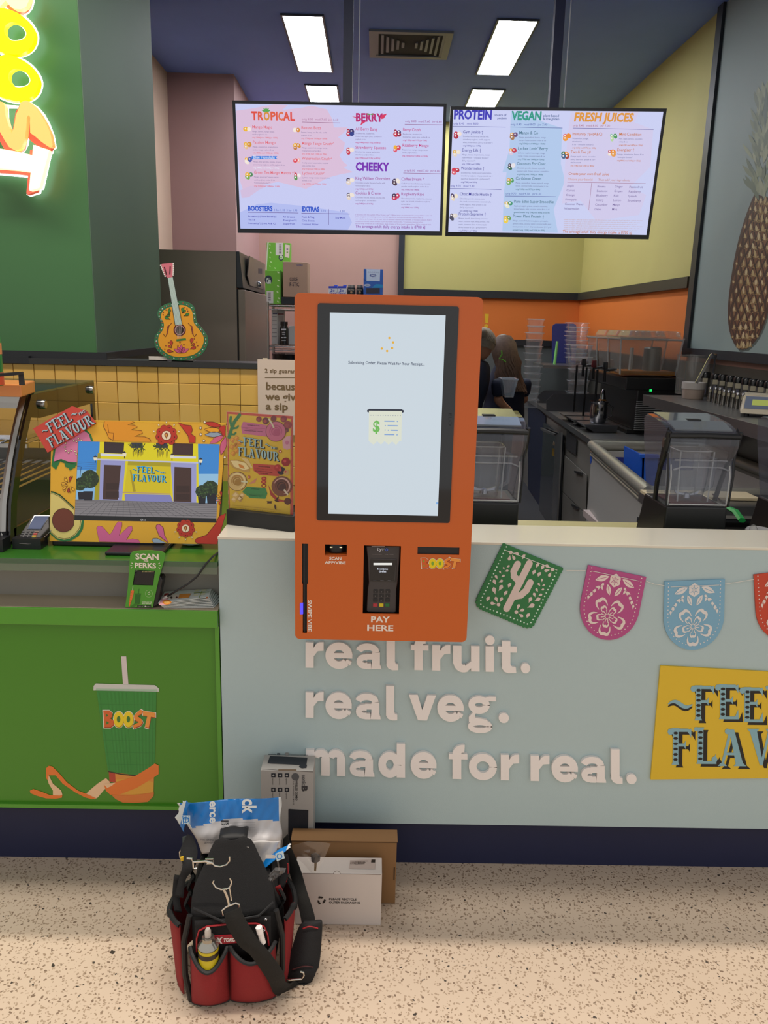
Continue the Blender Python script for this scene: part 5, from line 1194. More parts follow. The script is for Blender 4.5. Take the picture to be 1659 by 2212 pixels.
# ---- acrylic poster holder on the pale counter
TO = crop(480, 880, 7.9)
h0, h1 = atz(487, 1128, ZT + .003), atz(633, 1150, ZT + .003); h0.y = 2.277; h0.x = -.418
U = Vector((h1.x - h0.x, h1.y - h0.y, 0))
PO = Plane((h0.x, h0.y, ZT + .003), U, (0, 0, 1))
wd = U.length
t = thing('poster_holder', 'acrylic stand with a yellow FEEL THE FLAVOUR poster on a black base', 'poster', (h0 + h1) / 2)
hb = PO.uv(*TO(600, 1800))[1]
MB().slab(PO, [(0, .0), (wd, .0), (wd, hb), (0, hb)], .05, 0).build('base', mat('base_black', '#1b1a1a', .5), t, bev=.0015)
PI = Plane(PO.O - PO.N * .022, PO.U, PO.V)
top = PI.uv(*TO(80, 75))[1]; rr = PI.uv(*TO(1190, 1000))[0]; ll = PI.uv(*TO(75, 900))[0]
sheet = [PI.uv(*TO(*p)) for p in ((80, 80), (1205, 165), (1185, 1900), (115, 1800))]
sheet = [(sheet[0][0], top), (sheet[1][0], top), (sheet[1][0], hb - .01), (sheet[0][0], hb - .01)]
MB().slab(PI, sheet, .001).build('paper', mat('poster_paper', '#c8402e', .5), t)
A = Art(PI, TO)
A.poly([(105, 112), (1170, 192), (1160, 1885), (132, 1785)], '#e2bc26', 0)
for a, b in (((90, 200), (112, 1700)), ((1182, 260), (1172, 1800))):
    for k in range(9):
        f = (k + .5) / 9; A.rect(a[0] + (b[0] - a[0]) * f - 5, a[1] + (b[1] - a[1]) * f - 35, a[0] + (b[0] - a[0]) * f + 6, a[1] + (b[1] - a[1]) * f + 30, '#e07a6a', 1)
cg = '#2f7f3c'
for pts, w_ in (([(120, 510), (170, 340), (215, 240), (300, 130)], 56), ([(150, 165), (140, 230), (160, 320)], 42), ([(180, 360), (250, 350), (275, 320)], 34), ([(140, 460), (210, 460), (232, 435)], 34)):
    A.line(pts, w_, cg, 2); A.disc(*pts[-1], w_ / 2, cg, 2); A.disc(*pts[0], w_ / 2, cg, 2)
    for e in pts[1:-1]: A.disc(*e, w_ / 2, cg, 2)
for x, y, r, c in ((630, 200, 48, '#8a2226'), (745, 230, 60, '#6a1a20'), (880, 190, 50, '#7a1c22'), (1050, 200, 55, '#8a2230'), (1120, 300, 70, '#9a2a30'), (1100, 390, 40, '#6a2028')):
    A.disc(x, y, r, c, 2); A.disc(x - 10, y + 8, r * .5, '#a83a3c', 2.5)
A.poly([(325, 325), (360, 245), (770, 305), (800, 330), (780, 500), (345, 445)], '#cc6a94', 3)
A.text('WATERMELON CRUSH', 430, 308, 14, '#5a2038', 4, x1=640, bold=.02); A.text('watermelon strawberry yoghurt sorbet & ice', 345, 342, 9, '#6a2a44', 4, x1=740); A.text('lychee nectar and tropical juice', 400, 370, 9, '#6a2a44', 4, x1=690); A.text('REFRESHING TASTE', 385, 400, 14, '#5a2038', 4, x1=690, bold=.02)
def cup(x, y, r, base_, cols):
    A.disc(x, y, r * 1.06, '#7a4a3a', 4, n=26); A.disc(x, y, r, base_, 4.5, n=26)
    for i, c in enumerate(cols):
        q_ = r * (.82 - i * .2); A.line([(x + q_ * math.cos(R(a)), y + q_ * math.sin(R(a))) for a in range(200 - i * 60, 440 - i * 40, 14)], r * .16, c, 5 + i * .3, taper=True)
    A.disc(x + r * .1, y + r * .1, r * .38, cols[-1], 6, n=16)
cup(920, 410, 165, '#c8708e', ['#dc9ab0', '#b05a7c', '#b4587a']); A.line([(800, 190), (850, 270), (890, 350)], 26, '#d8d0b0', 7)
A.poly([(1030, 560), (1090, 500), (1168, 480), (1168, 700), (1110, 725), (1040, 690)], '#dfa6b4', 3); A.disc(1110, 600, 34, '#c87a9a', 4)
for x, y in ((180, 560), (250, 530), (170, 680), (240, 650), (300, 600), (190, 790), (250, 740)):
    A.poly([(x - 52, y), (x - 10, y - 52), (x + 46, y - 20), (x + 12, y + 50)], '#d88a2a', 3); A.poly([(x - 42, y - 2), (x - 10, y - 42), (x + 20, y - 24), (x - 12, y + 20)], '#e8a844', 4)
slogan(A, (272, 820), (700, 95), (5, -330), '#9cc4cc', '#1f1d1b', 7, dots=False)
A.poly([(130, 900), (250, 890), (400, 930), (480, 1020), (470, 1110), (380, 1100), (200, 1040), (132, 970)], '#caa04e', 3); A.poly([(150, 910), (260, 910), (400, 950), (470, 1040), (380, 1070), (210, 1010)], '#f0dca0', 4); A.poly([(280, 960), (360, 990), (390, 1050), (300, 1020)], '#d88a3a', 4.5)
A.poly([(310, 850), (440, 880), (520, 1020), (500, 1040), (400, 930)], '#e8cc88', 3.4)
A.poly([(525, 960), (1000, 990), (1020, 1120), (960, 1175), (640, 1150), (540, 1080)], '#c23e30', 3)
A.text('MANGO SUNRISE', 620, 1010, 15, '#4a1814', 4, x1=820, bold=.02); A.text('strawberry mango coconut & ice', 560, 1045, 9, '#5a201a', 4, x1=860); A.text('SO ZESTY IT SPARKLES', 570, 1088, 13, '#4a1814', 4, x1=860, bold=.02); A.text('TOGETHER', 650, 1130, 13, '#4a1814', 4, x1=790, bold=.02)
for x, y, r, c in ((1090, 930, 75, '#9a1f2a'), (1010, 1080, 70, '#3a2a3a'), (950, 1030, 60, '#b03030'), (1100, 1110, 50, '#c8a060')): A.disc(x, y, r, c, 4); A.disc(x - 15, y - 15, r * .35, '#c84a4c', 5)
cup(262, 1260, 155, '#d8b878', ['#ecd8a0', '#b88a48', '#a8803c']); A.line([(330, 1262), (440, 1272)], 24, '#d8d8b8', 7)
cup(1020, 1345, 165, '#8a5a50', ['#d0a8a0', '#5a3430', '#4a2c2c']); A.line([(1060, 1400), (1130, 1490)], 30, '#d8ccb8', 7)
for x, y, r in ((462, 1188, 26), (995, 750, 28)): A.disc(x, y, r, '#b8403a', 4); A.disc(x, y, r * .5, '#f0d8b0', 5)
for x, y in ((715, 1215), (712, 1270), (715, 1335)): A.disc(x, y, 44, '#a8302c', 4, ry=34); A.disc(x, y, 26, '#d8703a' if y < 1300 else '#e2bc26', 5, ry=16)
A.poly([(560, 1290), (600, 1200), (540, 1240), (450, 1310)], '#d88a6a', 3)
A.poly([(790, 1320), (850, 1440), (960, 1560), (1070, 1590), (1060, 1610), (940, 1600), (830, 1500)], '#a83a32', 4)
A.poly([(345, 1440), (420, 1352), (740, 1375), (775, 1470), (738, 1558), (480, 1545)], '#2f8a46', 3)
A.text('BANANA BUZZ', 500, 1392, 15, '#12381c', 4, x1=640, bold=.02); A.text('banana mango nectar coconut water & ice', 420, 1470, 9, '#184424', 4, x1=710); A.text('PASSIONFRUIT SORBET', 470, 1500, 13, '#12381c', 4, x1=680, bold=.02)
for x, y, s_ in ((230, 1500, 70), (300, 1560, 60), (200, 1570, 55), (340, 1500, 50)): A.poly([(x - s_, y), (x, y - s_), (x + s_, y - s_ * .2), (x + s_ * .3, y + s_)], '#dcb468', 3.4); A.poly([(x - s_ * .6, y), (x, y - s_ * .7), (x + s_ * .6, y - s_ * .1), (x, y + s_ * .3)], '#ecd09a', 4)
for x, y, a in ((760, 1600, 20), (860, 1600, 160), (900, 1650, 80), (920, 1600, 300), (980, 1610, 200)): A.poly(petal(x, y, 100, 34, a), '#4a2620', 4)
A.disc(1120, 1600, 60, '#5a2c28', 4)
A.text('Ask one of our team for the allergen list. Serving suggestions only.', 180, 1670, 13, '#b0801c', 2, x1=1000); A.text('While stocks last.', 300, 1720, 11, '#b0801c', 2, x1=900)
A.build('poster_print', t, INK)
PA = Plane(PO.O - PO.N * .019, PO.U, PO.V)
MB().slab(PA, [(sheet[0][0] - .001, hb - .01), (sheet[1][0] + .004, hb - .01), (sheet[1][0] + .004, top + .003), (sheet[0][0] - .001, top + .003)], .0015).build('acrylic_cover', clear_mat('acrylic', haze=.015, refl=.6), t)
PA2 = Plane(PO.O - PO.N * .026, PO.U, PO.V)
MB().slab(PA2, [(sheet[0][0] - .001, hb - .01), (sheet[1][0] + .004, hb - .01), (sheet[1][0] + .004, top + .003), (sheet[0][0] - .001, top + .003)], .0015).build('acrylic_back', clear_mat('acrylic', haze=.015, refl=.6), t)
# white hook of wire behind it
# ---- two sip sign fixed on the tiled wall
TS = crop(300, 500, 4.366); YS = YT - .014
PS = Plane((0, YS, 0)); uv = PS.pts([TS(*p) for p in ((1118, 1206), (1640, 1216), (1640, 1700), (1138, 1745))])
x0_, z1_ = uv[0]; z0_ = -.2 + z1_; x1_ = -.255
t = thing('wall_sign', 'pale pink sign reading 2 sip guarantee on the tiled wall', 'sign', ((x0_ + x1_) / 2, YS, z0_ - .1))
bx('board', mat('sign_pale_pink', '#dcc6b6', .5), t, x0_, x1_, YS, YT - .0025, z0_ - .1, z1_)
bx('fixing', mat('sign_fixing', '#c8b8a0', .4), t, x0_ + .02, x0_ + .04, YS + .002, YT - .0125, z1_, z1_ + .006)
A = Art(PS, TS); cc = '#7a6244'
A.text('2 sip guarantee', 1187, 1330, 36, cc, 1, x1=1560, bold=.02, sp=1.05); A.rect(1188, 1374, 1700, 1381, cc, 1)
A.text('because', 1197, 1490, 66, cc, 1, x1=1520, bold=.03); A.text('we give', 1197, 1588, 66, cc, 1, x1=1530, bold=.03); A.text('a sip', 1197, 1680, 66, cc, 1, x1=1407, bold=.03)
A.build('lettering', t, INK)
# ---- guitar cut-out
TG = TS; YG = YT - .006; zc = zcap + .022
PGu = Plane((0, YG, 0))
t = thing('guitar_cutout', 'orange painted guitar cut-out with green border on the tiled wall', 'cutout', (aty(395, 780, YG).x, YG, zc))
def smooth(pts, n=6):
    out = []; N = len(pts)
    for i in range(N):
        p0, p1, p2, p3 = (np.array(pts[(i + k - 1) % N], float) for k in range(4))
        for j in range(n):
            u = j / n; out.append(tuple(.5 * ((2 * p1) + (-p0 + p2) * u + (2 * p0 - 5 * p1 + 4 * p2 - p3) * u * u + (-p0 + 3 * p1 - 3 * p2 + p3) * u ** 3)))
    return out
bodyo = [(300, 672), (420, 655), (510, 700), (535, 780), (545, 850), (600, 920), (645, 990), (648, 1060), (610, 1140), (530, 1195), (400, 1218), (280, 1200), (190, 1140), (150, 1070), (152, 990), (200, 915), (205, 850), (175, 790), (190, 730), (240, 690)]
bs = smooth(bodyo, 5); cxg, cyg = 395, 960
bi = smooth([(cxg + (x - cxg) * .87 + (5 if x < cxg else -5), cyg + (y - cyg) * .87) for x, y in bodyo], 5)
MB().slab(PGu, PGu.pts([TG(*p) for p in bs]), .006).build('body', mat('guitar_green', '#2d6b43', .5), t)
Pn = Plane((0, YG - .003, 0))
MB().slab(Pn, Pn.pts([TG(*p) for p in ((270, 435), (322, 430), (408, 876), (342, 884))]), .0028).build('neck', mat('guitar_neck', '#a9bcb4', .5), t)
MB().slab(Pn, Pn.pts([TG(*p) for p in ((212, 305), (318, 295), (326, 330), (316, 430), (268, 438), (240, 400), (215, 330))]), .0028).build('head', mat('guitar_pink', '#cc6a78', .5), t)
A = Art(PGu, TG); A.poly(bi, '#e29a26', 1)
for k in range(56):
    p = bs[int(k * len(bs) / 56)]; q = bi[int(k * len(bi) / 56)]; m_ = ((p[0] + q[0]) / 2, (p[1] + q[1]) / 2); d = (p[0] - q[0], p[1] - q[1]); l_ = math.hypot(*d) or 1; d = (d[0] / l_ * 7, d[1] / l_ * 7)
    A.poly([(m_[0] + d[0], m_[1] + d[1]), (m_[0] - d[1] - d[0] * .6, m_[1] + d[0] - d[1] * .6), (m_[0] + d[1] - d[0] * .6, m_[1] - d[0] - d[1] * .6)], ['#cfe0d4', '#b04838'][k % 2], 2)
A.disc(385, 930, 58, '#5a2018', 2, n=24); A.disc(385, 930, 46, '#c89a9a', 3, n=22); A.disc(385, 930, 40, '#2a1614', 4, n=22)
A.poly([(352, 1018), (442, 1006), (447, 1024), (356, 1036)], '#3a7a3c', 3)
for x, y, l_, a, c in ((300, 832, 62, 205, '#3f7a34'), (250, 800, 48, 345, '#3f7a34'), (262, 790, 40, 330, '#3f7a34'), (285, 785, 60, 275, '#3f7a34'), (420, 800, 62, 335, '#3f7a34'), (412, 770, 42, 315, '#3f7a34'), (408, 775, 60, 278, '#3f7a34'),
                       (330, 1135, 66, 190, '#b8402e'), (312, 1100, 44, 215, '#b8402e'), (310, 1092, 66, 265, '#b8402e'), (478, 1110, 66, 340, '#b8402e'), (492, 1080, 44, 325, '#b8402e'), (492, 1070, 66, 278, '#b8402e')):
    A.poly(drop(x, y, l_, l_ * .46, a), c, 3); A.line(drop(x, y, l_, l_ * .46, a), 3, '#3a1a10', 3.4, True)
for x, y in ((232, 762), (230, 785), (256, 740), (433, 718), (455, 730), (462, 752), (245, 1110), (255, 1078), (522, 1012), (545, 1042), (556, 1078), (280, 1048)): A.disc(x, y, 6, '#8a3024', 3, n=7)
for x, y in ((388, 1045), (368, 1076), (425, 1066)): A.ring(x, y, 7, 3, '#8a3024', 3, n=8)
for a, l_ in ((210, 80), (240, 72), (270, 82), (300, 66), (330, 84)):
    p = petal(400, 1146, l_, 30, a); A.poly(p, '#cc5a80', 3 + (l_ > 80) * .5); A.line(p, 3, '#5a1a20', 4, True)
for s_, ox in ((-1, 275), (1, 500)):
    A.line([(ox - s_ * 35 * 1, 880 - 15), (ox - s_ * 10, 890), (ox, 940), (ox + s_ * 18, 985), (ox + s_ * 42 - s_ * 18, 995), (ox + s_ * 45, 965)], 5, '#5a2018', 3)
    for k in range(4): A.poly(petal(ox - s_ * 8 + k * s_ * 3, 885 + k * 22, 30, 13, 60 if s_ > 0 else 120), '#8a4030', 3.4)
A.build('painted_body', t, INK)
A = Art(Pn, TG)
for k in range(5): A.line([(280 + k * 9, 438), (352 + k * 12, 880)], 2, '#d8e4de', 1)
for k in range(5): A.line([(356 + k * 11, 885), (366 + k * 10, 1010)], 2, '#d8c8c0', 1)
A.line([(240, 335), (262, 410)], 11, '#4a1e20', 1); A.line([(296, 330), (292, 405)], 11, '#4a1e20', 1)
A.line([(270, 436), (342, 884)], 4, '#2a2420', 1); A.line([(322, 432), (408, 876)], 4, '#2a2420', 1)
for k in range(7):
    A.disc(206 + k * 7, 320 + k * 17, 7, '#e4dcd4', 1, n=7); A.disc(322 + (3 if k < 3 else 3 - (k - 3) * 1), 302 + k * 18, 7, '#e4dcd4', 1, n=7)
A.build('painted_neck', t, INK)
for nm, px in (('foot', (90, 265)), ('foot', (308, 508))):
    p0, p1 = aty(*TG(px[0], 1215), YG).x, aty(*TG(px[1], 1215), YG).x
    bx('foot', mat('foot_card', '#cfc6bc', .6), t, p0, p1, YG + .006, YG + .06, zc, zc + .004)
    bx('foot', mat('foot_card', '#cfc6bc', .6), t, p0, p1, YG + .006, YG + .009, zc, zc + .018)
# ---- display case
t = thing('display_case', 'curved glass food display case with black side frame on the green counter', 'display case', (-1.2, 2.5, .954))
XS = -1.03
SG = mat('case_black_glass', '#141414', .12, coat=.4); CH = mat('brushed_steel', '#a8a6a2', .28, metal=1); MIR = mat('polished_steel', '#c4c4c8', .12, metal=1)
def cy(px, py): return atx(px, py, XS)
prof = [(24, 1192), (24, 1090), (30, 1045), (36, 1000), (45, 950), (55, 905), (68, 853), (156, 836), (158, 885)]
pr_ = [cy(*p) for p in prof]
Yf = [p.y for p in pr_]; Zf = [p.z for p in pr_]
front = [(max(min(p.y, 3.2), 2.19), p.z) for p in pr_[:7]]
ztop = front[-1][1]; yb = 3.02; zbk = ztop + .0
front[0] = (front[0][0], .968)
w = .028
inner = [(y + w + .012, z) for y, z in front[:-1]] + [(front[-1][0] + .05, ztop - .075)]
mb = MB(); PX_ = Plane((XS, 0, 0), (0, 1, 0), (0, 0, 1))
# side frame: a glass sheet with a painted border
def quadstrip(a, b, x0, x1):
    for i in range(len(a) - 1):
        p = [(x0, a[i][0], a[i][1]), (x0, b[i][0], b[i][1]), (x0, b[i + 1][0], b[i + 1][1]), (x0, a[i + 1][0], a[i + 1][1])]
        q_ = [(x1, y, z) for _, y, z in p]; mb.add(p + q_, [(0, 1, 2, 3), (7, 6, 5, 4), (0, 4, 5, 1), (1, 5, 6, 2), (2, 6, 7, 3), (3, 7, 4, 0)])
quadstrip(front, inner, XS - .008, XS)
quadstrip([front[-1], (yb, ztop - .0)], [inner[-1], (yb, ztop - .075)], XS - .008, XS)
quadstrip([(yb - .03, ztop - .075), (yb - .03, .956)], [(yb, ztop - .075), (yb, .956)], XS - .008, XS)
quadstrip([(front[0][0] + .03, .956), (front[0][0] + .03, 1.0)], [(yb, .956), (yb, 1.0)], XS - .008, XS)
mb.build('side_frame', SG, t)
GL = clear_mat('case_glass', haze=.02, refl=.8)
mb = MB(); vs = [(XS - .005, y, z) for y, z in front] + [(XS - .005, yb, ztop), (XS - .005, yb, .96)]
mb.add(vs, [tuple(range(len(vs)))]); mb.build('side_glass', GL, t)
gl = [(y + .004, z) for y, z in front[1:]]; n = len(gl)
mb = MB(); mb.add([(XS - .009, y, z) for y, z in gl] + [(-2.2, y, z) for y, z in gl], [(i, i + 1, i + 1 + n, i + n) for i in range(n - 1)], smooth=True); mb.build('front_glass', GL, t)
mb = MB().tube([(XS - .02, y - .002, z) for y, z in front], .011, 6); mb.build('front_rail', CH, t)
bx('top_glass', mat('case_top_glass', '#40583e', .08, coat=.5), t, -2.2, XS - .001, front[-1][0] + .02, yb, ztop - .004, ztop + .006)
bx('top_rail', CH, t, -2.2, XS - .02, front[-1][0] - .015, front[-1][0] + .035, ztop - .04, ztop - .005)
bx('base', BKP, t, -2.2, XS - .009, 2.24, yb, .955, 1.0)
bx('plinth', BKP, t, -2.2, XS + .004, 2.19, 2.24, .9545, .99)
for y, z in ((front[-1][0] + .07, ztop - .035), (yb - .045, ztop - .025)):
    MB().lathe([(.014, 0), (.014, .01), (.012, .013), (.0001, .014)], (XS, y, z), 20, axis='x').build('glass_fixing', CH, t)
# shelves of wire
for zs, y0s, y1s in ((1.075, 2.34, 2.95), (1.20, 2.50, 2.95)):
    s = MB().box(-2.2, XS - .04, y0s, y0s + .012, zs, zs + .012).box(-2.2, XS - .04, y1s - .012, y1s, zs, zs + .012).build('shelf', CH, t)
    for k in range(26):
        x = XS - .05 - k * .036; MB().tube([(x, y0s, zs + .014), (x, y1s, zs + .014)], .0035, 5).build('rod', MIR, s)
bx('tray', mat('foil_tray', '#d0d0d8', .2, metal=1, bump=.5, bscale=30), t, -2.1, XS - .06, 2.55, 2.93, 1.218, 1.232)
bx('back_panel', mat('case_back', '#7c7668', .5), t, -2.2, XS - .02, yb - .014, yb - .01, .956, 1.12)
# orange tray and bottle and handle on top
a = aty(50, 832, 2.62); b_ = aty(77, 833, 2.9)
t = thing('orange_tray', 'shallow orange tray on the display case roof', 'tray', (-1.3, 2.7, ztop + .006))
TZ = ztop + .0068
p0 = atz(48, 858, TZ); p1 = atz(77, 848, TZ)
mb = MB().hexa([(-1.9, p0.y, TZ), (p0.x, p0.y, TZ), (p1.x, p1.y, TZ), (-1.9, p1.y, TZ)], [(-1.9, p0.y, TZ + .036), (p0.x, p0.y, TZ + .036), (p1.x, p1.y, TZ + .036), (-1.9, p1.y, TZ + .036)])
mb.build('tray', mat('tray_orange', '#dc8a44', .4, coat=.2), t, bev=.004)
hz = TZ + .036
ha = atz(50, 832, hz); 
mb = MB(); hp = [aty(48, 832, ha.y), aty(45, 806, ha.y), aty(22, 808, ha.y - .06), aty(-20, 811, ha.y - .12)]
hp[0].z = hz
mb.tube(hp, .006, 4, flat=1.6); mb.build('handle', mat('handle_black', '#2c2c2e', .5), t)
bb = atz(1, 833, hz)
t = thing('juice_bottle', 'green and orange juice bottle standing on the orange tray', 'bottle', (bb.x - .025, bb.y, hz))
cx_, cy_ = bb.x - .028, bb.y
MB().lathe([(.0001, 0), (.034, 0), (.036, .006), (.036, .125), (.033, .14), (.02, .152), (.0185, .156)], (cx_, cy_, hz), 24).build('bottle', mat('bottle_green', '#2f8a44', .3), t)
MB().lathe([(.0365, .002), (.0365, .036)], (cx_, cy_, hz), 24).build('label_band', mat('bottle_orange', '#d85a3c', .4), t)
MB().lathe([(.0366, .085), (.0366, .115)], (cx_, cy_, hz), 24).build('upper_band', mat('bottle_peach', '#e0935c', .4), t)
MB().lathe([(.0195, .152), (.0195, .172), (.017, .175), (.0001, .175)], (cx_, cy_, hz), 20).build('cap', mat('bottle_cap', '#dcd8b0', .4), t)
# ================================================================== BEHIND THE COUNTER
# ---- pineapple mural on the right wall
XM = XR - .03
TMu = crop(1400, 0, 2.765)
PMu = Plane((XM, 0, 0), (0, -1, 0), (0, 0, 1))
t = thing('wall_mural', 'grey-green wall mural of one large pineapple in a black frame', 'mural', (XM, 4.0, 1.44))
yf = ym; zm = 1.435
bx('backing', mat('mural_grey', '#8d9c98', .6, noise=.03, nscale=2), t, XM, XR - .0125, 2.31, yf, zm, ZC - .002)
fw = .055; BM = mat('mural_frame', '#22262c', .45)
bx('frame_strip', BM, t, XM - .02, XM - .0005, yf - fw * 1.6, yf, zm, ZC - .002); bx('frame_strip', BM, t, XM - .02, XM - .0005, 2.31, yf - fw * 1.6, zm, zm + fw)
A = Art(PMu, TMu)
def pine(s_, t_):                                # across -1..1, up 0..1, to the picture
    cx = 572 + 128 * t_ ** 1.15; cyy = 2095 - 910 * t_
    hw = 128 * (1 - abs(2 * t_ - .86) ** 3.2 * .62) if t_ > .43 else 128 * (1 - (1 - t_ / .43) ** 2.6) ** .5
    if t_ > .43: hw = 128 * (1 - ((t_ - .43) / .57) ** 2.4 * .5)
    return (cx + s_ * max(hw, 26), cyy + s_ * s_ * (-10) + s_ * 22 * (t_ - .2))
outl = [pine(-1, i / 24) for i in range(25)] + [pine(1, 1 - i / 24) for i in range(25)]
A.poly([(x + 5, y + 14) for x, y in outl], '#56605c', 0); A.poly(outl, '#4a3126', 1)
rg = random.Random(9)
rows = 17
for r_ in range(rows):
    for c_ in range(-3, 4):
        s0 = (c_ + (.5 if r_ % 2 else 0)) / 2.9
        if abs(s0) > 1.02: continue
        tt = (r_ + .5) / rows; k = math.cos(s0 * 1.25)
        P4 = [pine(max(-1, s0 - .18 * k), tt), pine(s0, min(1, tt + .062)), pine(min(1, s0 + .18 * k), tt), pine(s0, max(0, tt - .062))]
        m_ = pine(s0, tt); w_ = 17 * k; inn = [(m_[0] + (x - m_[0]) * .8, m_[1] + (y - m_[1]) * .8) for x, y in P4]
        A.poly(P4, '#3e281e', 2); A.poly(inn, rg.choice(['#6b452f', '#7d5638', '#8a6242', '#73492f']), 2.5)
        for a in (215, 325, 20, 160): A.poly(petal(m_[0], m_[1] + 6, w_ * rg.uniform(.9, 1.5), w_ * .6, a + rg.uniform(-12, 12)), rg.choice(['#a88c60', '#96794a', '#846a44']), 3)
        A.poly(petal(m_[0], m_[1] + 12, w_ * rg.uniform(2.4, 3.4), w_ * .9, 270 + rg.uniform(-12, 12)), rg.choice(['#c4ae82', '#b89f70', '#cdb88e']), 4)
for i in range(120):
    f = rg.random(); y = 1200 - f * 640; x = 672 + f * 36 + rg.uniform(-70, 60) * (1 - f * .45); a = 270 + (x - 690) * .5 + rg.uniform(-20, 20)
    A.poly(petal(x, y, rg.uniform(60, 130), 22, a), rg.choice(['#7f8a72', '#8a9478', '#6e7a68', '#98a084', '#a3a88c']), 4 + f)
A.poly(petal(700, 780, 260, 22, 272), '#5f6e66', 6)
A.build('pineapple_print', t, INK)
# ---- steel benches
STL = mat('stainless_steel', '#9a9a9a', .3, metal=.9, bump=.05, bscale=200, noise=.06, nscale=8)
STD = mat('dark_stainless', '#6b6c70', .32, metal=.8, noise=.1, nscale=5)
zb_ = .9
f1, f2 = atz(1274, 948, zb_), atz(1127, 850, zb_); f3 = Vector((XR - .015, f1.y + .02, zb_)); f4 = Vector((XR - .015, YB - .05, zb_)); f2.y = YB - .05
t = thing('steel_bench', 'stainless bench along the orange wall carrying the juice dispenser', 'bench', (1.8, 6.8, 0))
def ring4(a, z): return [(p.x, p.y, z) for p in a]
q4 = [f1, f3, f4, f2]
MB().hexa(ring4(q4, zb_ - .04), ring4(q4, zb_)).build('worktop', STL, t, bev=.002)
ins = [f1 + Vector((.03, .03, 0)), f3 + Vector((0, .03, 0)), f4, f2 + Vector((.03, 0, 0))]
MB().hexa(ring4(ins, 0), ring4(ins, zb_ - .041)).build('body', mat('bench_grey_laminate', '#77746e', .5, noise=.04), t)
UF = (f1 - f2); PFc = Plane(ins[0] - Vector((.004, 0, 0)), (UF.x, UF.y, 0), (0, 0, 1)); TI = crop(1160, 840, 6.38)
def facebox(name, m, pts, th, off, par, bev=0): return MB().slab(PFc, PFc.pts([TI(*p) for p in pts]), th, off).build(name, m, par, bev)
facebox('side_panel', mat('navy_panel', '#20263f', .4), [(0, 255), (125, 380), (60, 1900), (-120, 1900), (-120, 200)], .004, .004, t)
d1 = facebox('drawer', mat('bench_grey_laminate', '#77746e', .5), [(400, 920), (700, 1190), (690, 1720), (360, 1400)], .004, .010, t)
d2 = facebox('drawer', mat('bench_grey_laminate', '#77746e', .5), [(365, 1420), (688, 1735), (685, 1980), (350, 1980)], .004, .010, t)
facebox('handle', BKP, [(560, 1128), (655, 1160), (655, 1188), (560, 1156)], .012, .024, d1); facebox('handle', BKP, [(512, 1585), (605, 1632), (605, 1660), (512, 1612)], .012, .024, d2)
facebox('open_niche', mat('niche_dark', '#2c2c2e', .6), [(425, 580), (560, 690), (550, 915), (415, 820)], .004, .010, t)
# under-bench fridge
P_ = PFc.O
t = thing('bar_fridge', 'dark glass-door fridge with a yellow energy sticker below the bench end', 'fridge', PFc.O + PFc.U * -1.0)
facebox('door', mat('fridge_dark_glass', '#23272b', .12, coat=.4), [(140, 460), (400, 640), (340, 1980), (60, 1980)], .02, .032, t)
facebox('door_edge', STL, [(330, 640), (415, 600), (345, 1980), (265, 1980)], .012, .045, t)
facebox('handle', STL, [(150, 535), (200, 560), (350, 620), (345, 645), (190, 590), (150, 560)], .02, .066, t)
facebox('energy_sticker', mat('sticker_yellow', '#c8a83c', .6), [(268, 820), (315, 830), (300, 940), (260, 915)], .001, .0335, t)
facebox('sticker_top', mat('sticker_pale', '#b8a890', .6), [(285, 720), (318, 770), (316, 790), (270, 775)], .001, .0335, t)
# steel side sheets standing on the bench
TC1 = crop(1000, 600, 5.027)
for lab, pts, y in (('nearer steel splash sheet standing on the bench', [(905, 1455), (905, 1338), (980, 1265), (1700, 1265), (1700, 1455)], 7.0), ('farther steel splash sheet standing on the bench', [(806, 1385), (806, 1285), (880, 1223), (1250, 1223), (1250, 1385)], 7.75)):
    P = yplane(1200, 880, y); uv = P.pts([TC1(*p) for p in pts]); zmn = zb_ + .001 - P.O.z
    uv = [(min(u, XR - .03 - P.O.x), zmn if i in (0, len(uv) - 1) else v_) for i, (u, v_) in enumerate(uv)]
    o = MB().slab(P, uv, .004).build('splash_sheet', STD); tag(o, lab, 'splash guard', 'steel splash sheets')
# little shelf beyond
s0 = aty(1168, 787, 8.2)
o = bx('steel_shelf', STL, None, s0.x, XR - .015, 8.05, 8.6, s0.z - .03, s0.z); tag(o, 'small steel shelf in the corner under the navy board', 'shelf')
zsh = s0.z
# navy board and stick
P = Plane((0, 8.45, 0), (1, 0, 0), (0, .09, 1)); c = P.uv(*TC1(1090, 950))
uv = P.pts([TC1(*p) for p in ((965, 960), (968, 540), (980, 510), (1010, 497), (1200, 497), (1228, 510), (1235, 545), (1225, 960))])
mn = min(v_ for u, v_ in uv); uv = [(u, max(v_, (zsh + .001) / P.V.z)) for u, v_ in uv]
o = MB().slab(P, uv, .012).build('cutting_board', mat('navy_board', '#232e6e', .5), None, bev=.003); tag(o, 'navy blue rounded board leaning against the orange wall', 'board')
g1, g2 = aty(*TC1(1025, 690), 8.2), aty(*TC1(995, 935), 8.2); g2.z = zsh + .002
o = MB().tube([g1, (g1 + g2) / 2 + Vector((.0, 0, 0)), g2], [.012, .014, .016], 8).build('green_scraper', mat('lime_plastic', '#7fc870', .4)); tag(o, 'lime green stick tool leaning against the navy board', 'utensil')
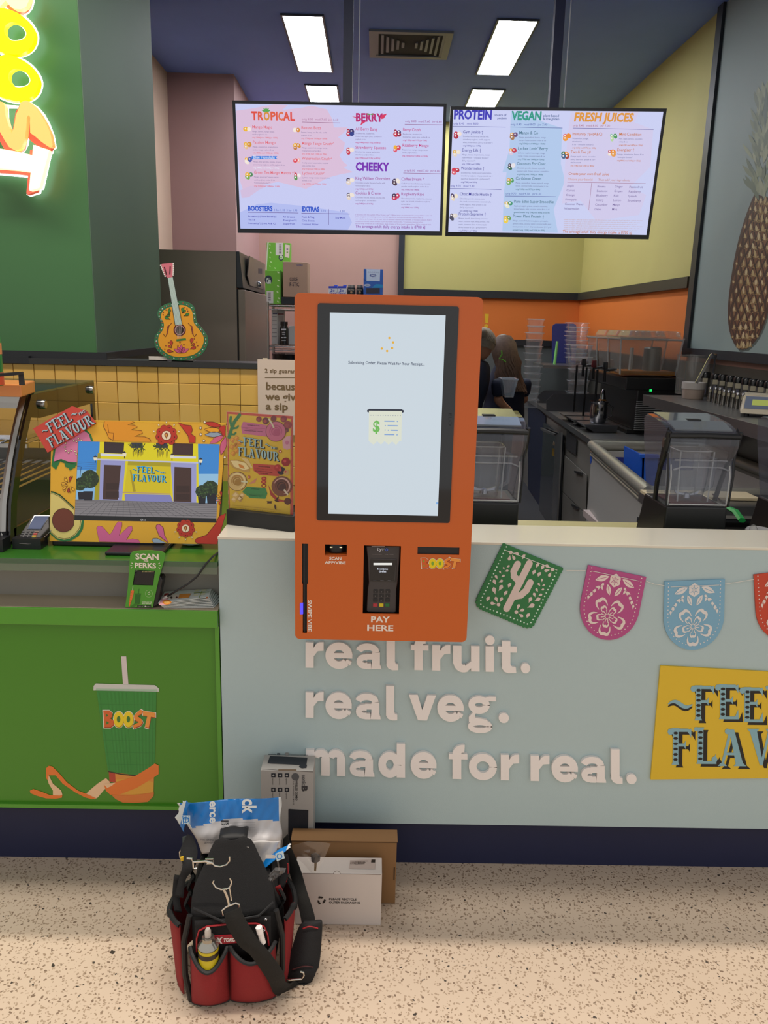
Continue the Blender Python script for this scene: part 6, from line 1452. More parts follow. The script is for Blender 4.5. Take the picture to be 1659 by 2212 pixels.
# ---- clear tubs in tall stacks
TUB = clear_mat('clear_tub_plastic', haze=.10, refl=1.0); LIP = clear_mat('clear_tub_lip', haze=.45, refl=1.2)
def tub_mesh(w, h, name='tub'):
    mb = MB(); b, t_ = w * .36, w * .5
    def rr(r_, z): return [(x, y, z) for x, y in rrect(-r_, -r_, r_, r_, r_ * .3, 3)]
    A0, A1, A2 = rr(b, 0), rr(t_ - .006, h), rr(t_, h); A3 = rr(t_, h - .006); n = len(A0)
    vs = A0 + A1 + A2 + A3; fs = [tuple(range(n - 1, -1, -1))]
    for k in range(3): fs += [(k * n + i, k * n + (i + 1) % n, (k + 1) * n + (i + 1) % n, (k + 1) * n + i) for i in range(n)]
    mb.add(vs, fs, 0, True)
    for i in range(len(mb.m) - n, len(mb.m)): mb.m[i] = 1
    return mb
def stack(px, y, z0, n, pitch, w, h, lab, grp, jit=.004, proto=[None]):
    a = aty(px, 800, y)
    for i in range(n):
        key = (round(w, 3), round(h, 3))
        if stack.cache.get(key) is None:
            o = tub_mesh(w, h).build('plastic_tub', [TUB, LIP]); stack.cache[key] = o
        else: o = stack.cache[key].copy(); COL.objects.link(o)
        o.location = (a.x + rg.uniform(-jit, jit), y + rg.uniform(-jit, jit), z0 + i * pitch); o.rotation_euler = (rg.uniform(-.01, .01), 0, rg.uniform(-.1, .1))
        tag(o, lab % (ORD[n - 1 - i] + (' from the top' if i < n - 1 else '')), 'plastic tub', grp)
stack.cache = {}
zA = aty(1150, 690, 7.3).z
stack(1150, 7.3, .902, 13, (zA - .902 - .07) / 12.0, .15, .075, 'clear tub, %s of the tall narrow stack beside the staff', 'tall stack of clear tubs beside the staff')
zB_ = aty(1240, 697, 8.25).z
stack(1240, 8.25, zsh + .002, 9, (zB_ - zsh - .075) / 8, .21, .075, 'clear tub, %s of the wide stack before the navy board', 'stack of clear tubs before the navy board')
zC_ = aty(1250, 755, 7.45).z
stack(1250, 7.45, .902, 5, (zC_ - .902 - .1) / 4, .2, .14, 'deep clear tub, %s of the short stack behind the dispenser taps', 'short stack of deep clear tubs')
# ---- juice dispenser
TD = crop(1250, 680, 4.056); Yd = 5.56
EDG = clear_mat('edge_highlight', haze=.55, refl=1.2, hazecol='#dcdcdc')  # pale milky tubes that paint highlights along clear rims and corners
CLR = clear_mat('clear_dispenser', haze=.17, refl=1.2, hazecol='#c8c4bc')
a = aty(1335, 806, Yd); b_ = aty(1468, 808, Yd); zt0 = a.z - .01; zt1 = aty(1335, 732, Yd).z; xl, xr_ = a.x, b_.x; dep = .9
t = thing('juice_dispenser', 'black juice dispenser with clear square bowls beside the orange wall', 'drink dispenser', ((xl + xr_) / 2, Yd + dep / 2, zb_))
bdk = mat('dispenser_black', '#121214', .35)
bl, br_ = aty(1363, 900, Yd).x, aty(1466, 900, Yd).x
bx('body', bdk, t, bl + .02, br_, Yd - .02, Yd + dep, zb_ + .03, zt0 - .015, bev=.01)
bx('head', bdk, t, xl + .05, br_ + .01, Yd - .03, Yd + dep, zt0 - .10, zt0 - .016, bev=.008)
bx('foot', bdk, t, aty(1352, 935, Yd).x, br_ - .04, Yd - .0, Yd + dep, zb_ + .001, zb_ + .031, bev=.004)
gx0, gx1 = aty(1373, 860, Yd).x, aty(1450, 860, Yd).x; gz0, gz1 = aty(1380, 928, Yd).z, aty(1380, 868, Yd).z
for k in range(16):
    z = gz0 + (gz1 - gz0) * k / 15; bx('louvre', mat('louvre_grey', '#8a8a8c', .4), t, gx0, gx1, Yd - .034, Yd - .0205, z, z + .006)
lx = aty(*TD(617, 660), Yd); bx('power_light', mat('green_lamp', '#10a048', emit='#18c058', es=1.5), t, lx.x - .008, lx.x + .008, Yd - .034, Yd - .0305, lx.z - .008, lx.z + .008)
for k in range(3):
    y0, y1 = Yd + k * .3, Yd + k * .3 + .285
    mb = MB(); w0, w1 = .015, .0
    bt = [(xl + .02, y0 + .02, zt0), (xr_ - .02, y0 + .02, zt0), (xr_ - .02, y1 - .02, zt0), (xl + .02, y1 - .02, zt0)]; tp = [(xl, y0, zt1), (xr_, y0, zt1), (xr_, y1, zt1), (xl, y1, zt1)]
    mb.add(bt + tp, [(3, 2, 1, 0), (0, 1, 5, 4), (1, 2, 6, 5), (2, 3, 7, 6), (3, 0, 4, 7)]); bowl = mb.build('bowl', CLR, t, bev=.012)
    mb = MB(); mb.box(xl - .012, xr_ + .012, y0 - .008, y1 + .002, zt1, zt1 + .012)
    lid = mb.build('lid', CLR, t, bev=.004)
    zl1 = aty(1340, 713, Yd).z
    MB().tube([tuple(v) for v in tp], .006, 5, closed=True).build('rim', EDG, bowl); MB().tube([bt[0], tp[0]], .006, 5).build('corner', EDG, bowl); MB().tube([bt[1], tp[1]], .006, 5).build('corner', EDG, bowl)  # highlights on the bowl's rim and corners, built as pale tubes
    mb = MB().hexa([(xl + .05, y0 + .005, zt1 + .0125), (xr_ - .0, y0 + .005, zt1 + .0125), (xr_ - .0, y1 - .01, zt1 + .0125), (xl + .05, y1 - .01, zt1 + .0125)], [(xl + .07, y0 + .02, zl1), (xr_ - .03, y0 + .02, zl1), (xr_ - .03, y1 - .03, zl1), (xl + .07, y1 - .03, zl1)])
    mb.build('lid_dome', CLR, t, bev=.01)
    for q_ in range(3): MB().ball((xl + .11 + q_ * .14, y0 + .012, zl1 - .02), .018, n=6).build('lid_catch', CLR, t)
    if k == 0:
        MB().lathe([(.06, 0), (.06, .17), (.052, .18), (.0001, .18)], ((xl + xr_) / 2 + .06, (y0 + y1) / 2, zt0 + .006), 18).build('cooling_drum', mat('frosted_column', '#8a8c88', .35, metal=.3, alpha=.75), t)
        bx('paddle', mat('frosted_blade', '#b8bab4', .4, alpha=.7), t, (xl + xr_) / 2 - .10, (xl + xr_) / 2 - .085, y0 + .1, y0 + .14, zt0 + .006, zt1 - .06)
        bx('juice', mat('orange_juice', '#b8741c', .3), t, xl + .022, xr_ - .022, y0 + .022, y1 - .022, zt0 + .001, zt0 + .026)
    yk = (y0 + y1) / 2
    MB().tube([(xl + .03, yk, zt0 + .03), (xl - .05, yk, zt0 + .02), (xl - .05, yk, zt0 - .06)], .012, 8).build('tap', bdk, t)
    MB().lathe([(.018, 0), (.02, .01), (.016, .05), (.0001, .052)], (xl - .05, yk, zt0 + .025), 10).build('tap_knob', mat('tap_dark', '#26282c', .3) if k != 1 else mat('tap_red', '#6a2226', .4), t)
    MB().tube([(xl - .075, yk + .1, zt0 + .02), (xl - .075, yk + .1, zb_ + .06)], .008, 8).build('post', mat('dispenser_black', '#121214', .35), t)
    mb = MB().hexa([(xl - .12, yk - .1, zb_ + .001), (xl + .04, yk - .1, zb_ + .001), (xl + .04, yk + .1, zb_ + .001), (xl - .12, yk + .1, zb_ + .001)], [(xl - .2, yk - .12, zb_ + .055), (xl + .04, yk - .12, zb_ + .055), (xl + .04, yk + .12, zb_ + .055), (xl - .2, yk + .12, zb_ + .055)])
    mb.build('drip_tray', STD, t, bev=.003)
c_ = Vector((xl - .07, Yd + .15, zb_ + .0565)); t = thing('steel_jug', 'shiny steel jug on the drip tray under the clear bowls', 'jug', c_)
MB().lathe([(.0001, 0), (.05, 0), (.056, .01), (.062, .1), (.058, .13), (.066, .15)], c_, 24).build('jug', MIR, t); MB().tube([c_ + Vector((.06, 0, .13)), c_ + Vector((.10, 0, .11)), c_ + Vector((.095, 0, .05)), c_ + Vector((.058, 0, .03))], .006, 8).build('handle', MIR, t)
# amber bottle with silver collar, glass jug
c_ = aty(1298, 905, 5.93); c_.z = zb_ + .0565
t = thing('sauce_bottle', 'amber squeeze bottle with a silver collar standing by the drip trays', 'bottle', c_)
hB = aty(1300, 862, 5.93).z - c_.z
MB().lathe([(.0001, 0), (.027, 0), (.03, .008), (.029, hB * .45), (.031, hB * .5), (.03, hB - .01), (.024, hB)], c_, 18).build('bottle', mat('amber_plastic', '#8a5a1c', .25, coat=.3, noise=.15, nscale=40), t)
MB().lathe([(.025, hB), (.018, hB + .03), (.012, hB + .06), (.0001, hB + .075)], c_, 16).build('collar', MIR, t)
# ---- right-hand steel shelf with its things
ZS = 1.205; XF = 1.70
yE = atz(1405, 853, ZS).y
t = thing('wall_shelf', 'long steel shelf under the pineapple mural holding shakers and a scale', 'shelf', (1.9, 4.0, ZS - .06))
bx('top', STL, t, XF, XR - .0125, 2.4, yE, ZS - .004, ZS)
bx('front_lip', STL, t, XF - .004, XF, 2.4, yE, ZS - .062, ZS + .001, bev=.001)
bx('end_lip', STL, t, XF, XR - .013, yE, yE + .004, ZS - .062, ZS)
for y in (yE - .3, 3.6, 2.7):
    mb = MB(); mb.add([(XF + .05, y, ZS - .005), (XR - .013, y, ZS - .005), (XR - .013, y, ZS - .32), (XF + .05, y + .004, ZS - .005), (XR - .013, y + .004, ZS - .005), (XR - .013, y + .004, ZS - .32)], [(0, 2, 1), (3, 4, 5), (0, 1, 4, 3), (1, 2, 5, 4), (2, 0, 3, 5)]); mb.build('bracket', STD, t)
zs = ZS + .0008
# white tub
c_ = atz(1504, 863, zs); c_.y += .06; r_ = .066
t = thing('screw_tub', 'round milky white tub with a lid on the steel shelf', 'tub', c_)
hT = .098
MB().lathe([(.0001, 0), (r_ * .9, 0), (r_ * .93, .004), (r_, hT * .72)], c_, 28).build('body', mat('milky_tan', '#a8968a', .4), t)
MB().lathe([(r_ * 1.04, hT * .60), (r_ * 1.05, hT * .99), (r_ * .98, hT), (.0001, hT)], c_, 28).build('lid', mat('milky_white', '#b9b2ac', .45), t)
# clear jug behind, tongs
c_ = Vector((2.03, 5.22, zs))
t = thing('clear_canister', 'big clear canister at the back of the steel shelf', 'canister', c_)
MB().lathe([(.085, .001), (.095, .005), (.10, .24)], c_, 24).build('canister', CLR, t); MB().lathe([(.104, .24), (.104, .252), (.0001, .256)], c_, 24).build('lid', CLR, t)
ta, tb, tc = aty(1504, 828, 4.62), aty(1537, 766, 4.62), aty(1541, 805, 4.66)
t = thing('tongs', 'steel tongs sticking up among the shakers', 'tongs', (ta.x, 4.62, ta.z))
MB().tube([ta, tb], .006, 4, flat=1.8).build('arm', MIR, t); MB().tube([tb, tb + Vector((.03, .01, .0)), tc], .006, 4, flat=1.8).build('arm', MIR, t)
# tall shakers with black lids
TSP = crop(1460, 730, 8.337)
LAB = mat('shaker_label', '#b0a890', .5); BLL = mat('shaker_lid', '#101114', .25)
def shaker(c, r_, h, lid, lab, cat, grp, lx=0):
    t = thing('shaker', lab, cat, c, group=grp)
    MB().lathe([(.0001, 0), (r_, 0), (r_, h)], c, 16).build('body', mat('shaker_steel', '#8f8c86', .2, metal=.95) if not lid else mat('smoky_canister', '#4e4c48', .2, coat=.3), t)
    if lid: MB().lathe([(r_ * 1.06, h - .006), (r_ * 1.06, h + .022), (r_ * .9, h + .03), (.0001, h + .03)], c, 16).build('lid', BLL, t)
    else: MB().lathe([(r_, h), (r_ * .9, h + .01), (.0001, h + .014)], c, 16).build('lid', MIR, t)
    P = Plane((c[0] - r_ * .95, c[1] - r_ * .45, c[2]), (.45, -1, 0)); P = Plane(Vector(c) + Vector((-.42, -.91, 0)) * (r_ + .0008), (.91, -.42, 0))
    w_ = r_ * .55
    MB().slab(P, [(-w_, h * .72), (w_, h * .72), (w_, h * .95), (-w_, h * .95)], .001).build('label', LAB, t)
    if lid: MB().slab(P, [(-w_ * .8, h * .1), (w_ * .8, h * .1), (w_ * .8, h * .5), (w_ * .5, h * .66), (-w_ * .5, h * .66), (-w_ * .8, h * .5)], .001).build('window', mat('shaker_window', '#5a5a6c', .3), t)
OE = ['nearest the white tub'] + [o_ + ' from the white tub' for o_ in ORD[1:]]
for k, (px, py) in enumerate(((1526, 800), (1548, 802), (1563, 805), (1580, 807), (1597, 810), (1614, 813), (1630, 816), (1646, 819), (1664, 822))):
    p = atx(px, py, 2.07); h_ = min(max(p.z - zs - .03, .085), .12)
    shaker(Vector((2.07, p.y, zs)), .026, h_, True, 'tall black-lidded canister, %s in the back row' % OE[k], 'canister', 'black-lidded canisters in the back row')
for k, (px, py) in enumerate(((1528, 867), (1539, 870), (1548, 872.5), (1557, 875), (1567, 878), (1577, 880.5), (1586, 883), (1597, 886))):
    shaker(atz(px, py, zs) + Vector((.01, 0, 0)), .0115, .074 + (k % 3) * .003, False, 'small steel shaker, %s in the front row' % OE[k], 'shaker', 'small steel shakers in the front row')
for k, (px, py) in enumerate(((1533, 859), (1546, 861), (1560, 864), (1573, 867), (1587, 870), (1601, 873))):
    shaker(atz(px, py, zs) + Vector((.02, 0, 0)), .013, .075, False, 'small steel shaker, %s in the middle row' % OE[k], 'shaker', 'small steel shakers between the rows')
# kitchen scale
fp = atz(1598, 899, zs); P = Plane((fp.x, fp.y, zs), (1, -.42, 0), (0, .62, 1))
t = thing('kitchen_scale', 'cream digital scale with a green display at the shelf front', 'scale', (fp.x + .1, fp.y, zs))
U2, V2 = P.U, Vector((P.U.y * -1, P.U.x, 0)); wS, dS = .24, .19; o_ = Vector((fp.x, fp.y, zs))
def sb(u, v_, z): return o_ + U2 * u + V2 * v_ + Vector((0, 0, z))
CRM = mat('scale_cream', '#cbbfa8', .4)
MB().hexa([sb(0, 0, .014), sb(wS, 0, .014), sb(wS, dS, .014), sb(0, dS, .014)], [sb(.004, .012, .03), sb(wS - .004, .012, .03), sb(wS - .01, dS, .075), sb(.01, dS, .075)]).build('body', CRM, t, bev=.004)
Pf = Plane(sb(.004, .012, .0305), U2, V2 * (dS - .012) + Vector((0, 0, .045)))
Pf.O = Pf.O + Pf.N * .001
Lp = (Pf.V.length and ((dS - .012) ** 2 + .045 ** 2) ** .5)
MB().hexa([sb(0, .02, .014), sb(wS, .02, .014), sb(wS, .1, .014), sb(0, .1, .014)], [sb(.006, .022, .03), sb(wS - .006, .022, .03), sb(wS - .01, .09, .098), sb(.01, .09, .098)]).build('head', CRM, t, bev=.004)
Ph = Plane(sb(.008, .0215, .0305), U2, V2 * .068 + Vector((0, 0, .068))); Ph.O = Ph.O + Ph.N * .0012
w2, h2 = wS - .018, .092
MB().slab(Ph, [(.006, .008), (w2 - .004, .008), (w2 - .008, h2 - .006), (.012, h2 - .006)], .001).build('control_panel', mat('scale_blue_panel', '#737d92', .4), t)
Ph2 = Plane(Ph.O + Ph.N * .0006, Ph.U, Ph.V)
MB().slab(Ph2, [(.04, .03), (.115, .03), (.115, .066), (.043, .066)], .0008).build('display', mat('scale_lcd', '#a8b060', emit='#8e9a44', es=.45), t)
for i in range(6): MB().slab(Ph2, circ(.135 + (i % 2) * .026, .026 + (i // 2) * .018, .006, 8), .001).build('button', mat('scale_button', '#aab0bc', .4), t)
MB().hexa([sb(.02, .10, .085), sb(wS - .02, .10, .085), sb(wS - .02, dS + .05, .085), sb(.02, dS + .05, .085)], [sb(.015, .095, .1), sb(wS - .015, .095, .1), sb(wS - .015, dS + .055, .1), sb(.015, dS + .055, .1)]).build('pan', CRM, t, bev=.003)
for u, v_ in ((.03, .03), (wS - .03, .03), (.03, dS - .03), (wS - .03, dS - .03)): MB().lathe([(.012, 0), (.012, .014)], sb(u, v_, 0), 10).build('foot', BKP, t)
# ---- chest freezer with open top
zf = .89
fl_, bl_, fr_ = atz(1403, 1055, zf), atz(1280, 955, zf), atz(1645, 1060, zf)
t = thing('chest_freezer', 'open pale grey chest freezer with rounded rails and a blue dot', 'freezer', (1.7, 4.6, 0))
br2 = Vector((2.12, bl_.y + .0, zf)); fr2 = Vector((2.12, fl_.y, zf)); wl_ = .05
WH = mat('freezer_white', '#b4b2ad', .4); AL = mat('freezer_rail', '#a9a79c', .3, metal=.4)
cor = [fl_, fr2, br2, bl_]
def wallq(a, b, th, z0, z1, side):
    d = (b - a); d.z = 0; d.normalize(); nn = Vector((-d.y, d.x, 0)) * side * th
    return [(a.x, a.y, z0), (b.x, b.y, z0), (b.x + nn.x, b.y + nn.y, z0), (a.x + nn.x, a.y + nn.y, z0)], [(a.x, a.y, z1), (b.x, b.y, z1), (b.x + nn.x, b.y + nn.y, z1), (a.x + nn.x, a.y + nn.y, z1)]
for nm, a, b in (('front_wall', cor[0], cor[1]), ('end_wall', cor[1], cor[2]), ('back_wall', cor[2], cor[3]), ('side_wall', cor[3], cor[0])):
    lo, hi = wallq(a, b, .06, .02, zf - .05, 1); MB().hexa(lo, hi).build(nm, WH, t)
    m_ = MB(); off = Vector((0, 0, -.02)); m_.tube([a + off, b + off], .032, 12); m_.build('rail', AL, t)
    for dz in (-.062, -.082):
        d = (b - a).normalized(); nn = Vector((d.y, -d.x, 0)) * .004; MB().tube([a + Vector((0, 0, dz)) + nn, b + Vector((0, 0, dz)) + nn], .009, 8).build('groove_strip', AL, t)
bx('inner_liner', mat('freezer_liner', '#c8b8b4', .5), t, fl_.x + .09, 2.05, fl_.y + .09, bl_.y - .08, .42, .46)
lo, hi = wallq(cor[2] + Vector((0, -.061, 0)), cor[3] + Vector((.06, -.061, 0)), .002, zf - .16, zf - .085, 1); MB().hexa(lo, hi).build('blue_strip', mat('freezer_blue', '#2a3590', .4), t)
PS_ = Plane(fl_, (fl_.x - bl_.x, fl_.y - bl_.y, 0)); c = PS_.uv(*TI(748, 940))
MB().slab(PS_, circ(c[0], c[1], .035, 20, .045), .001, .0015).build('blue_dot', mat('blue_sticker', '#1e52b8', .5), t)
q1, q2 = aty(*TI(1455, 915), 4.5), aty(*TI(1560, 1180), 4.5)
t = thing('blue_basket', 'bright blue plastic basket inside the freezer', 'basket', (q1.x + .1, 4.5, .462))
mb = MB(); x0, x1 = q1.x, q1.x + .09; zt2 = q1.z
mb.hexa([(x0 + .03, 4.5, .462), (x1, 4.5, .462), (x1, 4.51, .462), (x0 + .03, 4.51, .462)], [(x0, 4.5, zt2), (x1, 4.5, zt2), (x1, 4.51, zt2), (x0, 4.51, zt2)])
mb.hexa([(x0 + .03, 4.5, .462), (x0 + .04, 4.5, .462), (x0 + .04, 4.85, .462), (x0 + .03, 4.85, .462)], [(x0, 4.5, zt2), (x0 + .01, 4.5, zt2), (x0 + .01, 4.85, zt2), (x0, 4.85, zt2)])
mb.build('tub', mat('bright_blue', '#1f5fd0', .4), t); bx('rim', mat('bright_blue', '#1f5fd0', .4), t, x0 - .02, x1, 4.485, 4.515, zt2 - .012, zt2 + .006)
# ---- work ledge behind the counter and prep bench with its tools
xs_ = 1.2
t = thing('work_ledge', 'cream work ledge just behind the service counter', 'worktop', (.3, 2.6, .86))
bx('top', mat('ledge_cream', '#c9c08c', .35, noise=.05, nscale=8), t, XL + .02, xs_, 2.3425, 2.93, .86, .90)
bx('cupboard', mat('ledge_dark', '#2a2c30', .6), t, XL + .04, xs_, 2.36, 2.91, 0, .86)
t = thing('prep_bench', 'dark steel prep bench with a recessed tray beside the blender', 'bench', (1.5, 3.0, 0))
bx('top', STD, t, xs_ + .001, 2.14, 2.3425, 2.62, .86, .90); bx('rear_top', STL, t, xs_ + .001, 2.14, 3.30, 3.56, .85, .89)
bx('sunk_tray', mat('tray_dark', '#1c1b1a', .5), t, xs_ + .001, 2.14, 2.621, 3.299, .78, .80); bx('cupboard', mat('ledge_dark', '#2a2c30', .6), t, xs_ + .001, 2.14, 2.36, 3.55, 0, .779)
a_, b_ = atz(1415, 1080, .9), atz(1645, 1080, .9)
o = bx('cutting_board', mat('cream_board', '#d8c8a4', .5), None, a_.x, b_.x, 3.41, 3.55, .891, .905, bev=.002); tag(o, 'cream chopping board strip in front of the freezer', 'board')
g1, g2 = atz(1563, 1084, .95), atz(1603, 1123, .93)
t = thing('palette_knife', 'steel knife with a bright green handle on the prep bench', 'knife', (g1.x, g1.y, .9))
k0 = aty(1530, 1050, 3.38)
hd = [Vector((*aty(1575, 1098, 2.85).xy, aty(1575, 1098, 2.85).z)), aty(1592, 1108, 2.75), aty(1605, 1124, 2.62)]
zsh2 = .915
hd = [atz(1575, 1098, zsh2), atz(1590, 1106, zsh2), atz(1603, 1124, zsh2 - .002)]
MB().tube(hd, [.012, .015, .014], 6, flat=.7).build('handle', mat('bright_green', '#1e9a48', .4), t); MB().tube([atz(1540, 1068, zsh2), hd[0]], [.004, .006], 6).build('blade', MIR, t)
c_ = atz(1583, 1132, .96); t = thing('white_cup', 'upturned white cup behind the counter by the blender', 'cup', (c_.x, c_.y + .03, .901))
MB().lathe([(.048, 0), (.044, .05), (.04, .085), (.036, .09), (.0001, .09)], (c_.x, 2.50, .901), 28).build('cup', mat('white_china', '#e4e2de', .3), t); t.location.y = 2.50; t.children[0].matrix_basis = Matrix.Translation((0, -2.50 + (c_.y + .03), 0)) @ t.children[0].matrix_basis
c_ = Vector((aty(1627, 1145, 2.46).x, 2.46, .901)); hh = aty(1627, 1141, 2.46).z - .901
o = MB().lathe([(.0001, 0), (.014, 0), (.012, hh), (.006, hh + .01), (.0001, hh + .012)], c_, 14).build('bottle_top', CLR); tag(o, 'small clear bottle beside the black blender base at the frame edge', 'bottle')
# ---- sound-hood blenders
HOOD = clear_mat('smoked_hood', (.80, .82, .86), .11, 1.3, hazecol='#8a90a0'); JAR = clear_mat('jar_plastic', (.93, .93, .95), .12, 1.6, hazecol='#c0c4cc')
GSK = mat('gasket_black', '#16171a', .4)
def blender(lab, x0, yf_):
    t = thing('blender', lab, 'blender', (x0 + .09, yf_ + .12, .901), group='hooded blenders on the work ledge')
    w, d, z0, z1 = .186, .17, 1.065, 1.335
    mb = MB().hexa([(x0 - .012, yf_ - .015, .901), (x0 + w + .004, yf_ - .015, .901), (x0 + w + .004, yf_ + d + .06, .901), (x0 - .02, yf_ + d + .06, .901)], [(x0 - .004, yf_ - .008, z0), (x0 + w + .002, yf_ - .008, z0), (x0 + w + .002, yf_ + d + .03, z0), (x0 - .006, yf_ + d + .03, z0)])
    mb.build('base', mat('blender_black', '#0f1012', .38), t, bev=.006)
    bx('red_ring', mat('blender_red', '#5a1216', .35), t, x0 + .02, x0 + w - .02, yf_ + .02, yf_ + d - .02, z0 + .0005, z0 + .006, bev=.002)
    # hood profile seen from the side: front rises straight then bulges, the top slopes back
    pf = [(yf_, z0 + .002), (yf_ - .004, z0 + .10), (yf_ + .006, z0 + .135), (yf_ + .012, z0 + .16), (yf_ - .004, z0 + .20), (yf_ - .002, z0 + .235), (yf_ + .016, z0 + .252), (yf_ + .09, z0 + .272), (yf_ + .22, z0 + .285), (yf_ + .255, z0 + .270), (yf_ + .25, z0 + .2), (yf_ + .20, z0 + .002)]
    pf = [(y, z0 + (z - z0) * .93) for y, z in pf]
    def wid(z): return .0 + .014 * max(0, (z - z0) / .27)
    n = len(pf); L_ = [(x0 - wid(z), y, z) for y, z in pf]; R_ = [(x0 + w + wid(z) * 1.5, y, z) for y, z in pf]
    hood = MB(); hood.add(L_ + R_, [(i, i + 1, i + 1 + n, i + n) for i in range(n - 1)], smooth=True); hood.add(L_, [tuple(range(n))]); hood.add(R_, [tuple(range(n - 1, -1, -1))])
    h = hood.build('hood', HOOD, t, ang=50)
    top_ = MB(); tt_ = [pf[6], pf[7], pf[8]]; m3 = 3
    top_.add([(x0 + .005, y, z + .001) for y, z in tt_] + [(x0 + w - .001, y, z + .001) for y, z in tt_] + [(x0 + .005, y, z + .006) for y, z in tt_] + [(x0 + w - .001, y, z + .006) for y, z in tt_], [(6, 9, 10, 7), (7, 10, 11, 8), (0, 1, 4, 3), (1, 2, 5, 4), (0, 3, 9, 6), (2, 8, 11, 5), (0, 6, 7, 1), (1, 7, 8, 2), (3, 4, 10, 9), (4, 5, 11, 10)]); top_.build('top_plate', mat('hood_top_grey', '#5b6068', .1, coat=.8), t)
    bx('vent', mat('vent_black', '#0c0c0e', .6), t, x0 + .075, x0 + .115, yf_ + .09, yf_ + .12, z0 + .2555, z0 + .2625)
    # gasket: from the front corners up the sides, over the top front
    for sx, xx in ((-1, x0 - .004), (1, x0 + w + .006)):
        e = .012 * sx
        pts = [(xx, yf_ + .10, z0), (xx + e * .4, yf_ + .085, z0 + .06), (xx + e * .6, yf_ + .06, z0 + .12), (xx + e * .8, yf_ + .028, z0 + .155), (xx + e, yf_ + .012, z0 + .19), (xx + e, yf_ + .0, z0 + .235)]
        MB().tube(pts, .0075, 8).build('gasket', GSK, t)
        MB().tube([(xx, yf_ - .001, z0), (xx + e * .3, yf_ - .005, z0 + .10), (xx + e * .4, yf_ + .006, z0 + .14), (xx + e * .7, yf_ + .010, z0 + .165)], .0032, 6).build('seam', GSK, t)
        mb = MB(); PX2 = Plane((xx + e * .8 + sx * .001, 0, 0), (0, -1, 0)) if sx < 0 else Plane((xx + e * .8 + .001, 0, 0), (0, 1, 0))
        s1 = -1 if sx < 0 else 1
        mb.slab(PX2, [(s1 * (yf_ + .0), z0 + .235), (s1 * (yf_ + .012), z0 + .17), (s1 * (yf_ + .04), z0 + .145), (s1 * (yf_ + .07), z0 + .13), (s1 * (yf_ + .05), z0 + .2), (s1 * (yf_ + .02), z0 + .245)], .002); mb.build('cheek', GSK, t)
        MB().lathe([(.0001, 0), (.014, .001), (.014, .006), (.011, .007)], (xx + e * 1.0 + (.001 if sx > 0 else -.008), yf_ + .025, z0 + .197), 20, axis='x', sx=.8, sy=1.2).build('hinge_cap', mat('hinge_chrome', '#b8b4a8', .2, metal=1), t)
    MB().tube([(x0 - .016, yf_ + .0, z0 + .222), (x0 + w * .5, yf_ - .006, z0 + .225), (x0 + w + .018, yf_ + .0, z0 + .222)], .009, 8).build('top_gasket', GSK, t)
    MB().tube([(x0 + .005, yf_ - .006, z0 + .115), (x0 + .03, yf_ - .007, z0 + .125), (x0 + w - .03, yf_ - .007, z0 + .125), (x0 + w - .005, yf_ - .006, z0 + .115)], .003, 6).build('front_ridge', JAR, t)
    MB().tube([(x0 + .01, yf_ + .004, z0 + .145), (x0 + w - .01, yf_ + .004, z0 + .145)], .003, 6).build('front_ridge', JAR, t)
    # jar with its blade
    jx0, jx1, jy0, jy1 = x0 + .035, x0 + w - .045, yf_ + .025, yf_ + .135
    mb = MB(); a = rrect(jx0 + .012, jy0 + .012, jx1 - .012, jy1 - .012, .02, 3); b2 = rrect(jx0, jy0, jx1, jy1, .02, 3); n = len(a)
    vs = [(x, y, z0 + .008) for x, y in a] + [(x, y, z0 + .06) for x, y in rrect(jx0 + .006, jy0 + .006, jx1 - .006, jy1 - .006, .02, 3)] + [(x, y, z0 + .17) for x, y in b2]
    mb.add(vs, [(k * n + i, k * n + (i + 1) % n, (k + 1) * n + (i + 1) % n, (k + 1) * n + i) for k in range(2) for i in range(n)], smooth=True); mb.build('jar', JAR, t)
    for cx_, cy2 in ((jx0, jy0), (jx1, jy0), (jx0, jy1), (jx1, jy1)): MB().tube([(cx_ * .9 + (jx0 + jx1) * .05, cy2, z0 + .01), (cx_, cy2, z0 + .17)], .0024, 5).build('jar_edge_highlight', EDG, t)
    MB().tube([(x, y, z0 + .17) for x, y in b2], .0024, 5, closed=True).build('jar_rim_highlight', EDG, t)
    for xx in (x0 + .001, x0 + w - .001): MB().tube([(xx, yf_ - .001, z0 + .004), (xx, yf_ - .005, z0 + .095), (xx, yf_ + .006, z0 + .13)], .0022, 5).build('hood_highlight', EDG, t)  # highlight lines on the hood, added as pale tubes
    MB().tube([(x0 + .004, yf_ - .003, z0 + .006), (x0 + w - .004, yf_ - .003, z0 + .006)], .0026, 5).build('hood_highlight', EDG, t)
    MB().tube([(jx1, jy0 + .05, z0 + .15), (jx1 + .028, jy0 + .05, z0 + .14), (jx1 + .022, jy0 + .05, z0 + .05), (jx1 - .004, jy0 + .05, z0 + .035)], [.007, .008, .007, .006], 8).build('jar_handle', JAR, t)
    cx, cy_ = (jx0 + jx1) / 2, (jy0 + jy1) / 2
    mb = MB(); mb.lathe([(.0001, 0), (.014, 0), (.012, .014), (.0001, .018)], (cx, cy_, z0 + .012), 12)
    mb.build('blade_hub', MIR, t)
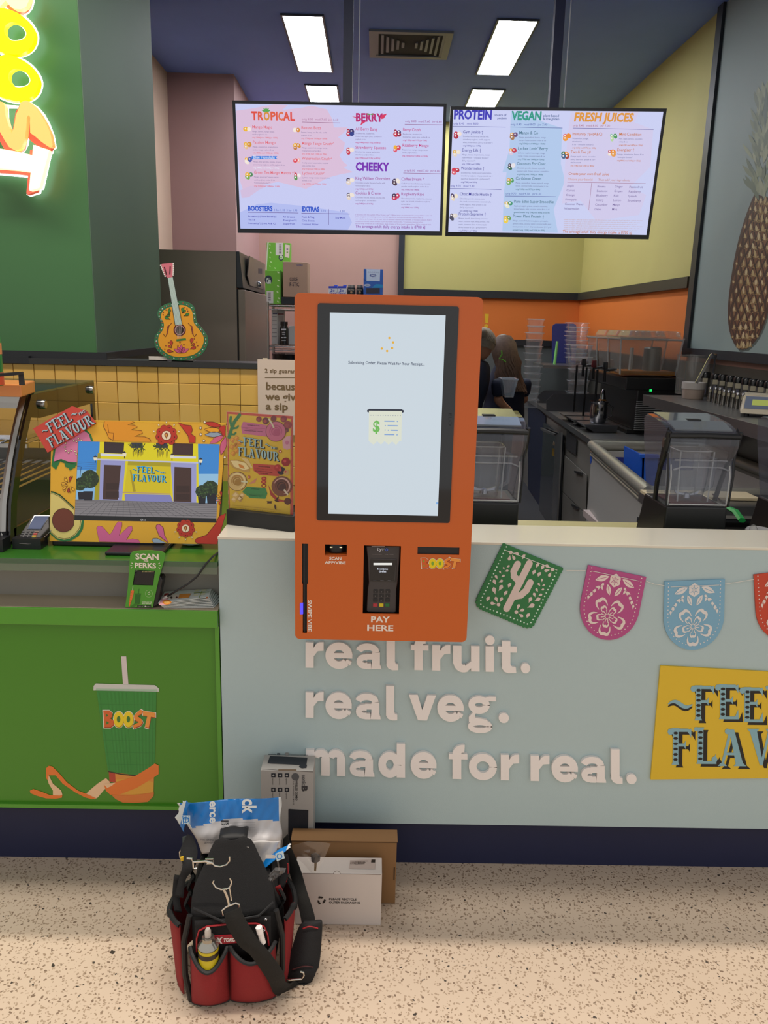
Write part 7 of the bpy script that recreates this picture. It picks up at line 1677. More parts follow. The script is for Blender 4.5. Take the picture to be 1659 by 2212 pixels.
    for s_ in (-1, 1):
        mb = MB(); mb.hexa([(cx, cy_ - .008, z0 + .02), (cx + s_ * .034, cy_ - .006, z0 + .024), (cx + s_ * .034, cy_ + .006, z0 + .024), (cx, cy_ + .008, z0 + .02)] if s_ > 0 else [(cx - .034, cy_ - .006, z0 + .024), (cx, cy_ - .008, z0 + .02), (cx, cy_ + .008, z0 + .02), (cx - .034, cy_ + .006, z0 + .024)],
                           [(cx, cy_ - .008, z0 + .022), (cx + s_ * .04, cy_ - .004, z0 + .036), (cx + s_ * .04, cy_ + .004, z0 + .036), (cx, cy_ + .008, z0 + .022)] if s_ > 0 else [(cx - .04, cy_ - .004, z0 + .036), (cx, cy_ - .008, z0 + .022), (cx, cy_ + .008, z0 + .022), (cx - .04, cy_ + .004, z0 + .036)]); mb.build('blade', MIR, t)
    return t
blender('clear-hooded black blender whose whole hood shows beside the freezer', .928, 2.475)
blender('clear-hooded black blender partly hidden behind the orange kiosk edge', .272, 2.475)
blender('clear-hooded black blender cut off by the frame beside the white cup', 1.315, 2.475)

# ================================================================== LEFT REAR: fridge, rack and cartons
FS = mat('fridge_steel', '#94877c', .38, metal=.45, noise=.10, nscale=3); FD = mat('fridge_steel_dark', '#3f4246', .35, metal=.6)
TF_ = crop(300, 500, 4.366)
x1_ = -.81; zt_f = aty(430, 541, 5.0).z
t = thing('upright_fridge', 'tall brushed steel fridge seen from its side behind the guitar', 'fridge', (-1.2, 5.5, 0))
bx('cabinet', FS, t, -1.65, x1_ - .02, 5.0, 6.0, .05, zt_f); bx('plinth', FD, t, -1.6, x1_ - .05, 5.05, 5.95, 0, .05)
zc1 = aty(520, 622, 5.0).z
mb = MB(); Pz = Plane((x1_, 0, 0), (0, 1, 0))
mb.hexa([(x1_ - .019, 5.0, zc1), (x1_ + .02, 5.0, zc1), (x1_ + .02, 6.0, zc1), (x1_ - .019, 6.0, zc1)], [(x1_ - .019, 5.0, zt_f), (x1_ + .0, 5.0, zt_f), (x1_ + .0, 6.0, zt_f), (x1_ - .019, 6.0, zt_f)]); mb.build('control_head', FD, t, bev=.002)
q_ = lambda x, y: atx(*TF_(x, y), x1_ + .02)
mb = MB(); Ph = Plane((x1_ + .021, 0, 0), (0, 1, 0)); pp = Ph.pts([TF_(*p) for p in ((1040, 200), (1185, 265), (1180, 470), (1170, 545), (1045, 510), (1020, 420))])
mb.slab(Ph, [(min(u, 5.98), min(v_, zt_f - .005)) for u, v_ in pp], .006, .004); mb.build('control_panel', FS, t)
mb = MB(); mb.slab(Ph, [(min(u, 5.97), v_) for u, v_ in Ph.pts([TF_(*p) for p in ((1122, 350), (1155, 352), (1155, 398), (1122, 395))])], .004, .0055); mb.build('slot', mat('slot_navy', '#20264a', .4), t)
c = Ph.uv(*TF_(1115, 498)); MB().ball((x1_ + .03, min(c[0], 5.9), c[1]), .02, n=8).build('lock', MIR, t)
bx('door_gap', mat('seal_black', '#0f1012', .6), t, x1_ - .019, x1_ - .012, 5.0, 6.0, .06, zc1 - .004)
bx('door', FS, t, x1_ - .011, x1_ + .03, 5.0, 5.99, .06, zc1 - .01, bev=.003)
# wire rack
yr0, yr1 = 7.2, 7.6; xr0 = aty(578, 660, yr0).x; xr1 = aty(850, 660, yr0).x; zr1 = aty(590, 657, yr0).z; zr2 = aty(590, 745, yr0).z; zr3 = zr2 - .5
t = thing('wire_rack', 'chrome wire shelving rack behind the kiosk', 'rack', ((xr0 + xr1) / 2, 7.4, 0))
for x in (xr0, xr1):
    for y in (yr0, yr1): MB().tube([(x, y, 0), (x, y, zr1 + .02)], .013, 10).build('post', CH, t)
for z in (zr1, zr2, zr3):
    s = MB().tube([(xr0, yr0, z - .012), (xr1, yr0, z - .012), (xr1, yr1, z - .012), (xr0, yr1, z - .012)], .005, 6, closed=True).tube([(xr0, yr0, z - .045), (xr1, yr0, z - .045), (xr1, yr1, z - .045), (xr0, yr1, z - .045)], .004, 6, closed=True).build('shelf', CH, t)
    mb = MB()
    for k in range(30): x = xr0 + (xr1 - xr0) * (k + .5) / 30; mb.tube([(x, yr0, z - .005), (x, yr1, z - .005)], .003, 5)
    o = mb.build('shelf_wires', CH, s); o['kind'] = 'stuff'
    mb = MB()
    for k in range(20):
        x = xr0 + (xr1 - xr0) * k / 20; dx = (xr1 - xr0) / 20; mb.tube([(x, yr0, z - .045), (x + dx / 2, yr0, z - .012), (x + dx, yr0, z - .045)], .0025, 4)
    o = mb.build('zigzag_wire', CH, s); o['kind'] = 'stuff'
KR = mat('brown_carton', '#a98a76', .8, noise=.04, nscale=10); GB = mat('lime_carton', '#72b43c', .5)
def carton(name, lab, p0, p1, y, z0, dep, m, T, art=None, group=None, yaw=0):
    a, b = aty(*T(*p0), y), aty(*T(*p1), y)
    t = thing(name, lab, 'box', ((a.x + b.x) / 2, y, z0), group=group)
    bx('carton', m, t, a.x, b.x, y, y + dep, z0, a.z, bev=.002)
    if art:
        A = Art(Plane((0, y, 0)), T); art(A); A.build('carton_print', t, INK)
    return t, a, b
def g_low(A):
    A.text('Cake', 1203, 490, 46, '#d8e4d4', 2, x1=1245, bold=.05, rot=0); A.disc(1222, 455, 36, '#34404a', 1, ry=42); A.rect(1340, 368, 1330, 670, '#4e8a2c', 1)
    for x, y in ((1312, 385), (1315, 460), (1310, 515), (1306, 572), (1318, 630), (1310, 662)): A.poly(petal(x - 8, y - 8, 26, 14, 40), '#cfe0b0', 1)
    A.rect(1204, 562, 1268, 678, '#d8d4d0', 2)
    for i in range(9): A.rect(1218, 575 + i * 9, 1244, 575 + i * 9 + 3 + (i % 3), '#3a3438', 3)
def g_up(A):
    A.poly([(1212, 106), (1225, 104), (1205, 365), (1195, 360)], '#c8d8b8', 1)
    for x, y in ((1232, 118), (1228, 150), (1240, 192), (1232, 238), (1242, 280), (1232, 320), (1280, 338)): A.poly(petal(x, y, 18, 10, 60), '#cfe0b0', 1)
    A.rect(1290, 108, 1358, 224, '#dcd4d4', 2)
    for i in range(10): A.rect(1322, 124 + i * 9, 1346, 124 + i * 9 + 3 + (i % 3), '#3a3438', 3)
    A.disc(1342, 245, 24, '#34404a', 2, ry=30); A.disc(1342, 245, 16, '#d8e4d4', 3, ry=20); A.disc(1342, 245, 8, '#6cae3a', 4, ry=11)
    A.poly([(1380, 122), (1424, 130), (1418, 250), (1376, 240)], '#e0cfc8', 2); A.rect(1392, 160, 1408, 175, '#6a5a80', 3); A.rect(1392, 190, 1408, 205, '#8aa060', 3)
tl, a_, b_ = carton('lime_carton', 'lime green carton at the bottom of the stack on the wire rack', (1190, 366), (1340, 370), yr0 + .02, zr1 + .0015, .35, GB, TF_, g_low, 'lime green cartons on the wire rack')
carton('lime_carton', 'lime green carton on top of the other with a white barcode label', (1205, 104), (1428, 110), yr0 + .27, a_.z + .001, .1, GB, TF_, g_up, 'lime green cartons on the wire rack')
tb_, a2, b2 = carton('black_crate', 'black box under the brown carton on the wire rack', (1345, 618), (1560, 622), yr0 + .01, zr1 + .0015, .3, mat('black_box', '#1c2028', .5), TF_)
def art_code(A):
    A.text('CODE:', 1422, 468, 34, '#3a3034', 1, x1=1502, bold=.02); A.text('IF-STIC', 1414, 516, 34, '#3a3034', 1, x1=1512, bold=.02); A.text('63864', 1488, 326, 20, '#5a5a80', 1, x1=1545, bold=.01)
carton('brown_carton', 'brown cardboard carton printed CODE: IF-STIC on the wire rack', (1358, 285), (1590, 290), yr0 + .008, a2.z + .001, .25, KR, TF_, art_code)
# behind the kiosk top: cartons of milk, dark jars, blue box
TK2 = crop(560, 510, 4.879); yk = 7.22; zk_ = zr1 + .0015
def milk(A, x):
    A.rect(x, 528, x + 92, 550, '#3a48b8', 1); A.text('So', x + 24, 585, 26, '#3448a8', 1, x1=x + 64, bold=.03); A.text('Good', x + 8, 612, 26, '#3448a8', 1, x1=x + 84, bold=.03)
for x in (731, 826):
    t, a, b = carton('milk_carton', 'white and blue milk carton ' + ('beside the dark jars' if x > 800 else 'nearer the brown carton') + ' on the wire rack', (x, 528), (x + 92, 530), yk, zk_, .09, mat('milk_white', '#d8d8dc', .5), TK2, lambda A, x=x: milk(A, x), 'milk cartons on the rack')
    c = aty(*TK2(x + 76, 524), yk + .04); MB().lathe([(.016, 0), (.016, .012), (.0001, .013)], (c.x, yk + .045, a.z), 12).build('cap', mat('milk_cap', '#3a52c8', .4), t)
for x, w_ in ((925, 90), (1020, 78)):
    a, b = aty(*TK2(x, 540), yk), aty(*TK2(x + w_, 542), yk); t = thing('dark_jar', 'dark labelled jar on the rack, ' + ('next to the milk cartons' if x < 1000 else 'next to the blue box'), 'jar', ((a.x + b.x) / 2, yk + .05, zk_), group='dark jars on the rack')
    r_ = (b.x - a.x) / 2; MB().lathe([(.0001, 0), (r_, 0), (r_, a.z - zk_ - .02), (r_ * .9, a.z - zk_)], ((a.x + b.x) / 2, yk + .05, zk_), 18).build('jar', mat('jar_dark', '#242830', .3), t)
    MB().lathe([(r_ * .8, 0), (r_ * .8, .02), (.0001, .021)], ((a.x + b.x) / 2, yk + .05, a.z + .0005), 14).build('lid', mat('jar_lid', '#8a8480' if x < 1000 else '#24242a', .4), t)
    A = Art(Plane((0, yk + .05 - r_ - .001, 0)), TK2); A.text('Nutty', x + 12, 572, 16, '#b8a890', 1, x1=x + w_ - 14); A.disc(x + w_ / 2, 592, 12, '#a08060', 1); A.build('label', t, INK)
def blue(A):
    A.poly([(1130, 348), (1275, 352), (1270, 478), (1130, 472)], '#c4d0e4', 1); A.text('cookies', 1142, 388, 22, '#8a98b8', 2, x1=1266); A.disc(1198, 415, 36, '#4a5a9a', 2, ry=15); A.text('OREO', 1176, 422, 14, '#dce4f0', 3, x1=1222, bold=.03); A.text('crumb', 1190, 444, 12, '#6a7aa8', 2, x1=1232)
    A.poly([(1100, 440), (1130, 470), (1100, 480)], '#28509a', 1); A.disc(1140, 518, 34, '#d0dcec', 2, ry=13); A.text('OREO', 1118, 524, 13, '#1c3468', 3, x1=1165, bold=.04); A.poly([(1185, 545), (1230, 505), (1305, 512), (1303, 545)], '#2a8ac0', 2)
    A.rect(1128, 548, 1270, 605, '#3a3440', 2)
carton('blue_box', 'tall blue biscuit box on the rack beside the dark jars', (1102, 346), (1308, 352), yk, zk_, .12, mat('blue_carton', '#2c5cae', .45), TK2, blue)
# on the second shelf
def shelfthing(name, lab, cat, p0, p1, m, y, r=False, grp=None, capm=None):
    a, b = aty(*TF_(*p0), y), aty(*TF_(*p1), y); z0 = zr2 + .0015; c = ((a.x + b.x) / 2, y + .05, z0)
    t = thing(name, lab, cat, c, group=grp); hh = a.z - z0; rr_ = (b.x - a.x) / 2
    if r: MB().lathe([(.0001, 0), (rr_, 0), (rr_, hh * .68), (rr_ * .72, hh * .8), (rr_ * .72, hh * .86)], c, 18).build('body', m, t); MB().lathe([(rr_ * .8, hh * .86), (rr_ * .8, hh), (.0001, hh)], c, 16).build('cap', capm or m, t)
    else: bx('body', m, t, a.x, b.x, y, y + .1, z0, a.z, bev=.003)
    return t, a, b
t, a, b = shelfthing('cup_sleeve', 'white sleeve of cups on the second rack shelf', 'cups', (1250, 728), (1308, 728), mat('paper_white', '#cdc8c4', .5), yr0 + .06)
A = Art(Plane((0, yr0 + .0595, 0)), TF_); A.rect(1262, 768, 1305, 780, '#3c3c5a', 1)
for i in range(6): A.rect(1258, 800 + i * 38, 1300, 806 + i * 38, '#8a8688', 1)
A.build('label', t, INK)
t, a, b = shelfthing('cup_sleeve', 'pale sleeve of lids on the second rack shelf', 'cups', (1310, 730), (1368, 730), mat('paper_white2', '#c0b8b4', .5), yr0 + .09)
A = Art(Plane((0, yr0 + .0895, 0)), TF_); A.rect(1312, 775, 1368, 785, '#9a5a5a', 1); A.rect(1320, 800, 1360, 850, '#b8a8a0', 1); A.build('label', t, INK)
t, a, b = shelfthing('black_bottle', 'black square bottle with white label on the second rack shelf', 'bottle', (1320, 850), (1408, 852), mat('black_bottle', '#15161a', .25), yr0 + .0, True)
A = Art(Plane((0, yr0 + .05 - (b.x - a.x) / 2 - .001, 0)), TF_)
for x0, y0, x1, y1 in ((1342, 918, 1388, 932), (1350, 948, 1380, 956), (1352, 964, 1378, 974), (1342, 996, 1362, 1006), (1366, 996, 1390, 1006), (1346, 1026, 1386, 1030)): A.rect(x0, y0, x1, y1, '#c8c8cc', 1)
A.build('label', t, INK)
shelfthing('white_carton', 'low white carton at the kiosk edge on the second rack shelf', 'box', (1412, 890), (1560, 892), mat('paper_white', '#cdc8c4', .5), yr0 + .07)
c_ = Vector((aty(*TF_(1385, 1180), 7.25).x, 7.4, zr3 + .0015)); c_ = Vector((aty(*TF_(1385, 1180), 7.3).x, 7.4, aty(*TF_(1385, 1205), 7.3).z))
t = thing('black_pot', 'black round pot on the lower shelf of the rack', 'pot', (c_.x, 7.4, zr3 + .0015)); hp = aty(*TF_(1385, 1160), 7.3).z - zr3
MB().lathe([(.0001, 0), (.12, 0), (.13, hp - .02), (.135, hp), (.11, hp + .012), (.0001, hp + .014)], (c_.x, 7.4, zr3 + .0015), 24).build('pot', mat('black_bottle', '#15161a', .25), t)

# ================================================================== STAFF
def skin_body(name, joints, edges, m, parent, sub=2, loc=Vector((0, 0, 0))):
    me = bpy.data.meshes.new(name); inv = wmat(parent).inverted()
    me.from_pydata([inv @ Vector(j[:3]) for j in joints], edges, []); me.update(); me.materials.append(m)
    o = bpy.data.objects.new(name, me); COL.objects.link(o); o.parent = parent
    md = o.modifiers.new('skin', 'SKIN'); md.use_smooth_shade = True
    lay = me.skin_vertices[0] if me.skin_vertices else None
    if lay is None:
        bm_ = bmesh.new(); bm_.from_mesh(me); bm_.verts.layers.skin.verify(); bm_.to_mesh(me); bm_.free(); lay = me.skin_vertices[0]
    for i, j in enumerate(joints):
        r_ = j[3]; lay.data[i].radius = r_ if isinstance(r_, tuple) else (r_, r_)
    lay.data[0].use_root = True
    s2 = o.modifiers.new('sub', 'SUBSURF'); s2.levels = sub; s2.render_levels = sub
    return o
SKN = mat('skin', '#b98468', .55); SHIRT = mat('navy_staff_shirt', '#1c2238', .8, noise=.1, nscale=30); TRS = mat('black_trousers', '#15161c', .8)
def hairstrands(name, m, parent, head, r_, n, fn, w=.012):
    mb = MB(); rg_ = random.Random(5)
    for i in range(n):
        pts = fn(i / n, rg_); mb.tube(pts, [w * (1 - .6 * k / (len(pts) - 1)) for k in range(len(pts))], 5)
    o = mb.build(name, m, parent); return o
def person(lab, hip, chest, neck, head, sh_w, facing, hairm, style, armL, armR, shirt):
    t = thing('person', lab, 'person', (hip[0], hip[1], 0))
    hip, chest, neck, head = map(Vector, (hip, chest, neck, head)); f = Vector(facing).normalized(); s = Vector((f.y, -f.x, 0))   # f forward, s the person's right
    J = [(*hip, (.19, .14)), (*((hip + chest) / 2), (.165, .13)), (*chest, (.19, .14)), (*(neck + Vector((0, 0, -.05))), (.11, .09)), (*neck, .058)]
    E = [(0, 1), (1, 2), (2, 3), (3, 4)]
    knees = []
    for sg in (-1, 1):
        k = len(J); J += [(*(hip + s * sg * .09 + Vector((0, 0, -.08))), .112), (*(hip + s * sg * .1 + Vector((0, 0, -.45)) + f * .04), .082), (*(Vector((hip.x, hip.y, .09)) + s * sg * .1), .056), (*(Vector((hip.x, hip.y, .04)) + s * sg * .1 + f * .12), .04)]
        E += [(0, k), (k, k + 1), (k + 1, k + 2), (k + 2, k + 3)]
    body = skin_body('body', J, E, shirt, t)
    for sg in (-1, 1): MB().ball(Vector((hip.x, hip.y, .04)) + s * sg * .1 + f * .07, .055, (.9, 2.2 if abs(f.y) > .5 else .9, .72), 8).build('shoe', BKP, t)
    for sg, arm in ((-1, armL), (1, armR)):
        sh = chest + s * sg * sh_w + (neck - chest) * .35; el, wr = Vector(arm[0]), Vector(arm[1])
        slv = skin_body('sleeve', [(*sh, .06), (*(sh.lerp(el, .5)), .052), (*(sh.lerp(el, .85)), .05)], [(0, 1), (1, 2)], shirt, t, 1)
        d = (wr - el).normalized(); hd = wr + d * .05
        arm_o = skin_body('forearm', [(*(sh.lerp(el, .75)), .04), (*el, .038), (*wr, .024), (*hd, (.036, .018))], [(0, 1), (1, 2), (2, 3)], SKN, t, 2)
        side = d.cross(Vector((0, 0, 1))); side = side.normalized() if side.length > .1 else s
        for q_ in range(4):
            b0 = hd + side * (q_ - 1.5) * .017 + d * .02; ln = (.055, .065, .06, .048)[q_]
            skin_body('finger', [(*b0, .009), (*(b0 + d * ln * .5 + Vector((0, 0, -.006))), .0085), (*(b0 + d * ln + Vector((0, 0, -.024))), .007)], [(0, 1), (1, 2)], SKN, arm_o, 1)
        b0 = wr + side * -.03 + d * .015; skin_body('thumb', [(*b0, .011), (*(b0 + d * .03 - side * .02), .009), (*(b0 + d * .055 - side * .022), .008)], [(0, 1), (1, 2)], SKN, arm_o, 1)
    # head: skull, jaw, nose, ears
    up = (head - neck).normalized(); hf = (f - up * f.dot(up)).normalized(); hs = up.cross(hf) * -1
    M_ = Matrix((( hs.x, hf.x, up.x, head.x), (hs.y, hf.y, up.y, head.y), (hs.z, hf.z, up.z, head.z), (0, 0, 0, 1)))
    mb = MB()
    def skull(u, v):
        th = u * 2 * math.pi; ph = (v - .5) * math.pi; x = math.cos(ph) * math.cos(th) * .074; y = math.cos(ph) * math.sin(th) * .094; z = math.sin(ph) * .112
        if z < 0: y += -z * .18; x *= 1 + z * 2.2; y *= 1 + z * 1.2
        return M_ @ Vector((x, y, z))
    mb.grid(skull, 24, 16); mb.build('head', SKN, t)
    mb = MB(); mb.tube([M_ @ Vector((0, .09, .015)), M_ @ Vector((0, .112, -.02)), M_ @ Vector((0, .092, -.032))], [.008, .014, .010], 8); mb.build('nose', SKN, t)
    for sg in (-1, 1):
        mb = MB().ball((0, 0, 0), .026, (.35, .7, 1), 8); mb.xform(M_ @ Matrix.Translation((sg * .074, -.005, -.01))); mb.build('ear', SKN, t)
        mb = MB().ball((0, 0, 0), .012, (1, .5, .7), 6); mb.xform(M_ @ Matrix.Translation((sg * .03, .086, .012))); mb.build('eye', mat('eye_dark', '#2a201c', .3), t)
    mb = MB().ball((0, 0, 0), .02, (1.1, .4, .35), 6); mb.xform(M_ @ Matrix.Translation((0, .092, -.055))); mb.build('mouth', mat('lips', '#9a5a50', .5), t)
    mb = MB()
    def cap(u, v):
        th = u * 2 * math.pi; ph = -.35 + v * (math.pi / 2 + .35); k = 1.10 + .02 * math.sin(th * 9)
        low = max(0, math.sin(th)); ph = max(ph, -.35 + low * .75)
        return M_ @ Vector((math.cos(ph) * math.cos(th) * .078 * k, math.cos(ph) * math.sin(th) * .098 * k - .006, math.sin(ph) * .114 * k))
    mb.grid(cap, 28, 10); mb.build('hair', hairm, t)
    if style == 'bun':
        mb = MB().ball((0, 0, 0), .045, (1, 1, .9), 10); mb.xform(M_ @ Matrix.Translation((0, -.10, .055))); mb.build('hair_bun', hairm, t)
        hairstrands('hair_strands', hairm, t, head, .1, 40, lambda u, r: [M_ @ Vector((math.cos(a_) * .085 * c_, math.sin(a_) * .1 * c_ - .008, z_)) for a_, c_, z_ in [((u * 6.28 + k * .12), (1 - (k / 5) ** 3 * .8), .01 + .022 * k) for k in range(6)]], .007)
    else:
        def long(u, r):
            a_ = math.pi + u * math.pi; px, py = math.cos(a_) * .082, math.sin(a_) * .10
            b0 = M_ @ Vector((px * .8, py * .8, .085)); b1 = M_ @ Vector((px * 1.12, py * 1.12, .03)); b2 = M_ @ Vector((px * 1.1, py * 1.12 - .01, -.07)); out = [b0, b1, b2]; d = Vector(((chest.x - head.x) * .4, (chest.y - head.y) * .4, 0))
            for k in range(1, 6): out.append(b2 + Vector((math.sin(k * 1.5 + u * 8) * .014 + .012 * k * (.5 + u * .6), -.008 * k, -.058 * k)) - f * .006 * k + Vector((r.uniform(-.008, .008), r.uniform(-.008, .008), 0)))
            return out
        hairstrands('long_hair', hairm, t, head, .1, 90, long, .014)
    return t
H1 = mat('grey_blond_hair', '#8d7f70', .6, noise=.25, nscale=60); H2 = mat('wavy_brown_hair', '#5f483a', .5, noise=.55, nscale=45)
Yp = 6.1
h1 = aty(1047, 742, Yp); h1.z -= .01
person('staff member with greying tied-back hair leaning over beside the kiosk', (h1.x - .16, Yp + .05, .92), (h1.x - .07, Yp + .02, 1.17), (h1.x - .02, Yp + .03, 1.36), (h1.x + .0, Yp + .06, h1.z), .17, (.45, 1, 0), H1, 'bun',
       ((h1.x - .22, Yp + .08, 1.08), (h1.x - .1, Yp + .22, 1.05)), ((h1.x + .12, Yp - .02, 1.06), (h1.x + .2, Yp + .02, 1.0)), SHIRT)
Yq = Yp + .42; h2 = aty(1091, 754, Yq)
p2 = person('staff member with long wavy brown hair beside the stacked tubs', (h2.x + .02, Yq + .05, .92), (h2.x + .03, Yq + .02, 1.14), (h2.x + .01, Yq + .01, 1.34), (h2.x - .005, Yq + .04, h2.z - .01), .17, (-.15, 1, 0), H2, 'long',
       ((h2.x - .18, Yq + .13, 1.04), (h2.x - .1, Yq + .3, 1.04)), ((h2.x + .19, Yq + .09, 1.02), (h2.x + .16, Yq + .3, 1.02)), SHIRT)
l0 = [aty(*TC1(*p), Yq - .14) for p in ((418, 790), (425, 830), (395, 880), (440, 895), (465, 915))]
MB().tube(l0, .006, 6).build('green_lanyard', mat('lime_lanyard', '#6ab83c', .5), p2)
# the clear container they hold
a, b, c, d = (aty(*TC1(*p), 5.85) for p in ((425, 1098), (600, 1105), (548, 1300), (458, 1298)))
t = thing('clear_tub', 'clear square tub held out by the staff member at the bench', 'plastic tub', (a + b + c + d) / 4)
mb = MB(); F = [a, b, c, d]; K2 = [p + Vector((0, .14, 0)) for p in F]
mb.add(F + K2, [(0, 3, 2, 1), (4, 5, 6, 7), (3, 7, 6, 2), (0, 4, 7, 3), (1, 2, 6, 5)]); mb.build('tub', clear_mat('bright_tub', haze=.25, refl=1.5, rough=.12, hazecol='#d8e4f4'), t)
mb = MB().tube([F[0], F[1], K2[1], K2[0]], .006, 6, closed=True); mb.build('rim', clear_mat('tub_rim', haze=.5, refl=1, hazecol='#e8eef8'), t)
# ================================================================== ON THE FLOOR
TBg = crop(330, 1600, 3.016)
# ---- brown carton, white box
def flatbox(name, lab, m, p0, p1, ptop, y, dep, lidh, arts=None):
    a, b = atz(*TBg(*p0), 0), atz(*TBg(*p1), 0); z = aty(*TBg(*ptop), y).z; x0, x1 = a.x, b.x
    t = thing(name, lab, 'box', ((x0 + x1) / 2, y, 0))
    bx('carton', m, t, x0, x1, y, y + dep, 0.0005, z, bev=.0015)
    return t, x0, x1, z
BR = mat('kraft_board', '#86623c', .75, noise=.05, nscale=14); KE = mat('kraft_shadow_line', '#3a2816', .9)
yb_ = 1.985
t, x0, x1, zb2 = flatbox('brown_carton', 'flat brown cardboard carton standing on edge against the kickboard', BR, (905, 1060), (1578, 1060), (1585, 660), yb_, .05, 0)
bx('flap', BR, t, x0 - .002, x1 + .002, yb_ - .003, yb_ + .052, zb2 + .0005, zb2 + .003)
bx('flap_shade_strip', KE, t, x0, x1 + .001, yb_ - .0015, yb_ - .0002, zb2 - .002, zb2)  # dark strip painted as the shade below the flap
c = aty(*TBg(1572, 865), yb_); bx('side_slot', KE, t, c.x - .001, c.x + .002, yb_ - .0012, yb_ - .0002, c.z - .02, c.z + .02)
WB = mat('white_box_board', '#cdc3bd', .55, noise=.015, nscale=20)
yw = 1.9; t, x0, x1, zw = flatbox('white_box', 'white box printed PLEASE RECYCLE OUTER PACKAGING in front of the brown carton', WB, (925, 1200), (1485, 1213), (1490, 868), yw, .068, 0)
A = Art(Plane((0, yw, 0)), TBg); dk = '#2c2622'
A.text('PLEASE RECYCLE', 1148, 1037, 14, dk, 1, x1=1328, bold=.02); A.text('OUTER PACKAGING', 1148, 1059, 14, dk, 1, x1=1350, bold=.02)
for k in range(3):
    a = R(-90 + k * 120); cx, cy_ = 1098, 1040
    def rp(x, y): return (cx + x * math.cos(a) - y * math.sin(a), cy_ + x * math.sin(a) + y * math.cos(a))
    A.poly([rp(*p) for p in ((26, -13), (26, 4), (18, 14), (12, 2), (16, -6), (12, -13))], dk, 1); A.poly([rp(*p) for p in ((14, -20), (30, -13), (14, -4))], dk, 1)
A.line([(978, 863), (1178, 866)], 2.5, '#7a6c64', 1); A.line([(1222, 867), (1488, 872)], 2.5, '#7a6c64', 1); A.line(circ(1200, 867, 22, 12, 20, 180, 360), 3, '#7a6c64', 1)
A.build('printed_text', t, INK)
PT2 = Plane((0, yw, zw + .0006), (1, 0, 0), (0, 1, 0)); A = Art(PT2, TBg)
A.poly([(1285, 780), (1450, 772), (1448, 838), (1280, 835)], '#b8a8a0', 1)
for i in range(12): A.line([(1292 + i * 8, 790), (1290 + i * 8, 806)], 3 if i % 3 else 5, '#5a4c46', 2)
for i in range(3): A.line([(1318, 788 + i * 9), (1400 - i * 12, 786 + i * 9)], 3, '#6a5c56', 2.4)
A.poly([(1425, 776), (1450, 776), (1448, 796), (1422, 796)], '#2c2622', 2); A.build('address_label', t, INK)
# ---- tall keyboard box
yk0 = 2.045; a, b = aty(*TBg(712, 185), yk0), aty(*TBg(1046, 203), yk0); zk = (a.z + b.z) / 2
t = thing('keyboard_box', 'tall grey box for a wireless keyboard standing against the pale counter', 'box', ((a.x + b.x) / 2, yk0, 0))
x0, x1 = a.x - .004, b.x; KG = mat('box_grey', '#aaa5a0', .5)
MB().hexa([(x0, yk0, .0005), (x1, yk0, .0005), (x1, yk0 + .082, .0005), (x0, yk0 + .082, .0005)], [(x0, yk0, zk), (x1, yk0, zk), (x1, yk0 + .082, zk), (x0, yk0 + .082, zk)]).build('carton', KG, t, bev=.001)
A = Art(Plane((0, yk0, 0)), TBg); nv = '#23262e'
A.line([(712, 184), (1046, 203)], 3, '#6a6662', 1); A.rect(818, 184, 936, 196, '#8a7a68', 1)
A.poly([(884, 447), (1014, 455), (1008, 760), (882, 750)], nv, 1); A.line([(886, 447), (1014, 455)], 6, '#1a1c22', 2)
for gx in (772, 816, 860):
    for gy in (212, 306): A.rect(gx, gy, gx + 28, gy + 26, nv, 1); A.disc(gx + 14, gy + 13, 7, '#a8a4a0', 2, n=8); vtext(A, 'ergonomic', gx + 8, gy + 30, gy + 74, 6, '#5a5854', 1, .02)
A.disc(929, 235, 25, '#5a5a5c', 1); vtext(A, 'sonic', 972, 222, 292, 26, '#5c5a5a', 1, .03); vtext(A, 'B', 972, 292, 330, 34, '#3c3a3c', 1, .05)
vtext(A, 'WIRELESS COMBO', 930, 258, 388, 13, '#3a3838', 1, .03); vtext(A, 'FULL KEYBOARD + MOUSE', 912, 262, 418, 9, '#6a6664', 1, .01)
A.build('front_print', t, INK)
A = Art(Plane((0, yk0, zk + .0005), (1, 0, 0), (0, 1, 0)), TBg)
A.text('sonic', 752, 92, 14, nv, 1, x1=806, bold=.04); A.text('B', 808, 92, 18, nv, 1, x1=832, bold=.06); A.disc(875, 86, 12, '#8a8682', 1); A.text('WIRELESS COMBO', 896, 96, 9, '#5a5654', 1, x1=1012, bold=.02)
A.poly([(764, 100), (1008, 112), (1000, 160), (748, 148)], nv, 1); A.poly([(960, 158), (1005, 160), (1000, 178), (970, 180), (952, 170)], nv, 1.5)
A.build('top_print', t, INK)
# ---- tool bag
BC = mat('bag_black_canvas', '#0d0c0e', .85, bump=.6, bscale=900, noise=.12, nscale=40); BD = mat('bag_black_trim', '#0c0c0e', .6); RD = mat('bag_red_canvas', '#8c161c', .8, bump=.6, bscale=800, noise=.08, nscale=20); RP = mat('bag_red_piping', '#a02028', .5)
bag = t = thing('tool_bag', 'black and red canvas tool bag with metal clips and shoulder strap', 'bag', (-.32, 1.78, 0), R(6))
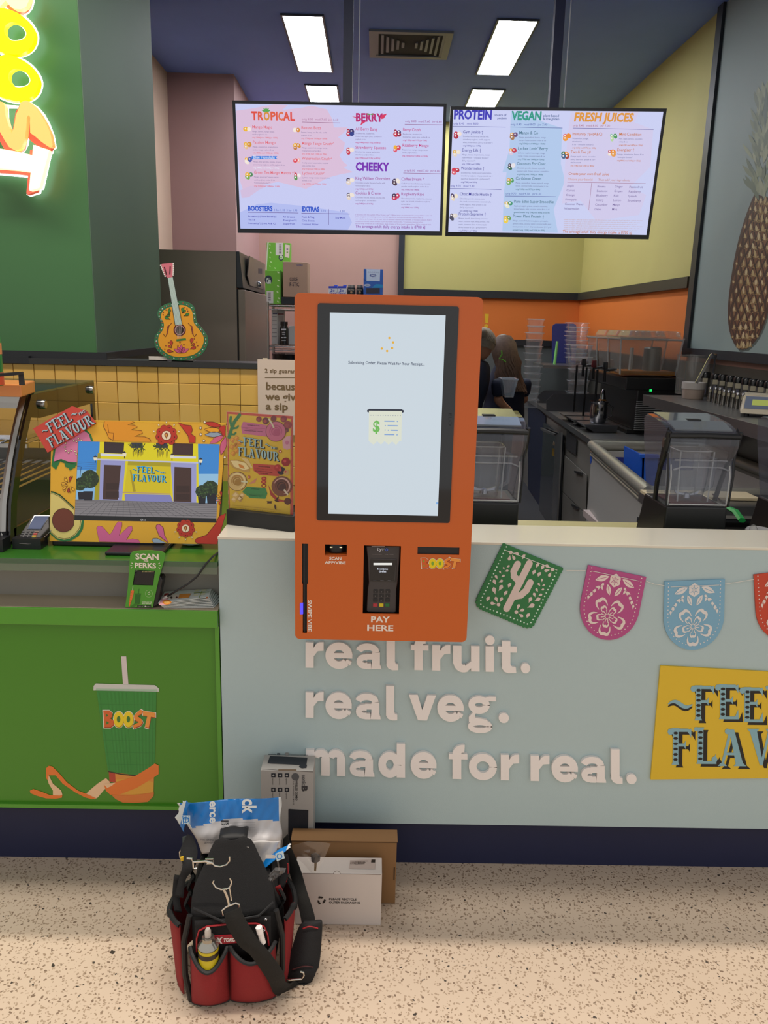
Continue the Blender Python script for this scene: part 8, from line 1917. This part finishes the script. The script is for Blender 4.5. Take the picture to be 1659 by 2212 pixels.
# local frame: x across, y away, origin on the floor under the middle
def loft(secs, n=28, pw=3.2):
    mb = MB(); vs = []
    for z, cx, cy_, hx, hy in secs:
        for k in range(n):
            a = 2 * math.pi * k / n; ca, sa = math.cos(a), math.sin(a)
            vs.append((cx + hx * math.copysign(abs(ca) ** (2 / pw), ca), cy_ + hy * math.copysign(abs(sa) ** (2 / pw), sa), z))
    m = len(secs); mb.add(vs, [(i * n + k, i * n + (k + 1) % n, (i + 1) * n + (k + 1) % n, (i + 1) * n + k) for i in range(m - 1) for k in range(n)], 0, True)
    mb.f.append(tuple(range(n - 1, -1, -1))); mb.m.append(0); mb.sm.append(False)
    return mb
loft([(.001, 0, 0, .088, .12), (.012, 0, 0, .096, .128), (.1, 0, 0, .108, .138), (.19, 0, 0, .108, .138), (.25, 0, .0, .100, .130), (.262, 0, 0, .094, .122), (.258, 0, 0, .088, .115), (.20, 0, 0, .086, .11), (.19, 0, 0, .04, .05)]).build('body', BC, t, local=True)
# tall centre flap: front and back leaning panels meeting at a handle ridge
def quadpanel(name, pts_f, m, solid=.006, nu=10, nv=8, bulge=0, parent=t, ease=None):
    p = [Vector(q) for q in pts_f]; nn = (p[1] - p[0]).cross(p[3] - p[0]).normalized()
    def fn(u, v):
        a = p[0].lerp(p[1], u); b = p[3].lerp(p[2], u); q = a.lerp(b, v)
        return q + nn * bulge * math.sin(math.pi * u) * math.sin(math.pi * v)
    return MB().grid(fn, nu, nv).build(name, m, parent, local=True, solid=solid)
prof = [(.098, .0), (.097, .03), (.092, .055), (.076, .085), (.060, .115), (.050, .135), (.042, .146), (.024, .152)]
yA, zA2, yB_, zB2 = -.128, .235, -.045, .44
def flapfn(u, v):
    k = v * (len(prof) - 1); i = min(int(k), len(prof) - 2); f = k - i
    hw = prof[i][0] * (1 - f) + prof[i + 1][0] * f; h = prof[i][1] * (1 - f) + prof[i + 1][1] * f
    y = yA + (yB_ - yA) * (h / .152) ** .9; return Vector(((u * 2 - 1) * hw - .004 * v, y - .010 * math.sin(math.pi * u), zA2 + h * .97))
MB().grid(flapfn, 14, 20).build('front_flap', BC, t, local=True, solid=.006)
def flapb(u, v):
    q = flapfn(u, v); return Vector((q.x, -q.y - .03 + .0, q.z - .02))
MB().grid(flapb, 14, 16).build('rear_flap', BC, t, local=True, solid=.006)
quadpanel('handle_ridge', [(-.036, -.046, .377), (.030, -.046, .377), (.030, .03, .362), (-.036, .03, .362)], BD, .012, 6, 4, .006)
# front upper pocket with red piping and its badge
def front_y(x, z): return -.139 - .008 * math.cos(x / .11 * 1.5)
mb = MB().grid(lambda u, v: Vector(((u * 2 - 1) * .088, -.143 - .003 * math.sin(math.pi * v), .135 + .10 * v)), 12, 8); mb.build('upper_pocket', BC, t, local=True, solid=.004)
pip = [(-.085, 0, .155), (-.084, 0, .19), (-.078, 0, .212), (-.06, 0, .222), (0, 0, .226), (.055, 0, .222), (.072, 0, .212), (.08, 0, .19), (.083, 0, .16)]
MB().tube([(x, -.149, z) for x, _, z in pip], .0022, 6).build('red_piping', RP, t, local=True)
Pbg = Plane((0, -.1585, 0)); mb = MB(); mb.box(-.048, .020, -.1515, -.148, .174, .196); mb.build('badge', mat('badge_red', '#9a1426', .5), t, local=True)
class LP: pass
def local_art(name, plane, fn, m, par):
    A = Art(plane); A.map = lambda l: list(l); fn(A); me_o = A
    me = bpy.data.meshes.new(name); me.from_pydata([plane.mat @ Vector(v) for v in A.v], [], A.f); me.update(); me.materials.append(m)
    at = me.attributes.new('ink', 'FLOAT_COLOR', 'FACE'); at.data.foreach_set('color', [x for c in A.c for x in c])
    o = bpy.data.objects.new(name, me); COL.objects.link(o); o.parent = par; return o
def ltext(A, s, x, y, h, x1, col, shear=0, bold=.03, L=1):
    v, f = glyphs(s, bold, shear); w = max(p[0] for p in v); A._add([(x + p[0] / w * (x1 - x), y + p[1] / CAP * h) for p in v], f, col, L)
def badge(A):
    ltext(A, 'X', -.038, .177, .015, -.024, '#e8e0dc', .1, .05); ltext(A, 'TORQUE', -.023, .180, .009, .018, '#e8e0dc', .3, .05)
local_art('badge_print', Plane((0, -.1517, 0)), badge, INK, t)
# two red front pockets with dipped black hems
for nm, xa, xb, dip in (('front_pocket', -.100, -.012, .034), ('front_pocket', -.010, .098, .018)):
    def pf(u, v, xa=xa, xb=xb, dip=dip):
        x = xa + (xb - xa) * u; top = .165 - dip * math.sin(math.pi * u) ** 1.2 if dip else .165
        top = .168 - dip * math.sin(math.pi * u); z = .006 + (top - .006) * v
        return Vector((x * (1 + .0 * v), -.145 - .046 * math.sin(math.pi * u) ** .7 * (.25 + .75 * math.sin(math.pi / 2 * min(1, v * 1.3))) + .03 * max(0, .15 - v), z))
    MB().grid(pf, 14, 12).build(nm, RD, t, local=True, solid=.003)
    MB().tube([pf(u / 16, 1.0) + Vector((0, 0, -.001)) for u in range(17)], [.0055] * 17, 6, flat=.6).build('hem', BD, t, local=True)
    MB().tube([pf(u / 16, .0) + Vector((0, .0, .001)) for u in range(17)], .003, 6).build('hem', BD, t, local=True)
# side pockets, baggy
for sg in (-1, 1):
    def sp(u, v, sg=sg):
        y = -.12 + .20 * u; z = .012 + (.185 - .045 * math.sin(math.pi * u) * 0 - .012) * v + (.02 if u < .3 else 0) * v
        return Vector((sg * (.108 + (.026 + .012 * v + (.016 if sg < 0 else 0)) * math.sin(math.pi * min(1, u + .05)) ** .6), y, z))
    MB().grid(sp, 14, 10).build('side_pocket', RD, t, local=True, solid=.003)
    MB().tube([sp(u / 16, 1.0) for u in range(17)], .007, 6, flat=.7).build('hem', BD, t, local=True)
    MB().tube([(sg * .104, -.134, .008), (sg * .114, -.143, .09), (sg * .114, -.143, .18), (sg * .100, -.136, .245)], .007, 8).build('edge_binding', BD, t, local=True)
    for k, y in enumerate((-.06, .0, .06)):
        MB().tube([(sg * .108, y, .19), (sg * .120, y, .215), (sg * .108, y, .245)], .010, 6, flat=.4).build('tool_loop', BC, t, local=True)
MB().tube([(-.092, -.134, .262), (-.02, -.150, .232), (.06, -.146, .240), (.094, -.130, .262)], .003, 6).build('rim_binding', BD, t, local=True)
for k in range(2): MB().ball((.076 - k * .004, -.150, .232 - k * .03), .004, (1, .6, 1), 6).build('rivet', MIR, t, local=True)
# metalwork on the flap: D rings and snap hooks, placed against the flap
CHB = mat('bright_chrome', '#d0ccc4', .12, metal=1)
inv = wmat(bag).inverted()
def onbag(px, py, y): return aty(*TBg(px, py), y)
def wtube(pts, r_, name, m=CHB, n=8, closed=False): return MB().tube(pts, r_, n, closed=closed).build(name, m, bag)
yc1, yc2 = 1.640, 1.600
wtube([onbag(*p, yc1) for p in ((500, 757), (500, 785), (480, 808), (440, 820), (405, 815), (388, 800), (380, 785))], .0018, 'd_ring')
wtube([onbag(*p, yc1 - .002) for p in ((222, 765), (255, 768), (262, 790), (345, 785), (395, 800))], .0028, 'snap_hook'); wtube([onbag(*p, yc1 - .002) for p in ((345, 770), (392, 770), (396, 798), (352, 800))], .0022, 'snap_hook', closed=True); wtube([onbag(*p, yc1 - .002) for p in ((262, 790), (265, 830), (285, 830))], .0018, 'snap_hook')
wtube([onbag(*p, yc2) for p in ((502, 897), (514, 920), (505, 950), (480, 968), (445, 970), (410, 955), (392, 925), (398, 912))], .0018, 'd_ring')
wtube([onbag(*p, yc2 - .002) for p in ((462, 968), (478, 1000), (492, 1045), (498, 1075))], .0034, 'snap_hook'); wtube([onbag(*p, yc2 - .004) for p in ((460, 1135), (452, 1105), (480, 1082), (540, 1058), (562, 1066), (566, 1096))], .0022, 'snap_hook'); wtube([onbag(*p, yc2 - .002) for p in ((455, 968), (500, 960), (512, 1040))], .0018, 'snap_hook')
# strap: a flat band by its two edges
def ribbon(name, rows, m, th=.003, parent=bag, n=5):
    """rows: picture points of the left and right edge and the distance of the band there"""
    L_, R_ = [], []
    for (lx, ly), (rx, ry), y in rows:
        l = aty(*TBg(lx, ly), y); r_ = aty(*TBg(rx, ry), y if not isinstance(y, tuple) else y[1]); l.z = max(l.z, .004); r_.z = max(r_.z, .004); L_.append(l); R_.append(r_)
    def sm(l):
        out = []; N = len(l)
        for i in range(N - 1):
            p0, p1, p2, p3 = l[max(i - 1, 0)], l[i], l[i + 1], l[min(i + 2, N - 1)]
            for j in range(n):
                u = j / n; out.append(.5 * ((2 * p1) + (-p0 + p2) * u + (2 * p0 - 5 * p1 + 4 * p2 - p3) * u * u + (-p0 + 3 * p1 - 3 * p2 + p3) * u ** 3))
        return out + [l[-1]]
    L_, R_ = sm(L_), sm(R_); k = len(L_); mb = MB(); mb.add(L_ + R_, [(i, i + k, i + k + 1, i + 1) for i in range(k - 1)], 0, True)
    return mb.build(name, m, parent, solid=th)
STP = mat('strap_webbing', '#100e0a', .8, bump=.8, bscale=1200)
ribbon('shoulder_strap', [((472, 1125), (572, 1085), 1.590), ((480, 1200), (590, 1140), 1.585), ((560, 1330), (680, 1290), 1.583), ((640, 1400), (760, 1380), 1.586), ((750, 1560), (850, 1510), 1.605), ((785, 1640), (868, 1575), 1.635), ((830, 1648), (905, 1580), 1.655), ((955, 1590), (915, 1560), 1.69)], STP)
ribbon('shoulder_strap', [((975, 1215), (1055, 1200), 1.745), ((960, 1130), (1052, 1130), 1.76), ((930, 1000), (1000, 970), 1.80), ((905, 900), (965, 850), 1.85), ((870, 800), (930, 760), 1.87), ((845, 720), (900, 690), 1.865), ((850, 640), (880, 610), 1.86)], STP)
pd = ribbon('shoulder_pad', [((985, 1178), (1090, 1172), 1.742), ((945, 1230), (1103, 1195), 1.738), ((905, 1360), (1097, 1330), 1.725), ((882, 1480), (1085, 1450), 1.712), ((876, 1545), (1068, 1500), 1.703), ((900, 1580), (1030, 1570), 1.698), ((930, 1598), (990, 1592), 1.695)], mat('pad_black', '#121114', .75, bump=.4, bscale=600), .014)
ribbon('pad_piping', [((975, 1222), (978, 1228), 1.728), ((1020, 1208), (1022, 1214), 1.728), ((1078, 1220), (1078, 1226), 1.728)], RP, .002, pd)
ribbon('pad_piping', [((905, 1490), (907, 1495), 1.702), ((980, 1468), (982, 1473), 1.702), ((1045, 1472), (1046, 1477), 1.702)], mat('pad_stitch', '#4a1c20', .6), .002, pd)
wtube([onbag(*p, 1.648) for p in ((875, 1560), (968, 1553), (985, 1530), (982, 1510), (962, 1505))], .0022, 'strap_buckle')
# the left cluster: grey web loop with a yellow tag
ribbon('grey_loop', [((195, 625), (218, 618), 1.80), ((195, 680), (220, 690), 1.79), ((212, 740), (240, 745), 1.78)], mat('grey_web', '#3c4440', .7), .004)
ribbon('black_web', [((225, 610), (262, 625), 1.79), ((180, 720), (292, 720), 1.76), ((195, 800), (270, 820), 1.70), ((170, 900), (215, 905), 1.69), ((145, 1010), (200, 1020), 1.68)], BC, .008)
ribbon('black_web', [((140, 880), (180, 885), 1.75), ((130, 1010), (175, 1020), 1.74), ((140, 1110), (190, 1120), 1.72)], BC, .012)
ribbon('yellow_tag', [((180, 758), (200, 755), 1.70), ((183, 780), (200, 780), 1.70)], mat('tag_yellow', '#d8b020', .5), .004)
wtube([onbag(*p, 1.77) for p in ((190, 700), (176, 725), (178, 760), (190, 775))], .002, 'wire_ring')
ribbon('rear_flap_piece', [((690, 850), (760, 835), 1.74), ((670, 920), (780, 900), 1.72), ((690, 1000), (800, 985), 1.71), ((780, 1090), (850, 1080), 1.74), ((800, 1260), (850, 1250), 1.74)], BC, .012)
ribbon('red_side', [((790, 960), (830, 940), 1.73), ((800, 1010), (848, 985), 1.735), ((805, 1040), (830, 1030), 1.74)], RD, .003)
ribbon('black_web', [((815, 740), (880, 740), 1.80), ((830, 860), (890, 850), 1.79), ((820, 960), (850, 950), 1.77)], BC, .006); wtube([onbag(*p, 1.786) for p in ((880, 800), (882, 860), (870, 920), (840, 925))], .0014, 'red_piping', RP)
# ---- spray can and marker in the pockets
c0 = aty(*TBg(357, 1430), 1.600)
t = thing('spray_can', 'lubricant can with yellow label and silver top in the front pocket', 'can', (c0.x, 1.618, .03))
cz = c0.z; r_ = .0235; zsh3 = aty(*TBg(357, 1375), 1.60).z
CN = (c0.x, 1.612, 0)
MB().lathe([(.0001, zsh3 - .07), (r_, zsh3 - .07), (r_, zsh3 + .004)], CN, 24).build('label_sleeve', mat('can_yellow', '#c8b41c', .35), t)
MB().lathe([(r_ + .0006, zsh3 - .016), (r_ + .0006, zsh3 - .004)], CN, 24).build('dark_band', mat('can_dark', '#2c241c', .4), t)
MB().lathe([(r_, zsh3 + .0045), (r_ + .0012, zsh3 + .008), (r_ * .96, zsh3 + .012), (r_ * .70, zsh3 + .020), (r_ * .62, zsh3 + .022), (r_ * .60, zsh3 + .030), (.0001, zsh3 + .031)], CN, 24).build('dome', mat('can_silver', '#aaa69c', .2, metal=.9), t)
MB().lathe([(.0075, zsh3 + .0312), (.0075, zsh3 + .046), (.005, zsh3 + .052), (.0001, zsh3 + .052)], CN, 14).build('nozzle', mat('nozzle_grey', '#b8b0a8', .4), t)
a_, b_ = aty(*TBg(690, 1212), 1.592), aty(*TBg(718, 1318), 1.592)
t = thing('white_marker', 'white capped marker tucked beside the strap of the bag', 'marker', b_)
MB().tube([b_, a_.lerp(b_, .35)], .0068, 12).build('barrel', mat('marker_white', '#dcd6d2', .35), t); MB().tube([a_.lerp(b_, .36), a_.lerp(b_, .02), a_], [.0078, .0078, .005], 12).build('cap', mat('marker_cap', '#e4dedc', .3), t)
# ---- postal satchel stuffed into the bag
rg = random.Random(11)
def crumple(x, y, s=1): return s * (.005 * math.sin(x * .013 + y * .021 + math.sin(y * .02)) + .003 * math.sin(x * .041 - y * .012 + 2 * math.sin(x * .012)) + .0012 * math.sin(x * .09 + y * .05))
SATM = print_mat('satchel_film', rough=.3, spec=.6)
sat = t = thing('postal_satchel', 'crumpled blue and white plastic mailing satchel sticking out of the tool bag', 'satchel', aty(*TBg(500, 700), 1.8))
def film(name, corners, y0, y1, nu, nv, colf, parent, amp=1):
    (tlx, tly), (trx, try_), (brx, bry), (blx, bly) = corners; vs = []; cols = []
    for j in range(nv + 1):
        for i in range(nu + 1):
            u, v = i / nu, j / nv
            x = (tlx * (1 - u) + trx * u) * (1 - v) + (blx * (1 - u) + brx * u) * v; y = (tly * (1 - u) + try_ * u) * (1 - v) + (bly * (1 - u) + bry * u) * v
            if i in (0, nu): x += 6 * math.sin(v * 11 + i)
            if j == 0: y += 5 * math.sin(u * 9)
            vs.append(aty(*TBg(x, y), y0 + (y1 - y0) * v + crumple(x, y, amp) + .03 * (abs(u - .5) * 2) ** 3 * (1 if amp >= 1 else 0)))
    w = nu + 1; fs = [(j * w + i, j * w + i + 1, (j + 1) * w + i + 1, (j + 1) * w + i) for j in range(nv) for i in range(nu)]
    inv_ = wmat(parent).inverted(); me = bpy.data.meshes.new(name); me.from_pydata([inv_ @ v for v in vs], [], fs); me.update(); me.materials.append(SATM)
    me.polygons.foreach_set('use_smooth', [True] * len(fs)); at = me.attributes.new('ink', 'FLOAT_COLOR', 'FACE'); at.data.foreach_set('color', [q for j in range(nv) for i in range(nu) for q in lin(colf((i + .5) / nu, (j + .5) / nv))])
    o = bpy.data.objects.new(name, me); COL.objects.link(o); o.parent = parent; md = o.modifiers.new('s', 'SOLIDIFY'); md.thickness = .0012; return o
BLU, WHI = '#0a76c4', '#c4c0c0'
film('front_sheet', ((160, 405), (834, 365), (836, 700), (330, 735)), 1.815, 1.77, 44, 30, lambda u, v: ('#d8dcdc' if u < .03 or u > .972 else BLU) if v < .46 + .06 * math.sin(u * 5 + 2.4) - .05 * u else WHI, t)
film('folded_corner', ((195, 390), (240, 400), (205, 600), (150, 500)), 1.80, 1.80, 8, 10, lambda u, v: '#d4dcdc' if u < .45 else BLU, t, .3)
film('lower_sheet', ((560, 660), (830, 650), (760, 800), (640, 850)), 1.752, 1.735, 22, 18, lambda u, v: '#c4c0be', t, .9)
film('blue_corner', ((740, 760), (900, 668), (890, 700), (660, 892)), 1.742, 1.725, 24, 10, lambda u, v: '#d4d4d4' if u > .93 else BLU, t, .6)
A = Art(Plane((0, 1.784, 0)), TBg)
def vt(s, x, y0, y1, w, bold=.03, col='#e8ecec'): vtext(A, s, x, y0, y1, w, col, 1, bold)
vt('erce', 372, 392, 536, 52); A.build('word_print', t, INK); A = Art(Plane((0, 1.784, 0)), TBg); vt('ck', 585, 378, 474, 88)
A.build('word_print', t, INK); A = Art(Plane((0, 1.784, 0)), TBg); A.rect(188, 486, 244, 542, '#c8dce4', 1); A.ring(216, 514, 18, 5, BLU, 2); A.line([(216, 496), (216, 532)], 4, BLU, 2); A.line([(202, 508), (230, 508)], 4, BLU, 2); A.line([(196, 490), (200, 540)], 5, BLU, 2); A.line([(236, 490), (238, 540)], 5, BLU, 2)
A.rect(444, 518, 494, 550, '#4c4c50', 1); A.text('PRIC', 448, 545, 20, '#d8d8d8', 2, x1=492, bold=.03)
for i in range(6): A.line([(448, 562 + i * 9), (500 - (i % 3) * 14, 560 + i * 9)], 2.5, '#8a8888', 1)
for i in range(3): A.line([(500, 536 + i * 17), (668, 530 + i * 17)], 1.6, '#908c8c', 1)
for i in range(9): A.line([(452 + i * 8, 592), (450 + i * 8, 624)], 3.2, '#5a5858', 1)
A.text('This satchel is not to be used', 306, 650, 15, '#5c5c60', 1, x1=540, bold=.01, rot=0); A.text('goods or valuable items', 338, 668, 15, '#5c5c60', 1, x1=520, bold=.01)
A.build('satchel_print', t, INK)
A = Art(Plane((0, 1.722, 0)), TBg); A.poly([(798, 735), (850, 715), (860, 765), (808, 785)], '#c8dce4', 1); A.ring(826, 752, 16, 5, BLU, 2); A.rect(735, 742, 790, 766, '#d0ccc8', 1); A.disc(790, 755, 12, '#c8c4c0', 1); A.rect(600, 690, 626, 790, '#a8a4a2', 1); A.rect(604, 735, 620, 780, '#77726e', 2); A.text('00014', 560, 700, 10, '#6a6866', 1, x1=606); A.build('corner_print', t, INK)
# ---- little clear bags
CB = clear_mat('clear_bag', haze=.10, refl=1.6, rough=.14, hazecol='#d8d0cc')
def film_bag(name, lab, pts, y, grp=None):
    c = aty(*TBg(*pts[0]), y); t = thing(name, lab, 'bag', c); n = len(pts); cx = sum(p[0] for p in pts) / n; cy_ = sum(p[1] for p in pts) / n; mb = MB(); rings = 5; vs = []
    for k in range(rings + 1):
        f = k / rings
        for i in range(n): x, y_ = cx + (pts[i][0] - cx) * f, cy_ + (pts[i][1] - cy_) * f; vs.append(aty(*TBg(x, y_), y - .006 * (1 - f) + .0035 * math.sin(i * 2.3 + k * 1.7)))
    mb.add(vs, [(k * n + i, k * n + (i + 1) % n, (k + 1) * n + (i + 1) % n, (k + 1) * n + i) for k in range(rings) for i in range(n)], 0, True); mb.build('film', CB, t); return t
fb = film_bag('clear_bag', 'small clear plastic bag with a key draped over the white box corner', [(905, 735), (915, 680), (1010, 655), (1100, 660), (1160, 670), (1120, 760), (1060, 860), (1040, 868), (980, 800)], 1.892)
MB().slab(Plane((0, 1.893, 0)), [Plane((0, 1.893, 0)).uv(*TBg(*p)) for p in ((1030, 745), (1062, 735), (1092, 755), (1088, 785), (1060, 800), (1034, 790))], .004).build('key_head', BKP, fb)
MB().slab(Plane((0, 1.893, 0)), [Plane((0, 1.893, 0)).uv(*TBg(*p)) for p in ((1052, 796), (1070, 792), (1064, 850), (1052, 848))], .002).build('key_blade', mat('brass_key', '#a88c58', .3, metal=.9), fb)
film_bag('clear_wrapper', 'crinkled clear wrapper poking out of the tool bag', [(705, 925), (760, 870), (800, 825), (868, 830), (860, 860), (800, 900), (735, 965)], 1.70)
# ================================================================== THE LIT SIGN ON THE GREEN WALL
TA_, TB_ = crop(0, 0, 6.05), crop(0, 200, 5.293)
def glow(n, c, e): return mat(n, c, .3, emit=c, es=e)
HAL = glow('halo_white', '#fbfffa', 2.6)
sg = thing('illuminated_sign', 'glowing 3D BOOST letters running down the green wall', 'sign', (aty(20, 200, YT).x, YT, aty(20, 400, YT).z))
PH, PR2, PF2 = Plane((0, YT - .02, 0)), Plane((0, YT - .055, 0)), Plane((0, YT - .085, 0))
def grow(pts, d):
    cx = sum(p[0] for p in pts) / len(pts); cy_ = sum(p[1] for p in pts) / len(pts)
    out = []; N = len(pts); ar = sum(pts[i][0] * pts[(i + 1) % N][1] - pts[(i + 1) % N][0] * pts[i][1] for i in range(N)); s_ = 1 if ar > 0 else -1
    for i in range(N):
        a, b, c = pts[i - 1], pts[i], pts[(i + 1) % N]; dx, dy = c[0] - a[0], c[1] - a[1]; l = math.hypot(dx, dy) or 1
        out.append((b[0] + dy / l * d * s_, b[1] - dx / l * d * s_))
    return out
def sign_letter(T, face, holes, halo, side, fc, sc, fe, se, sh=(0, 0)):
    th = .028
    mb = MB(); slabh(mb, PF2, PF2.pts([T(*p) for p in face]), [PF2.pts([T(*p) for p in h]) for h in holes], th); o = mb.build('letter', glow('sign_' + fc.strip('#'), fc, fe), sg)
    mb = MB(); slabh(mb, PR2, PR2.pts([T(*p) for p in side]), [PR2.pts([T(*p) for p in h]) for h in holes], .025); mb.build('letter_side', glow('side_' + sc.strip('#'), sc, se), o)
    mb = MB(); slabh(mb, PH, PH.pts([T(*p) for p in halo]), [PH.pts([T(*p) for p in grow(h, -8)]) for h in holes], .012); mb.build('halo', HAL, o)
    return o
Of = smooth([(-40, 118), (50, 105), (150, 135), (265, 190), (345, 255), (405, 335), (442, 410), (452, 480), (430, 570), (380, 640), (300, 692), (200, 715), (90, 700), (-60, 650), (-150, 560), (-190, 430), (-160, 260), (-100, 160)], 3)
Oh = smooth([(85, 320), (160, 288), (250, 318), (318, 380), (342, 450), (300, 510), (205, 532), (125, 515), (62, 440), (58, 370)], 3)
for dx, dy in ((0, 0), (53, 607)):
    mv = lambda l: [(x + dx, y + dy) for x, y in l]
    sign_letter(TA_, mv(Of), [mv(Oh)], [(x + dx + (26 if x > 150 else 10), y + dy + 14) for x, y in grow(Of, 18)], [(x + dx, y + dy + 6) for x, y in grow(Of, 3)], '#f7ef00', '#a4b83c', .95, .55)
Bf = [(-120, -300), (300, -300), (400, -160), (388, -20), (345, 85), (275, 124), (195, 118), (130, 78), (72, 8), (40, 42), (0, 88), (-120, 130)]
Bs = [(-120, -300), (310, -300), (405, -160), (392, -10), (370, 70), (330, 125), (262, 170), (180, 162), (105, 115), (48, 48), (0, 96), (-120, 140)]
sign_letter(TA_, Bf, [], [(x + 26, y + 20) for x, y in grow(Bs, 16)], Bs, '#fbd890', '#e0644c', 1.15, .75)
Sf = [(-120, 60), (30, 110), (52, 150), (60, 250), (90, 360), (130, 465), (160, 400), (180, 260), (212, 180), (240, 110), (290, 90), (340, 105), (400, 160), (460, 240), (520, 340), (575, 460), (602, 600), (598, 622), (555, 620), (470, 560), (400, 500), (345, 460), (342, 330), (345, 280), (325, 258), (306, 285), (305, 330), (298, 420), (285, 520), (250, 620), (212, 655), (160, 655), (100, 620), (50, 540), (0, 450), (-120, 250)]
Ss = [(x, y) for x, y in Sf]
Ss = [(-120, 60), (30, 110), (52, 150), (60, 250), (90, 360), (138, 468), (152, 400), (180, 220), (205, 180), (240, 110), (290, 90), (340, 105), (400, 160), (460, 240), (520, 340), (575, 460), (600, 610), (560, 675), (470, 630), (400, 590), (310, 515), (322, 420), (322, 330), (306, 320), (300, 420), (285, 530), (262, 640), (210, 680), (50, 645), (0, 560), (-120, 400)]
sign_letter(TB_, Sf, [], [(-120, 60), (60, 140), (215, 150), (210, 175), (85, 172), (90, 300), (130, 445), (128, 470), (150, 440), (180, 260), (240, 150), (290, 92), (345, 108), (430, 160), (500, 240), (560, 350), (610, 480), (636, 630), (600, 648), (560, 640), (470, 600), (400, 560), (322, 520), (312, 590), (275, 660), (240, 705), (208, 690), (180, 660), (60, 600), (-120, 300)], Ss, '#eda85e', '#dc5844', .85, .7)
Tf = [(-120, 630), (0, 640), (200, 675), (370, 716), (380, 598), (480, 630), (560, 655), (555, 690), (500, 900), (450, 1090), (400, 1105), (340, 1120), (332, 1100), (352, 905), (200, 885), (0, 868), (-120, 862)]
Ts = [(-120, 630), (0, 640), (200, 675), (340, 712), (345, 655), (378, 655), (380, 598), (480, 630), (563, 660), (555, 690), (500, 900), (455, 1085), (424, 1100), (418, 1130), (312, 1168), (302, 1150), (320, 945), (200, 930), (0, 915), (-120, 905)]
sign_letter(TB_, Tf, [], [(-120, 640), (340, 720), (400, 600), (480, 630), (598, 625), (596, 690), (580, 700), (490, 1105), (460, 1110), (455, 1150), (340, 1186), (305, 1165), (322, 968), (0, 940), (-120, 932)], Ts, '#ffeeb0', '#dc5a48', 1.5, .7)
